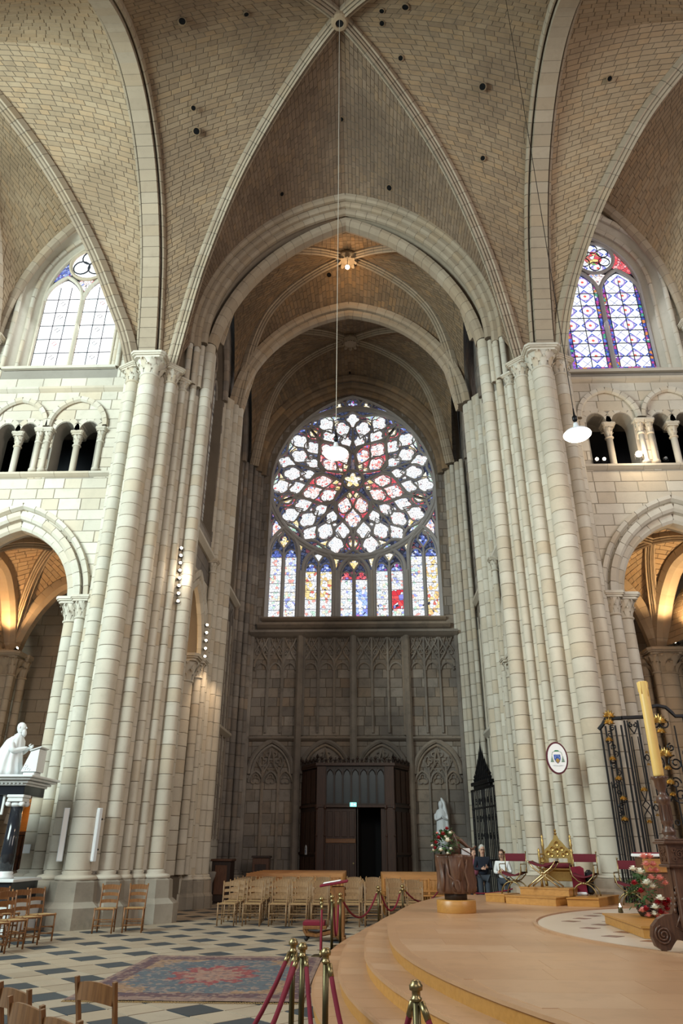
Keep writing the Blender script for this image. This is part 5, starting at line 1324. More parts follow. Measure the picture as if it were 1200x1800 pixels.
# ------------------------------------------------------------------ spotlights
def spotl(x, y, z, label, d=(0, -1, -.4), group='floodlights on the stonework', glow=True, r=.055):
    t = thing('floodlight', label, 'spotlight', (x, y, z), group=group); D = Vec(d).normalized(); R = D.to_track_quat('Z', 'Y').to_matrix()
    MB().lathe([(r * .5, -.14), (r * .8, -.12), (r, 0), (r, .02)], n=12, rot=R).build('housing', MAT['iron'], t, True)
    MB().lathe([(.001, .026), (r * .9, .022)], n=12, rot=R).build('lens', MAT['lamp_glow_small' if glow else 'porch_glass'], t)
    MB().tube([(-r * 1.2, 0, 0), (-r * 1.2, .0, -r * 1.8), (r * 1.2, 0, -r * 1.8), (r * 1.2, 0, 0)], .008, 4).build('bracket', MAT['iron'], t)
    return t
spotl(8.96, 18.92, 12.5, 'very bright floodlight on the ledge of the right triforium', (-.45, -1, -.55), r=.11)
spotl(7.68, 18.95, 12.36, 'left of two small lit floodlights under the right triforium arch'); spotl(7.9, 18.95, 12.36, 'right of two small lit floodlights under the right triforium arch')
spotl(9.75, 18.95, 12.36, 'unlit floodlight at the right edge of the right triforium', glow=False)
for k in range(8): spotl(-4.86 + .01 * k, 19.17, 9.65 - k * .235, 'small lit floodlight on the left pier, %s from the top of the string' % ordinal(k), (.5, -1, -.1), 'string of floodlights on the left pier', r=.045)
for k in range(5): spotl(-4.72, 22.72 + .02 * k, 8.35 - k * .26, 'small lit floodlight by the transept capital, %s from the top' % ordinal(k), (.6, -1, -.1), 'floodlights by the transept capital', r=.045)
spotl(-11.9, 24.45, 8.05, 'lit floodlight on the aisle capital at the left edge', (1, -.3, .6)); spotl(11.3, 24.3, 8.1, 'lit floodlight on the aisle capital at the right edge', (-1, -.3, .5))
point('flood_right_glow', (8.9, 18.55, 12.6), 55, (1, .8, .55), .1)
point('flood_left_glow', (-4.55, 18.95, 8.8), 14, (1, .85, .65), .1)

# ------------------------------------------------------------------ column loudspeakers, signs on the piers
for x, y, l, rz in ((-6.52, 17.86, 'tall slim white column loudspeaker on the left flank of the left pier', .3), (-5.77, 17.92, 'slim white column loudspeaker right of the great shaft of the left pier', -.5)):
    t = thing('column_loudspeaker', l, 'loudspeaker', (x, y, 1.32), rz)
    MB().bev((0, 0, .57), (.13, .10, 1.14)).build('cabinet', MAT['white_paint'], t)
    MB().box((0, -.053, .57), (.10, .006, 1.08)).build('grille', MAT['white_cloth'], t)
    MB().box((0, .08, .9), (.03, .09, .04)).box((0, .08, .25), (.03, .09, .04)).build('bracket', MAT['iron'], t)
tag(MB().bev((-7.72, 18.74, 1.58), (.18, .01, .2)).build('paper_notice', MAT['white_paint'], None, label='small white paper notice taped to the pier left of the loudspeaker', cat='sign'))
t = thing('oval_shield_sign', 'oval white sign with maroon rim and a coat of arms on the right pier', 'sign', (5.06, 17.66, 3.56), .0)
ell = lambda a, b, n=32: [(a * math.cos(2 * PI * i / n), b * math.sin(2 * PI * i / n)) for i in range(n)]
MB().prism(ell(.255, .365), lambda p: (p[0], 0, p[1]), lambda p: (p[0], .03, p[1])).build('rim', MAT['maroon'], t)
MB().prism(ell(.218, .325), lambda p: (p[0], -.012, p[1]), lambda p: (p[0], .0, p[1])).build('face', MAT['white_cloth'], t)
sh = [(-.075, .075), (.075, .075), (.075, -.02), (.05, -.08), (0, -.13), (-.05, -.08), (-.075, -.02)]
fp = lambda pts, m, nm, y=-.016: MB().prism(pts, lambda p: (p[0], y, p[1]), lambda p: (p[0], y + .004, p[1])).build(nm, MAT[m], t)
fp(sh, 'blue_enamel', 'shield'); fp([(-.055, -.05), (0, -.0), (.055, -.05), (0, -.125)], 'gold', 'shield_point', -.02)
for x, z in ((-.04, .04), (0, .045), (.04, .04), (-.045, -.0), (.045, -.0)): fp([(x - .008, z), (x, z - .008), (x + .008, z), (x, z + .014)], 'white_cloth', 'shield_charge', -.02)
fp([(-.055, .145), (.055, .145), (.06, .155), (.03, .175), (-.03, .175), (-.06, .155)], 'green_enamel', 'prelate_hat'); 
for s in (-1, 1):
    MB().tube([(s * .05, -.017, .15), (s * .10, -.017, .13), (s * .115, -.017, .09), (s * .12, -.017, .05)], .003, 4).build('cord', MAT['green_enamel'], t)
    for i, n in enumerate((1, 2, 3, 4)):
        for k in range(n): MB().lathe([(.008, -.012), (.006, .0), (.002, .012)], (s * (.125 + 0) + (k - (n - 1) / 2) * .018, -.02, .03 - i * .034), 6).build('tassel', MAT['green_enamel'], t)
MB().tube([(-.13 + .26 * i / 8, -.017, -.165 - .012 * math.sin(PI * i / 8)) for i in range(9)], .004, 4).build('motto_scroll', MAT['white_paint'], t)
MB().tube([(-.10 + .20 * i / 8, -.02, -.163 - .012 * math.sin(PI * i / 8)) for i in range(9)], .0022, 4).build('motto_line', MAT['lead'], t)

# ------------------------------------------------------------------ porch (wooden tambour) before the north door
t = thing('wooden_porch', 'large dark carved wooden porch with cresting and open door under the rose window', 'porch', (.13, 27.9, 0)); P = MAT['porch_wood']; D = MAT['dark_wood']
fh, bh, dep, H, Tz = 1.42, 2.12, 1.35, 4.42, 3.02
def panel(a, b, z0, z1, m, nm, th=.05, out=0):
    a, b = Vec(a), Vec(b); n = Vec((b.y - a.y, -(b.x - a.x))).normalized() * 1.0
    q = [(a.x + n.x * out, a.y + n.y * out), (b.x + n.x * out, b.y + n.y * out), (b.x - n.x * (th - out), b.y - n.y * (th - out)), (a.x - n.x * (th - out), a.y - n.y * (th - out))]
    return MB().zprism(q, z0, z1).build(nm, m, t)
def onp(a, b, u, o=0): a, b = Vec(a), Vec(b); p = a.lerp(b, u); n = Vec((b.y - a.y, -(b.x - a.x))).normalized(); return p + n * o
cantL = ((-bh, dep), (-fh, 0)); cantR = ((fh, 0), (bh, dep))
for (a, b), nm in ((cantL, 'left'), (cantR, 'right')):
    panel(a, b, 0.02, H, D, 'canted_side')
    for z0, z1 in ((.25, 1.35), (1.5, 2.85), (3.15, 4.3)):
        for k in range(3): p, q = onp(a, b, .08 + k * .30), onp(a, b, .08 + k * .30 + .24); panel(p, q, z0, z1, P, 'carved_panel', .02, .03)
    for z in (.15, 1.42, 3.0, 4.36): panel(a, b, z, z + .08, P, 'rail', .04, .05)
for x in (-fh + .16, fh - .16):
    MB().bev((x, 0, H / 2), (.34, .16, H - .04)).build('post', P, t)
    for dx in (-.15, .15):
        MB().lathe([(.05, .1), (.05, .3), (.03, .34), (.03, 2.0), (.05, 2.04), (.03, 2.08), (.03, 2.9), (.06, 2.95), (.06, 3.05)], (x + dx, -.08, 0), 8).build('colonnette', P, t)
# upper glazed screen of seven lights
MB().box((0, .04, 3.72), (2.2, .04, 1.3)).build('screen_glass', MAT['porch_glass'], t)
for k in range(8): MB().box((-1.09 + 2.18 * k / 7, -.02, 3.7), (.06, .08, 1.35)).build('mullion', D, t)
for k in range(7):
    c = -1.09 + 2.18 * (k + .5) / 7
    MB().tube([(x, -.03, z) for x, z in parch(c, .13, 4.1, 4.3, 5)], .022, 5).build('tracery_head', D, t)
    MB().box((c, -.02, 3.08), (.24, .05, .09)).build('carved_panel', D, t)
MB().bev((0, 0, 3.02), (2.9, .22, .09)).build('transom', P, t)
MB().zprism([(-bh - .06, dep), (-fh - .05, -.12), (fh + .05, -.12), (bh + .06, dep)], 4.42, 4.52).build('cornice', P, t)
MB().zprism([(-bh, dep), (-fh, 0), (fh, 0), (bh, dep)], 4.3, 4.42).build('roof', D, t)
loop = [(-bh, dep - .1), (-fh, -.06), (fh, -.06), (bh, dep - .1)]
for (a, b) in zip(loop, loop[1:]):
    n = max(4, round(math.hypot(b[0] - a[0], b[1] - a[1]) / .17))
    for k in range(n + 1):
        p = Vec(a).lerp(Vec(b), k / n); hh = .36 if k in (0, n) else (.27 if k % 2 else .18)
        MB().lathe([(.035, 4.5), (.05, 4.5 + hh * .3), (.025, 4.5 + hh * .45), (.06, 4.5 + hh * .65), (.03, 4.5 + hh * .8), (.002, 4.5 + hh)], (p.x, p.y, 0), 6).build('crest_finial', D, t)
        if k < n:
            q = Vec(a).lerp(Vec(b), (k + 1) / n); MB().tube([(p.x, p.y, 4.54), ((p.x + q.x) / 2, (p.y + q.y) / 2, 4.66), (q.x, q.y, 4.54)], .02, 5).build('crest_arch', D, t)
# doors: left leaf closed, right leaf swung inward leaving a black opening
MB().bev((-.54, .06, 1.5), (1.12, .06, 2.96)).build('door_leaf', P, t)
for z0, z1 in ((.15, .42), (.5, 1.75), (2.0, 2.85)):
    for k in range(4): MB().bev((-.93 + k * .265, .02, (z0 + z1) / 2), (.20, .03, z1 - z0)).build('door_panel', P, t)
MB().bev((-.54, .015, 1.87), (1.08, .03, .14)).build('door_rail', MAT['chair_wood'], t)
MB().bev((.12, .5, 1.5), (.05, .9, 2.96), rz=-.1).build('open_door_leaf', D, t)
MB().bev((1.02, .06, 1.5), (.2, .07, 2.96)).build('door_jamb', P, t)
MB().box((.5, 1.3, 1.6), (3.0, .04, 3.0)).build('dark_interior', MAT['dark_void'], t)
MB().lathe([(.001, -.02), (.03, -.01), (.03, .01)], (-.08, -.02, 1.15), 8, rot=Matrix.Rotation(PI / 2, 3, 'X')).build('door_knob', MAT['brass'], t)
t2 = thing('exit_sign', 'small lit green and white exit sign on the porch transom', 'exit sign', (.05, 27.76, 3.0))
MB().bev((0, 0, .07), (.24, .04, .14), .006).build('case', MAT['exit_light'], t2)
MB().box((-.045, -.022, .07), (.012, .004, .07)).box((-.045, -.022, .105), (.03, .004, .012)).ball((-.04, -.022, .12), .011, 6, 4).box((-.035, -.022, .05), (.03, .004, .010), ry=.7).box((-.06, -.022, .045), (.03, .004, .010), ry=-.8).build('running_figure', MAT['exit_white'], t2)
MB().prism([(.02, .06), (.06, .06), (.06, .045), (.09, .07), (.06, .095), (.06, .08), (.02, .08)], lambda p: (p[0], -.022, p[1]), lambda p: (p[0], -.018, p[1])).build('arrow', MAT['exit_white'], t2)
t3 = thing('arched_notice', 'small white arched notice on the dark left side of the porch', 'sign', (-1.68, 28.18, 1.42), -1.09)
MB().prism([(-.08, 0), (.08, 0), (.08, .2), (.06, .27), (0, .32), (-.06, .27), (-.08, .2)], lambda p: (p[0], -.0, p[1]), lambda p: (p[0], .012, p[1])).build('board', MAT['white_paint'], t3)
MB().ball((0, -.004, .2), .03, 8, 4, sy=.1).box((0, -.004, .1), (.05, .004, .1)).build('printed_picture', MAT['blue_enamel'], t3)

# ------------------------------------------------------------------ furniture along the left transept wall
t = thing('confessional', 'dark panelled wooden confessional behind the left pier', 'confessional', (-4.28, 26.3, 0))
MB().bev((0, 0, .62), (.62, .8, 1.22)).build('body', D, t); MB().bev((0, 0, 1.26), (.7, .9, .07)).build('cornice', MAT['carved_wood'], t)
MB().bev((0, -.41, .68), (.40, .03, .86)).build('door', MAT['carved_wood'], t); MB().bev((0, -.41, .14), (.5, .03, .18)).build('base_panel', D, t)
t = thing('low_cabinet', 'low dark brown cabinet against the far left wall beyond the pews', 'cabinet', (-3.3, 28.5, 0))
MB().bev((0, 0, .65), (.6, .5, 1.3)).build('body', MAT['carved_wood'], t); MB().bev((0, 0, 1.34), (.68, .56, .07)).build('top', D, t); MB().bev((0, -.26, .65), (.4, .02, .9)).build('door', D, t)
t = thing('side_bench', 'brown wooden bench standing behind the left pier', 'bench', (-5.25, 24.2, 0), .25)
MB().bev((0, 0, .47), (1.0, .42, .05)).build('seat', MAT['chair_wood'], t); MB().bev((-.1, .2, .86), (.9, .04, .14)).build('back_rail', MAT['chair_wood'], t)
for x, y, h in ((-.42, -.17, .45), (.42, -.17, .45), (-.42, .18, .92), (.35, .2, .92)): MB().bev((x, y, h / 2), (.06, .06, h)).build('leg', MAT['chair_wood'], t)
t = thing('holy_water_stoup', 'weathered stone stoup block on a carved post at the transept pier foot', 'stoup', (-4.5, 25.25, 0))
MB().lathe([(.14, 0), (.15, .1), (.10, .16), (.10, .62), (.17, .78), (.2, .92), (.16, .94)], n=12).build('bowl', DARK_LIME, t, True)

# ------------------------------------------------------------------ statue of a veiled woman on the end wall
def drape(mb, c, levels, folds=9, amp=.06, n=40, ph=0):
    """robe as one continuous fluted skin; levels = (z, rx, ry, dx, dy, fold depth)"""
    rows = []
    for (z, rx, ry, dx, dy, f) in levels:
        rows.append([(c[0] + dx + rx * (1 + f * amp * math.sin(folds * a + ph + z * 2)) * math.cos(a), c[1] + dy + ry * (1 + f * amp * math.sin(folds * a + ph + z * 2)) * math.sin(a), c[2] + z) for a in [2 * PI * k / n for k in range(n)]])
    k = len(mb.v); mb.grid(rows, True); mb.f.append(tuple(k + i for i in reversed(range(n)))); mb.f.append(tuple(k + (len(rows) - 1) * n + i for i in range(n)))
    return mb
def skin(name, verts, edges, radii, mat, parent, lv=2, root=0):
    me = bpy.data.meshes.new(name); me.from_pydata([tuple(v) for v in verts], edges, []); me.materials.append(mat)
    o = bpy.data.objects.new(name, me); link(o, parent)
    m = o.modifiers.new('skin', 'SKIN'); m.use_smooth_shade = True
    sv = me.skin_vertices[0] if me.skin_vertices else None
    if sv is None:
        b = bmesh.new(); b.from_mesh(me); lay = b.verts.layers.skin.verify(); b.to_mesh(me); b.free(); sv = me.skin_vertices[0]
    for i, r in enumerate(radii):
        rr_ = r if isinstance(r, tuple) else (r, r); sv.data[i].radius = rr_; sv.data[i].use_root = (i == root)
    s = o.modifiers.new('sub', 'SUBSURF'); s.levels = lv; s.render_levels = lv
    return o
MA = MAT['marble']
t = thing('veiled_statue', 'pale stone statue of a veiled woman standing on a bracket at the end wall', 'statue', (3.32, 28.85, 1.62))
b = MB(); drape(b, (0, 0, 0), [(0, .22, .18, 0, 0, 1), (.3, .21, .16, 0, 0, 1), (.7, .19, .15, 0, 0, .8), (1.0, .18, .13, 0, 0, .5), (1.2, .21, .13, 0, 0, .3), (1.32, .15, .10, 0, 0, .1), (1.36, .07, .07, 0, 0, 0), (1.40, .07, .07, 0, -.01, 0), (1.46, .085, .10, 0, -.02, 0), (1.54, .09, .105, 0, -.02, 0), (1.62, .06, .07, 0, -.01, 0), (1.65, .01, .01, 0, -.01, 0)])
b.build('robed_figure', MAT['white_paint'], t, True)
skin('folded_arms', [(-.2, 0, 1.2), (-.22, -.08, .98), (-.04, -.2, 1.06), (.2, 0, 1.2), (.22, -.08, .98), (.04, -.2, 1.06), (0, -.22, 1.12)], [(0, 1), (1, 2), (3, 4), (4, 5), (2, 6), (5, 6)], [.06, .055, .035, .06, .055, .035, .03], MAT['white_paint'], t)
b = MB(); drape(b, (.16, .02, .25), [(0, .10, .12, 0, 0, 1), (.5, .10, .12, .02, 0, 1), (1.0, .09, .1, .0, 0, 1), (1.35, .08, .09, -.06, 0, .6), (1.5, .03, .04, -.12, 0, .3)], 6, .1, 24); b.build('hanging_veil', MAT['white_paint'], t, True)
MB().lathe([(.08, -.35), (.14, -.2), (.2, -.08), (.26, 0)], n=8, a0=PI / 8).build('bracket', DARK_LIME, t)
t = thing('wall_candle_holder', 'small black wall bracket right of the veiled statue', 'candle holder', (3.7, 29.0, 2.0))
MB().tube([(0, .2, 0), (0, -.1, 0)], .015, 5).ball((0, -.12, 0), .05).build('arm', MAT['iron'], t)
# ------------------------------------------------------------------ monument with the kneeling figure, left edge
BM = MAT['black_marble']
t = thing('marble_monument', 'black and white marble monument with columns at the left edge, before the arcade', 'monument', (-7.15, 16.6, 0))
MB().bev((-1.0, .3, .3), (2.9, 1.5, .58)).build('plinth', MA, t); MB().bev((-1.0, .3, .78), (2.7, 1.3, .34)).build('pedestal', BM, t); MB().bev((-1.0, .3, .98), (2.8, 1.4, .06)).build('pedestal_moulding', MA, t)
for dx in (0, -2.0):
    for dy in ((0, .7) if dx else (0,)):
        MB().lathe([(.19, 1.01), (.19, 1.06), (.16, 1.08), (.17, 1.12), (.15, 1.15)], (dx, dy, 0), 20).build('column_base', MA, t, True)
        MB().lathe([(.145, 1.15), (.15, 1.5), (.125, 2.42)], (dx, dy, 0), 24).build('column_shaft', BM, t, True)
        c = MB().lathe([(.125, 2.42), (.15, 2.45), (.15, 2.5)], (dx, dy, 0), 20).bev((dx, dy, 2.54), (.36, .36, .05)).build('ionic_capital', MA, t)
        for sx in (-1, 1):
            for sy in (-1, 1): MB().lathe([(.02, -.05), (.055, -.045), (.055, .045), (.02, .05)], (dx + sx * .15, dy + sy * .11, 2.475), 12, rot=Matrix.Rotation(PI / 2, 3, 'X')).build('volute', MA, c, True)
        MB().bev((dx, dy, 2.58), (.34, .34, .04)).bev((dx, dy, 2.63), (.38, .38, .06)).build('architrave_block', MA, t)
MB().bev((-1.0, .35, 2.75), (2.34, 1.06, .20)).build('frieze', BM, t)
for z, e in ((2.87, .04), (2.92, .1), (2.98, .18), (3.03, .24)): MB().bev((-1.0, .35, z), (2.34 + 2 * e, 1.06 + 2 * e, .05)).build('cornice_moulding', MA, t)
for k in range(26): MB().box((-2.1 + k * .089, -.235, 2.895), (.045, .05, .04)).build('dentil', MA, t)
MB().bev((-.95, -.10, 2.5), (1.4, .04, .5)).build('inscription_frame', MA, t); MB().bev((-.95, -.125, 2.5), (1.3, .02, .42)).build('inscription_panel', BM, t)
t = thing('kneeling_statue', 'white marble statue of a bearded man kneeling in a long cloak with joined hands', 'statue', (-7.62, 16.75, 3.06), .0)
b = MB(); drape(b, (0, 0, 0), [(0, .44, .30, -.1, 0, 1), (.12, .42, .29, -.09, 0, 1), (.3, .34, .27, -.05, 0, 1), (.5, .27, .24, .0, 0, .8), (.66, .24, .23, .05, 0, .5), (.78, .20, .22, .08, 0, .2), (.86, .13, .14, .11, 0, .1), (.90, .075, .08, .13, 0, 0), (.94, .07, .07, .14, 0, 0)], 13, .09, 56)
b.build('cloaked_body', MA, t, True)
hd = MB(); drape(hd, (.16, 0, .93), [(0, .055, .05, 0, 0, 0), (.04, .08, .065, .01, 0, 0), (.09, .10, .08, .005, 0, 0), (.15, .105, .085, 0, 0, 0), (.21, .09, .08, -.005, 0, 0), (.25, .05, .045, -.01, 0, 0), (.262, .01, .01, -.01, 0, 0)], 1, 0, 20)
hh = hd.build('head', MA, t, True)
nz_ = MB(); nz_.tube([(.262, 0, 1.09), (.285, 0, 1.06), (.262, 0, 1.045)], [.008, .018, .01], 6).build('nose', MA, hh, True)
for s in (-1, 1): MB().ball((.245, s * .035, 1.09), .014).build('eye', MA, hh, True); MB().ball((.155, s * .088, 1.075), .024, sx=.8, sy=.5, sz=1.3).build('ear', MA, hh, True)
b = MB(); drape(b, (.235, 0, .86), [(0, .015, .02, .02, 0, 0), (.06, .05, .05, .01, 0, 1), (.12, .05, .062, 0, 0, 1), (.17, .03, .05, .0, 0, 0)], 7, .12, 20); b.build('beard', MA, hh, True)
MB().tube([(.1, 0, .82), (.13, 0, .88)], .1, 10).build('collar', MA, t, True)
for s in (-1, 1):
    skin('arm', [(.07, s * .20, .74), (.16, s * .22, .52), (.36, s * .07, .60), (.41, s * .03, .63)], [(0, 1), (1, 2), (2, 3)], [.085, .075, .045, .028], MA, t)
    for k in range(5):
        a = .40 + .006 * k; z = .66 + .0 * k
        off = (-.032 + .018 * k) if k < 4 else -.01
        if k < 4: MB().tube([(.43, s * .014, .62 + off), (.475, s * .012, .64 + off), (.52 - abs(k - 1.5) * .008, s * .008, .665 + off)], [.010, .0095, .007], 6).build('finger', MA, t, True)
        else: MB().tube([(.415, s * .02, .655), (.43, s * .018, .69), (.45, s * .012, .71)], [.011, .01, .007], 6).build('thumb', MA, t, True)
t = thing('marble_prayer_desk', 'white marble desk with an open book before the kneeling statue', 'prayer desk', (-6.98, 16.65, 3.06))
MB().prism([(-.17, .08), (.17, .08), (.17, .56), (-.02, .50)], lambda p: (p[0], -.2, p[1]), lambda p: (p[0], .2, p[1])).build('draped_desk', MA, t)
MB().bev((0, 0, .04), (.26, .34, .08)).build('base', MA, t); MB().bev((.08, 0, .565), (.28, .44, .03), ry=-.3).build('open_book', MA, t)
for x, z in ((-.10, .14), (-.07, .2), (.0, .13)): MB().tube([(x + .03 * math.cos(a), -.205, z + .03 * math.sin(a)) for a in [2 * PI * i / 8 for i in range(8)]], .006, 4, True).build('carved_ornament', MAT['white_paint'], t)

# ------------------------------------------------------------------ doorway of the left aisle: glowing wood and iron grille
t = bpy.data.objects.new('door_1', None); link(t); t['kind'] = 'structure'
MB().box((-11.1, 27.2, 2.1), (2.0, .06, 2.9)).build('door_lining', MAT['step_wood'], t)
for k in range(5): MB().bev((-11.75 + k * .32, 26.95, 1.45), (.27, .05, 1.1)).build('door_panel', MAT['carved_wood'], t)
MB().bev((-11.1, 26.9, 2.08), (1.7, .08, .1)).build('door_rail', MAT['carved_wood'], t)
point('lamp_doorway', (-11.1, 26.85, 2.75), 16, (1, .5, .16), .06)
for k in range(9): MB().tube([(-11.85 + k * .19, 26.7, .92), (-11.85 + k * .19, 26.7, 2.0)], .014, 5).build('iron_bar', MAT['iron'], t)
for k in range(8):
    c = -11.76 + k * .19
    MB().tube([(c + .07 * math.cos(a) * (1 - i / 26), 26.7, 1.3 + .07 * math.sin(a) * (1 - i / 26)) for i, a in enumerate([.6 * j for j in range(20)])], .008, 4).build('iron_scroll', MAT['iron'], t)
MB().tube([(-11.9, 26.7, 2.0), (-10.3, 26.7, 2.0)], .02, 5).build('iron_rail', MAT['iron'], t)

# ------------------------------------------------------------------ carved reading stand (ambo) with flowers
t = thing('carved_ambo', 'reading stand carved from a dark tree trunk on a round pale wooden base', 'ambo', (2.14, 14.35, .6))
MB().lathe([(.34, .0), (.345, .01), (.345, .19), (.335, .2), (.001, .2)], n=40).build('round_base', MAT['step_wood'], t, True)
MB().lathe([(.2, .2), (.2, .32), (.19, .33)], n=20).build('foot', MAT['dark_wood'], t, True)
rows = []; ra = random.Random(8)
for j in range(15):
    z = .30 + .62 * j / 14; row = []
    for k in range(56):
        a = 2 * PI * k / 56
        r = .315 + .022 * math.sin(5 * a + 1.3 + 2 * z) + .02 * math.sin(9 * a + z * 7) + .016 * math.sin(17 * a + 11 * z) + .012 * math.sin(3 * a - 9 * z)
        if j == 0: r *= .9
        row.append((r * 1.02 * math.cos(a), r * .9 * math.sin(a), z + (.012 * math.sin(3 * a) if j > 13 else 0)))
    rows.append(row)
m = MB(); m.grid(rows, True); m.f.append(tuple(range(14 * 56, 15 * 56))); m.build('trunk', MAT['trunk_wood'], t, True)
for (x, pts) in ((0, [(-.16, .85), (-.14, .6), (-.06, .52), (.03, .5), (.06, .42), (.05, .33)]), (0, [(.1, .86), (.04, .7), (.06, .5)]), (0, [(-.25, .8), (-.22, .5), (-.24, .34)]), (0, [(.2, .84), (.16, .66), (.21, .45), (.19, .33)]), (0, [(-.05, .52), (-.08, .42), (-.03, .34)])):
    MB().tube([(px, -.30 + abs(px) * .28, pz) for px, pz in pts], [.02, .024, .026, .022, .02, .016][:len(pts)], 6).build('carved_branch', MAT['trunk_wood'], t, True)
# the carved bird that carries the book
br = MB(); br.tube([(.05, 0, .90), (.06, .0, 1.02), (.03, 0, 1.16), (.0, 0, 1.26), (-.03, -.02, 1.31)], [.09, .085, .075, .05, .03], 10).build('carved_bird', MAT['trunk_wood'], t, True)
for s, pts in ((1, [(.04, 1.2), (.16, 1.14), (.26, 1.05), (.34, 1.01), (.42, 1.06)]),):
    MB().tube([(x, 0, z) for x, z in pts], [.05, .04, .03, .022, .012], 7).build('wing', MAT['trunk_wood'], t, True)
MB().bev((.18, .04, 1.0), (.34, .24, .02), ry=.5).build('book_rest', MAT['trunk_wood'], t); MB().bev((.22, -.06, .955), (.16, .02, .14)).build('white_card', MAT['white_cloth'], t)

def flower(parent, c, r, mat, d=None, name='bloom'):
    mb = MB(); rr_ = random.Random(int((c[0] + c[2]) * 1000)); c = Vec(c)
    for lay, (n, q, tilt) in enumerate(((6, 1.0, .25), (5, .75, .6), (4, .45, 1.0))):
        for k in range(n):
            a = 2 * PI * k / n + lay * .5 + rr_.uniform(-.15, .15)
            o = Vec((math.cos(a), math.sin(a), 0)); up = Vec((0, 0, 1)); s_ = Vec((-o.y, o.x, 0))
            p0 = c; p1 = c + o * r * q * .6 + up * r * tilt * .5 ; p2 = c + o * r * q + up * r * tilt * .9
            w = r * .42 * q + .004
            mb.grid([[p0 - s_ * w * .3, p0 + s_ * w * .3], [p1 - s_ * w, p1 + s_ * w], [p2 - s_ * w * .7, p2 + s_ * w * .7]])
    mb.ball(c + Vec((0, 0, r * .3)), r * .42, 8, 5)
    return mb.build(name, MAT[mat], parent)
def leaves(parent, c, rad, n, size, seed=1, name='foliage'):
    mb = MB(); r = random.Random(seed)
    for i in range(n):
        a, b_ = r.uniform(0, 2 * PI), r.uniform(-.6, 1.3); q = r.uniform(.4, 1)
        d = Vec((math.cos(a) * math.cos(b_), math.sin(a) * math.cos(b_), math.sin(b_))); o = Vec(c) + Vec((d.x * rad[0], d.y * rad[1], d.z * rad[2])) * q
        s_ = d.cross(Vec((0, 0, 1))).normalized() * size * .28; e = d * size
        mb.grid([[o, o], [o + e * .5 - s_ + Vec((0, 0, .01)), o + e * .5 + s_], [o + e + Vec((0, 0, -.02)), o + e]])
    return mb.build(name, MAT['leaf'], parent, fix=False, kind='stuff')
t = thing('flower_arrangement', 'arrangement of dark red and cream flowers on the carved reading stand', 'flowers', (1.98, 14.2, 1.53))
leaves(t, (0, 0, .15), (.2, .16, .24), 160, .1, 3)
for (x, y, z, r, m) in ((.04, -.1, .40, .055, 'petal_red'), (-.04, -.15, .31, .06, 'petal_red'), (-.12, -.16, .25, .055, 'petal_red'), (-.17, -.15, .17, .055, 'petal_red'), (-.19, -.12, .08, .05, 'petal_red'), (.09, -.15, .33, .045, 'petal_white'), (.03, -.2, .20, .075, 'petal_white'), (-.10, -.2, .05, .06, 'petal_white'), (.08, -.19, .07, .045, 'petal_white'), (-.0, -.17, .27, .04, 'petal_white'), (-.24, -.1, .12, .04, 'petal_white'), (.02, -.2, .0, .04, 'petal_white'), (-.14, -.1, .33, .035, 'petal_pink'), (-.22, -.1, .05, .04, 'petal_white')):
    flower(t, (x, y, z), r, m)

# ------------------------------------------------------------------ dais, throne and folding chairs
SW = MAT['step_wood']
def block(name, label, q, z0, z1):
    o = bpy.data.objects.new(name, None); link(o); tag(o, label, 'dais step', 'wooden dais steps under the throne')
    MB().zprism(q, z0, z1 - .025).build('step_body', SW, o)
    c = (sum(p[0] for p in q) / len(q), sum(p[1] for p in q) / len(q)); MB().zprism([(c[0] + (p[0] - c[0]) * 1.03, c[1] + (p[1] - c[1]) * 1.03) for p in q], z1 - .025, z1).build('step_top', SW, o)
block('dais_step', 'ochre wooden step at the left end of the dais, under a red folding chair', [(3.10, 17.35), (3.44, 17.02), (3.86, 17.55), (3.52, 17.9)], .603, .755)
block('dais_step', 'wide ochre front step of the dais before the throne', [(3.42, 16.72), (4.27, 15.98), (4.85, 16.75), (4.0, 17.45)], .603, .755)
block('dais_step', 'ochre wooden step at the right end of the dais, under a red folding chair', [(4.50, 16.02), (5.08, 15.88), (5.85, 17.1), (5.1, 17.2), (5.04, 16.78)], .603, .755)
block('dais_step', 'upper ochre step of the dais carrying the gilded throne', [(3.78, 16.98), (4.62, 16.28), (5.05, 16.95), (4.3, 17.5)], .757, .90)
G = MAT['gold']
t = thing('gilded_throne', 'high-backed gilded throne with carved openwork back at the foot of the right pier', 'throne', (4.68, 17.2, .9), -.35)
for s in (-1, 1):
    MB().lathe([(.03, .0), (.035, .05), (.022, .1), (.03, .3), (.022, .35), (.022, .75), (.035, .8), (.02, .84), (.03, .9), (.014, .93), (.028, .97), (.002, 1.02)], (s * .30, .16, 0), 8).build('back_post', G, t, True)
    MB().lathe([(.03, .0), (.022, .1), (.028, .3), (.022, .5), (.03, .62), (.02, .66), (.028, .7), (.002, .74)], (s * .34, -.26, 0), 8).build('front_post', G, t, True)
    MB().bev((s * .32, -.05, .62), (.03, .42, .03)).build('armrest', G, t)
    for k in range(4): MB().tube([(s * .32, -.2 + k * .1 + .035 * math.cos(a), .5 + .055 * math.sin(a)) for a in [2 * PI * i / 10 for i in range(10)]], .009, 4, True).build('arm_tracery', G, t)
    MB().bev((s * .32, -.05, .42), (.03, .42, .03)).build('side_rail', G, t)
prof = [(-.28, .28), (.28, .28), (.28, .70), (.20, .76), (.12, .86), (.06, .92), (.04, .98), (0, 1.04), (-.04, .98), (-.06, .92), (-.12, .86), (-.20, .76), (-.28, .70)]
hol = [[(-.2, .46), (.2, .46), (.2, .54), (-.2, .54)]]
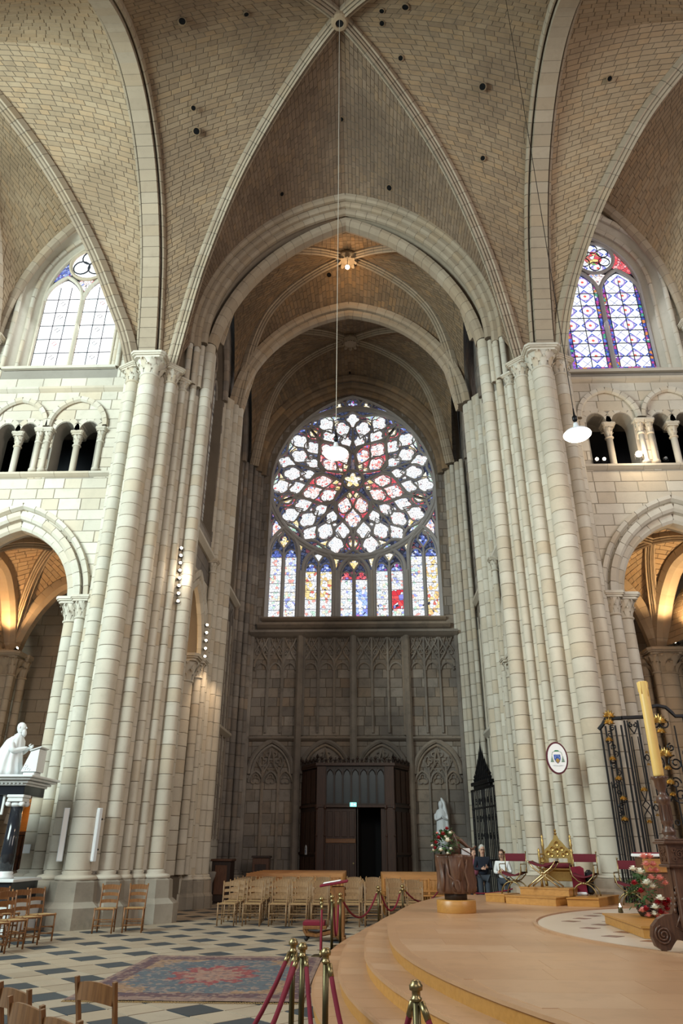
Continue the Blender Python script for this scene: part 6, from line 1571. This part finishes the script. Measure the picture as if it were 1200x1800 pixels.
plate(MB(), prof, hol, lambda p: (p[0], .15, p[1]), lambda p: (p[0], .18, p[1])).build('back_panel', G, t)
for (x, z, r) in [(0, .82, .06), (-.1, .72, .05), (.1, .72, .05), (0, .69, .05), (-.2, .64, .05), (.2, .64, .05), (0, .6, .03), (-.12, .6, .04), (.12, .6, .04), (-.15, .37, .06), (.15, .37, .06), (0, .37, .06)]:
    MB().tube([(x + r * (1 - i / 22) * math.cos(.7 * i), .14, z + r * (1 - i / 22) * math.sin(.7 * i)) for i in range(18)], .010, 5).build('carved_scroll', G, t)
MB().lathe([(.02, 0), (.035, .03), (.012, .06), (.03, .09), (.002, .13)], (0, .165, 1.0), 6).build('finial', G, t)
MB().bev((0, -.05, .33), (.62, .42, .04)).build('seat_frame', G, t); MB().bev((0, -.05, .40), (.56, .38, .10), .03).build('seat_cushion', MAT['velvet'], t)
MB().bev((0, -.27, .2), (.6, .02, .18)).build('front_apron', G, t)
def folding(x, y, z, rz, label, gold=False, back=True, s=1.0):
    t = thing('folding_armchair', label, 'armchair', (x, y, z), rz, 'red and gilt folding armchairs'); GM = MAT['gold_pale' if gold else 'brass']; V_ = MAT['velvet']
    for sy in (-.2, .2):
        for q in (-1, 1):
            pts = [(q * .27 * math.cos(a), sy, .27 * math.sin(a)) for a in [PI * i / 16 for i in range(9)]] if not gold else [(q * .32, sy, .01), (q * .2, sy, .1), (0, sy, .24), (-q * .18, sy, .36), (-q * .26, sy, .46)]
            MB().tube(pts, .017, 6).build('curved_leg', GM, t, True)
            MB().tube([(0, sy, .27), (q * .12, sy, .31), (q * .24, sy, .42), (q * .28, sy, .60)] if not gold else [(q * .26, sy, .45), (q * .28, sy, .5)], .015, 6).build('arm_support', GM, t, True)
        MB().ball((0, sy, .27), .035).build('rosette', GM, t, True)
    MB().tube([(0, -.2, .27), (0, .2, .27)], .012, 6).build('crossbar', GM, t)
    rows = [[(-.27 + .54 * i / 8, y_, .46 - .075 * math.sin(PI * i / 8) + dz) for i in range(9)] for y_, dz in ((-.21, 0), (-.21, .03), (.21, .03), (.21, 0), (-.21, 0))]
    MB().grid(rows).build('seat', V_, t, True)
    if back:
        for q in (-1, 1):
            MB().tube([(q * .28, .2, .45), (q * .28, .22, .92)], .013, 6).build('back_post', GM, t, True); MB().ball((q * .28, .22, .94), .022).build('finial', GM, t, True)
            MB().tube([(q * .28, .2, .66), (q * .28, -.2, .66), (q * .28, -.2, .45)], .012, 6).build('armrest', GM, t, True)
        rows = [[(-.28 + .56 * i / 6, .22 + .02 * math.sin(PI * i / 6) + dy, z_) for i in range(7)] for z_, dy in ((.72, -.012), (.90, -.012), (.90, .012), (.72, .012), (.72, -.012))]
        MB().grid(rows).build('back_cloth', V_, t, True)
    t.scale = (s, s, s); return t
folding(3.74, 17.35, .757, -.55, 'red velvet folding armchair on the left dais step, beside the standing woman', s=.86)
folding(4.27, 16.72, .903, -.45, 'gilt cross-legged red stool chair directly in front of the throne', True, False, 1.0)
folding(5.05, 16.55, .757, -.5, 'red velvet folding armchair on the right dais step', s=.86)
folding(5.85, 16.2, .603, -.55, 'red velvet folding armchair on the floor beside the grille', s=.9)
t = thing('red_cloth_stand', 'crimson cloth draped over a stand right of the throne, white below', 'cloth', (4.97, 16.78, .76), -.3)
MB().prism([(-.12, .05), (.16, .0), (.13, .5), (.06, .54), (-.13, .52)], lambda p: (p[0], -.05, p[1]), lambda p: (p[0], .03, p[1])).build('draped_cloth', MAT['velvet_bright'], t)
MB().bev((.02, -.02, .03), (.26, .14, .06), .02).build('white_bag', MAT['white_cloth'], t)
MB().bev((.22, .05, .24), (.16, .18, .46), .05).build('black_bag', MAT['black_paint'], t)

# ------------------------------------------------------------------ visitors
def person(x, y, z, rz, label, h, hair, top, legs, skin_=MAT['skin'], longhair=False, glasses=False, crossed=True, skirt=False):
    t = thing('person', label, 'person', (x, y, z), rz); k = h / 1.72
    V_ = [Vec(v) * k for v in ((0, 0, .95), (0, .01, 1.12), (0, .01, 1.32), (0, .0, 1.42), (0, -.005, 1.50),
          (-.17, .0, 1.38), (-.235, .01, 1.12), (-.08, -.19, 1.13), (.17, 0, 1.38), (.235, .01, 1.12), (.08, -.19, 1.16),
          (-.10, 0, .90), (-.10, -.01, .50), (-.11, .02, .09), (.10, 0, .90), (.10, -.01, .50), (.12, .02, .09))]
    if not crossed: V_[7] = Vec((-.25, -.06, .88)) * k; V_[10] = Vec((.25, -.06, .88)) * k
    # body split by clothing: upper garment, trousers; neck and head in skin
    up = skin('upper_garment', [V_[0], V_[1], V_[2], V_[3], V_[5], V_[6], V_[7], V_[8], V_[9], V_[10]], [(0, 1), (1, 2), (2, 3), (2, 4), (4, 5), (5, 6), (2, 7), (7, 8), (8, 9)],
         [(.155 * k, .11 * k), (.15 * k, .105 * k), (.15 * k, .10 * k), (.06 * k, .06 * k), .068 * k, .052 * k, .038 * k, .068 * k, .052 * k, .038 * k], MAT[top], t)
    skin('trousers', [V_[0], V_[11], V_[12], V_[13], V_[14], V_[15], V_[16]], [(0, 1), (1, 2), (2, 3), (0, 4), (4, 5), (5, 6)], [(.14 * k, .10 * k), .095 * k, .07 * k, .055 * k, .095 * k, .07 * k, .055 * k], MAT[legs], t)
    hd = MB(); drape(hd, (0, 0, 1.40 * k), [(0, .055 * k, .055 * k, 0, 0, 0), (.07 * k, .052 * k, .055 * k, 0, 0, 0), (.10 * k, .055 * k, .065 * k, 0, -.012, 0), (.15 * k, .068 * k, .085 * k, 0, -.015, 0), (.21 * k, .075 * k, .095 * k, 0, -.01, 0), (.27 * k, .07 * k, .09 * k, 0, -.005, 0), (.31 * k, .045 * k, .06 * k, 0, 0, 0), (.325 * k, .01, .01, 0, 0, 0)], 1, 0, 20)
    H = hd.build('head', skin_, t, True)
    MB().tube([(0, -.10 * k, 1.60 * k), (0, -.128 * k, 1.565 * k), (0, -.105 * k, 1.55 * k)], [.008, .016, .009], 6).build('nose', skin_, H, True)
    MB().tube([(-.025, -.098 * k, 1.525 * k), (0, -.104 * k, 1.522 * k), (.025, -.098 * k, 1.525 * k)], .006, 5).build('mouth', MAT['velvet'], H)
    for s in (-1, 1):
        MB().ball((s * .03, -.096 * k, 1.605 * k), .011).build('eye', MAT['black_paint'], H, True); MB().ball((s * .076 * k, 0, 1.58 * k), .022, sx=.5, sz=1.4).build('ear', skin_, H, True)
        if glasses: MB().tube([(s * .032 + .026 * math.cos(a), -.112 * k, 1.603 * k + .018 * math.sin(a)) for a in [2 * PI * i / 12 for i in range(12)]], .004, 4, True).build('glasses_rim', MAT['black_paint'], H)
    hr = MB()
    lv = [(.215 * k, .079 * k, .10 * k, 0, .012, .3), (.25 * k, .082 * k, .104 * k, 0, .008, .3), (.29 * k, .072 * k, .09 * k, 0, .006, .3), (.325 * k, .045 * k, .06 * k, 0, .004, 0), (.342 * k, .01, .01, 0, .004, 0)]
    if longhair: lv = [(.02 * k, .10 * k, .05 * k, 0, .065, 1), (.10 * k, .118 * k, .065 * k, 0, .055, 1), (.18 * k, .11 * k, .085 * k, 0, .04, 1)] + lv
    drape(hr, (0, 0, 1.40 * k), lv, 9, .06, 28); hr.build('hair', MAT[hair], t, True)
    for s in (-1, 1):
        w = V_[7] if s < 0 else V_[10]; e = V_[6] if s < 0 else V_[9]; d = (w - e).normalized()
        side = d.cross(Vec((0, 0, 1))).normalized() * .018
        hnd = MB().tube([w - d * .01, w + d * .04, w + d * .085], [.026, .034, .028], 8).build('hand', skin_, t, True)
        dn = Vec((0, 0, -1)); sd = d.cross(dn).normalized()
        for q in range(4): b0 = w + d * .08 + dn * (-.024 + .016 * q); MB().tube([b0, b0 + d * (.03 + .006 * (q in (1, 2))) + sd * .006 * s, b0 + d * (.055 + .01 * (q in (1, 2))) + sd * .016 * s], [.009, .0085, .007], 6).build('finger', skin_, hnd, True)
        b0 = w + d * .03 + dn * -.03; MB().tube([b0, b0 + d * .03 + dn * -.02, b0 + d * .055 + dn * -.028], [.011, .010, .008], 6).build('thumb', skin_, hnd, True)
        f = V_[13] if s < 0 else V_[16]
        sh_ = MB(); drape(sh_, (f.x, f.y - .05, 0), [(0.0, .05, .13, 0, 0, 0), (.05, .048, .125, 0, .0, 0), (.08, .04, .07, 0, .045, 0), (.11, .035, .04, 0, .06, 0)], 1, 0, 16); sh_.build('shoe', MAT['black_paint'], t, True)
    return t
person(3.76, 22.0, 0.003, .08, 'grey-haired person in glasses and a dark navy sweater with folded arms', 1.72, 'hair_grey', 'navy_cloth', 'jeans', glasses=True)
person(4.22, 21.55, 0.003, -.45, 'person with curly brown hair in a light jacket with folded arms', 1.60, 'hair_dark', 'white_cloth', 'jeans', longhair=True, glasses=True)
person(3.60, 22.75, 0.003, .5, 'person in a pink and blue top half hidden behind the grey-haired one', 1.63, 'hair_dark', 'pink_cloth', 'navy_cloth', longhair=True, crossed=False)

# ------------------------------------------------------------------ wrought iron grille of the choir with gilding
t = thing('choir_grille', 'black wrought iron choir grille with gilded ornaments right of the pier', 'grille', (6.05, 17.0, .6)); I = MAT['iron']
def ib(pts, r=.016, nm='iron_bar', m=None, n=5): return MB().tube(pts, r * 1.35, n).build(nm, m or I, t)
# panel plan: short dense bay set back, then the broad gate leaf
for x in (.0, .10, .2, .30, .42): ib([(x, .25 - x * .4, 0), (x, .25 - x * .4, 3.62)], .018)
for x in (.05, .15, .25): ib([(x, .24 - x * .4, 0), (x, .24 - x * .4, 2.4)], .010)
ib([(-.05, .27, 3.55), (.05, .22, 3.66), (.12, .2, 3.78), (.45, .06, 3.78)], .035, 'top_rail')
def scroll(cx, cz, r, turns=1.6, a0=0, s=1, y=0, rr_=.013, nm='iron_scroll', m=None):
    n = 26; pts = []
    for i in range(n): f = i / (n - 1); a = a0 + s * turns * 2 * PI * f; q = r * (1 - .82 * f); pts.append((cx + q * math.cos(a), y, cz + q * math.sin(a)))
    return ib(pts, rr_, nm, m)
def leafg(cx, cz, r, y=-.03, n=7, nm='gilded_leaf'):
    mb = MB()
    for k in range(n):
        a = PI * (k / (n - 1)) ; d = Vec((math.cos(a), 0, math.sin(a))); p = Vec((cx, y, cz)); s_ = Vec((-d.z, 0, d.x)) * r * .16
        mb.grid([[p - s_ * .4, p + Vec((0, -.01, 0)), p + s_ * .4], [p + d * r * .6 - s_, p + d * r * .6 + Vec((0, -.03, 0)), p + d * r * .6 + s_], [p + d * r, p + d * r + Vec((0, -.01, 0)), p + d * r]])
    mb.ball((cx, y - .01, cz), r * .22, 8, 5)
    return mb.build(nm, MAT['gold'], t)
rg_ = random.Random(2)
for k in range(16):
    z = 3.7 - k * .14; x = .16 + .06 * math.sin(k * 1.7)
    scroll(x, z, .07, 1.2, k, 1 if k % 2 else -1, .12, .01)
    if k % 3 == 0: leafg(x, z, .10, .10)
leafg(.18, 3.82, .16, .08); leafg(.16, 3.66, .14, .08)
Y0 = .05
for x, zt in ((.50, 3.72), (.56, 3.72), (.80, 3.72), (.96, 3.65), (1.18, 2.35), (1.40, 2.3), (1.62, 3.6), (1.86, 3.8), (1.92, 3.8), (2.2, 3.8), (2.4, 3.8)):
    ib([(x, Y0, 0), (x, Y0, zt)], .019 if x in (.50, .80, 1.86, 2.2) else .012)
ib([(.45, Y0, 3.78), (.95, Y0, 3.80), (1.0, Y0, 3.9), (1.12, Y0, 4.02), (1.32, Y0, 4.06), (1.5, Y0, 4.02), (1.62, Y0, 3.9), (1.68, Y0, 3.82), (2.6, Y0, 3.82)], .034, 'top_rail')
for z in (.04, .9): ib([(.45, Y0, z), (2.6, Y0, z)], .018, 'rail')
# heart heads of the narrow bays
for c in (.68, 2.04):
    for s in (-1, 1): scroll(c + s * .05, 3.62, .055, 1.1, PI / 2 if s > 0 else PI / 2, -s, Y0); ib([(c, Y0, 3.42), (c + s * .06, Y0, 3.52), (c + s * .11, Y0, 3.62)], .011); ib([(c + s * .07, Y0, 3.36), (c + s * .07, Y0, 2.2), (c, Y0, 2.0), (c - s * .08, Y0, 1.9), (c, Y0, 1.8), (c + s * .07, Y0, 1.7), (c + s * .07, Y0, 0)], .010)
    leafg(c, 2.2, .10, Y0 - .02); leafg(c, 1.55, .08, Y0 - .02)
for c, zz in ((.88, 2.9), (.88, 1.85), (1.74, 3.0), (1.74, 1.9), (1.74, 1.1)):
    MB().tube([(c + .045 * math.cos(a), Y0, zz + .06 * math.sin(a)) for a in [2 * PI * i / 12 for i in range(12)]], .013, 5, True).build('iron_ring', I, t)
    leafg(c, zz + .1, .06, Y0 - .02, 5); leafg(c, zz - .16, .06, Y0 - .02, 5)
# great scrolls around the central ornament
for s in (-1, 1):
    for (dx, z, r, tn, a0) in ((.16, 3.12, .09, 1.4, PI / 2), (.20, 2.78, .17, 1.6, PI * .5), (.12, 2.36, .13, 1.4, 0), (.18, 2.10, .17, 1.6, PI), (.12, 3.66, .12, 1.2, PI)):
        scroll(1.29 + s * dx, z, r, tn, a0 if s > 0 else PI - a0, s, Y0)
for z, r in ((3.68, .19), (3.45, .12), (2.95, .18), (2.65, .10), (2.35, .12), (2.1, .09)): leafg(1.29, z, r, Y0 - .03, 9)
MB().tube([(1.29 + .05 * math.cos(a), Y0, 1.55 + .05 * math.sin(a)) for a in [2 * PI * i / 12 for i in range(12)]], .013, 5, True).build('iron_ring', I, t)
# tall iron gate of the transept chapel, by the far right wall
t = thing('chapel_gate', 'tall black wrought iron gate with pointed pierced crest on the right transept wall', 'gate', (4.53, 26.08, 0), .172)
for k in range(15):
    y = -1.25 + 2.5 * k / 14; MB().tube([(0, y, .02), (0, y, 3.5)], .022 if k % 7 else .035, 5).build('iron_bar', I, t)
for z in (.1, 1.3, 2.9, 3.5): MB().bev((0, 0, z), (.06, 2.6, .06)).build('rail', I, t)
for k in range(24):
    y = -1.15 + 2.3 * (k % 8) / 7; z = 3.1 - (k // 8) * .55
    MB().tube([(0, y + .1 * (1 - i / 20) * math.cos(.6 * i), z + .13 * (1 - i / 20) * math.sin(.6 * i)) for i in range(16)], .014, 4).build('iron_scroll', I, t)
MB().bev((-.02, -.05, 3.68), (.22, 1.9, .12)).build('cornice', I, t); MB().bev((0, -.05, 3.58), (.14, 1.7, .12)).build('frieze', I, t)
for k in range(9):
    y = -.05 - .8 + 1.6 * k / 8; hh = 1.3 * (1 - abs(k - 4) / 5.5) ** 1.6 + .15
    MB().lathe([(.05, 3.74), (.07, 3.74 + hh * .3), (.035, 3.74 + hh * .45), (.06, 3.74 + hh * .6), (.02, 3.74 + hh * .8), (.002, 3.74 + hh)], (0, y, 0), 6).build('crest_spike', I, t)
    if k < 8: MB().tube([(0, y + .1 + .08 * math.cos(.7 * i) * (1 - i / 18), 3.9 + .1 * (1 - i / 18) * math.sin(.7 * i)) for i in range(14)], .02, 4).build('crest_scroll', MAT['brass_dark'], t)

# ------------------------------------------------------------------ paschal candle and its carved stand
CX_, CY_ = 4.02, 9.0; CWd = MAT['carved_wood']
t = thing('carved_candle_stand', 'tall carved dark wooden candle stand with scrolled feet at the right edge', 'candle stand', (CX_ + .02, CY_, .6))
MB().lathe([(.001, 1.77), (.085, 1.77), (.09, 1.755), (.085, 1.74), (.07, 1.73), (.065, 1.66), (.045, 1.62), (.04, 1.58), (.06, 1.56), (.075, 1.54), (.08, 1.50), (.065, 1.48), (.06, 1.46), (.062, 1.30), (.068, 1.27), (.05, 1.25), (.05, 1.22), (.075, 1.19), (.08, 1.16), (.055, 1.14), (.08, 1.12), (.10, 1.10)][::-1], n=24).build('baluster', CWd, t, True)
for k in range(12):
    a = 2 * PI * k / 12; MB().tube([(.062 * math.cos(a), .062 * math.sin(a), 1.30), (.060 * math.cos(a), .060 * math.sin(a), 1.46)], .009, 4).build('flute', CWd, t)
    MB().ball((.085 * math.cos(a), .085 * math.sin(a), 1.765), .012, 6, 4).build('bead', CWd, t)
for z, w in ((1.09, .30), (1.065, .34), (.83, .30)): MB().bev((0.02, 0, z), (w, w, .03)).build('box_moulding', CWd, t)
MB().bev((.02, 0, .95), (.26, .26, .22)).build('carved_box', CWd, t)
for (dx, dy, rz) in ((0, -1, 0), (-1, 0, PI / 2)):
    for (u, w_, r) in ((0, 0, .05), (-.06, .04, .03), (.06, .04, .03), (-.06, -.05, .03), (.06, -.05, .03)):
        p = [(.02 + dx * .135 + (u if dx == 0 else 0) + (r * (1 - i / 20) * math.cos(.7 * i) if dx == 0 else 0), dy * .135 + (u if dx else 0) + (r * (1 - i / 20) * math.cos(.7 * i) if dx else 0), .95 + w_ + r * (1 - i / 20) * math.sin(.7 * i)) for i in range(16)]
        MB().tube(p, .009, 4).build('carved_relief', CWd, t)
MB().bev((.04, 0, .50), (.20, .20, .66)).build('stem', CWd, t)
out = [(.0, .82), (-.04, .72), (-.08, .6), (-.09, .45), (-.14, .36), (-.22, .35), (-.30, .31), (-.37, .24), (-.39, .14), (-.36, .05), (-.29, .01), (-.22, .02), (-.17, .08), (-.13, .12), (-.05, .10), (.05, .16), (.08, .3), (.08, .82)]
for k, a in enumerate((0, PI * .62, -PI * .62, PI)):
    R = Matrix.Rotation(a, 3, 'Z')
    leg = MB().prism(out, lambda p: R @ Vec((p[0], -.045, p[1])), lambda p: R @ Vec((p[0], .045, p[1]))).build('scroll_foot', CWd, t)
    for sy in (-.05, .05):
        MB().tube([R @ Vec((-.27 + .095 * (1 - i / 34) * math.cos(.55 * i + 1.8), sy, .16 + .095 * (1 - i / 34) * math.sin(.55 * i + 1.8))) for i in range(30)], .012, 5).build('volute', CWd, leg, True)
        for j in range(7): MB().ball(R @ Vec((-.03 - .012 * j, sy, .72 - j * .055)), .02, 6, 4, sz=1.4).build('carved_bead', CWd, leg, True)
        MB().tube([R @ Vec((x, sy, z)) for x, z in ((-.03, .42), (-.08, .30), (-.12, .24), (-.06, .2), (.0, .26), (.03, .4))], .012, 5).build('acanthus_relief', CWd, leg, True)
    MB().tube([R @ Vec((-.27, 0, .02)), R @ Vec((-.27, 0, -.0))], .012, 5).ball(R @ Vec((-.26, 0, .012)), .014, 6, 4).build('caster', MAT['iron'], leg)
t.location.z = .617
cn = MB().lathe([(.058, 0), (.06, .02), (.058, 1.10), (.052, 1.115), (.03, 1.10), (.001, 1.10)], (0, 0, 0), 24).build('paschal_candle', MAT['candle_wax'], None, True, label='tall thick yellow wax candle on the carved stand', cat='candle')
cn.location = (CX_ + .02, CY_, 2.39)
for k in range(5): MB().tube([(.056 * math.cos(k * 1.3), .056 * math.sin(k * 1.3), 1.11), (.061 * math.cos(k * 1.3), .061 * math.sin(k * 1.3), 1.05 - .03 * k)], [.012, .006], 5).build('wax_drip', MAT['candle_wax'], cn, True)
MB().tube([(0, 0, 1.09), (.004, 0, 1.13)], .004, 5).build('wick', MAT['black_paint'], cn)

# ------------------------------------------------------------------ small altar, flowers, low steps
t = thing('reading_desk', 'wooden desk with red cloth and white border behind the big bouquet', 'desk', (5.26, 13.1, .6))
MB().bev((0, 0, .45), (.46, .36, .9)).build('body', MAT['trunk_wood'], t); MB().bev((0, -.19, .78), (.46, .03, .2)).build('front_panel', MAT['pew_wood'], t)
MB().bev((0, 0, .93), (.54, .44, .045)).build('white_cloth', MAT['white_cloth'], t); MB().bev((.02, .04, .962), (.52, .38, .02)).build('red_cloth', MAT['velvet_bright'], t)
t = thing('big_bouquet', 'large bouquet of pink, white and red carnations before the wooden desk', 'flowers', (4.60, 11.8, .75))
MB().lathe([(.10, 0), (.13, .05), (.14, .12), (.12, .14)], n=14).build('bowl', MAT['dark_wood'], t, True)
leaves(t, (0, .03, .26), (.22, .13, .30), 150, .09, 12)
P_, Wt, Rd = 'petal_pink', 'petal_white', 'petal_red'
for (x, z, r, m) in ((-.02, .70, .06, P_), (.07, .70, .055, P_), (.00, .60, .06, P_), (.10, .60, .055, P_), (.05, .53, .05, P_), (.13, .52, .055, P_), (.04, .43, .055, P_), (.17, .42, .06, P_), (.24, .36, .05, P_),
                     (-.19, .54, .055, Wt), (-.10, .50, .065, Wt), (-.04, .36, .06, Wt), (.04, .32, .055, Wt), (.0, .38, .05, Wt), (.12, .16, .065, Wt), (.03, .06, .06, Wt), (.0, -.02, .05, Wt),
                     (-.20, .36, .05, Rd), (-.13, .26, .05, Rd), (.08, .12, .055, Rd), (.18, .10, .06, Rd), (.24, .14, .05, Rd), (.10, -.0, .055, Rd), (-.10, .04, .05, Rd), (.20, .04, .05, Rd),
                     (-.15, .02, .05, P_), (-.08, -.04, .05, P_), (.05, -.05, .045, P_), (.16, -.02, .05, P_), (.27, .12, .045, P_)):
    flower(t, (x, -.24 - .03 * math.cos(x * 8), z + .05), r * 1.3, m, name='carnation')
for a, l in ((PI * .98, .26), (PI * 1.05, .22), (PI * .9, .2)):
    MB().grid([[(0, -.1, .3), (0, -.1, .31)], [(l * .6 * math.cos(a), -.12, .42), (l * .6 * math.cos(a), -.12, .45)], [(l * 1.1 * math.cos(a), -.12, .30), (l * 1.1 * math.cos(a), -.12, .31)]]).build('long_leaf', MAT['leaf'], t)
o = bpy.data.objects.new('low_step', None); link(o); tag(o, 'low ochre wooden step under the bouquet at the right edge', 'step')
q = [(4.14, 12.35), (4.02, 10.35), (6.3, 9.6), (6.6, 12.0)]
MB().zprism(q, .61, .72).build('step_body', SW, o); MB().zprism([(5.3 + (x - 5.3) * 1.02, 11 + (y - 11) * 1.02) for x, y in q], .72, .745).build('step_top', SW, o)
t = thing('votive_light', 'small lit glass candle on the floor before the folding armchair', 'candle', (5.02, 14.4, .61))
MB().lathe([(.04, 0), (.045, .01), (.035, .06), (.04, .09)], n=12).build('holder', MAT['brass_dark'], t, True); MB().lathe([(.001, .08), (.02, .09), (.012, .12), (.001, .15)], n=8).build('flame', MAT['lamp_glow_small'], t, True)
# cable across the right hand vault
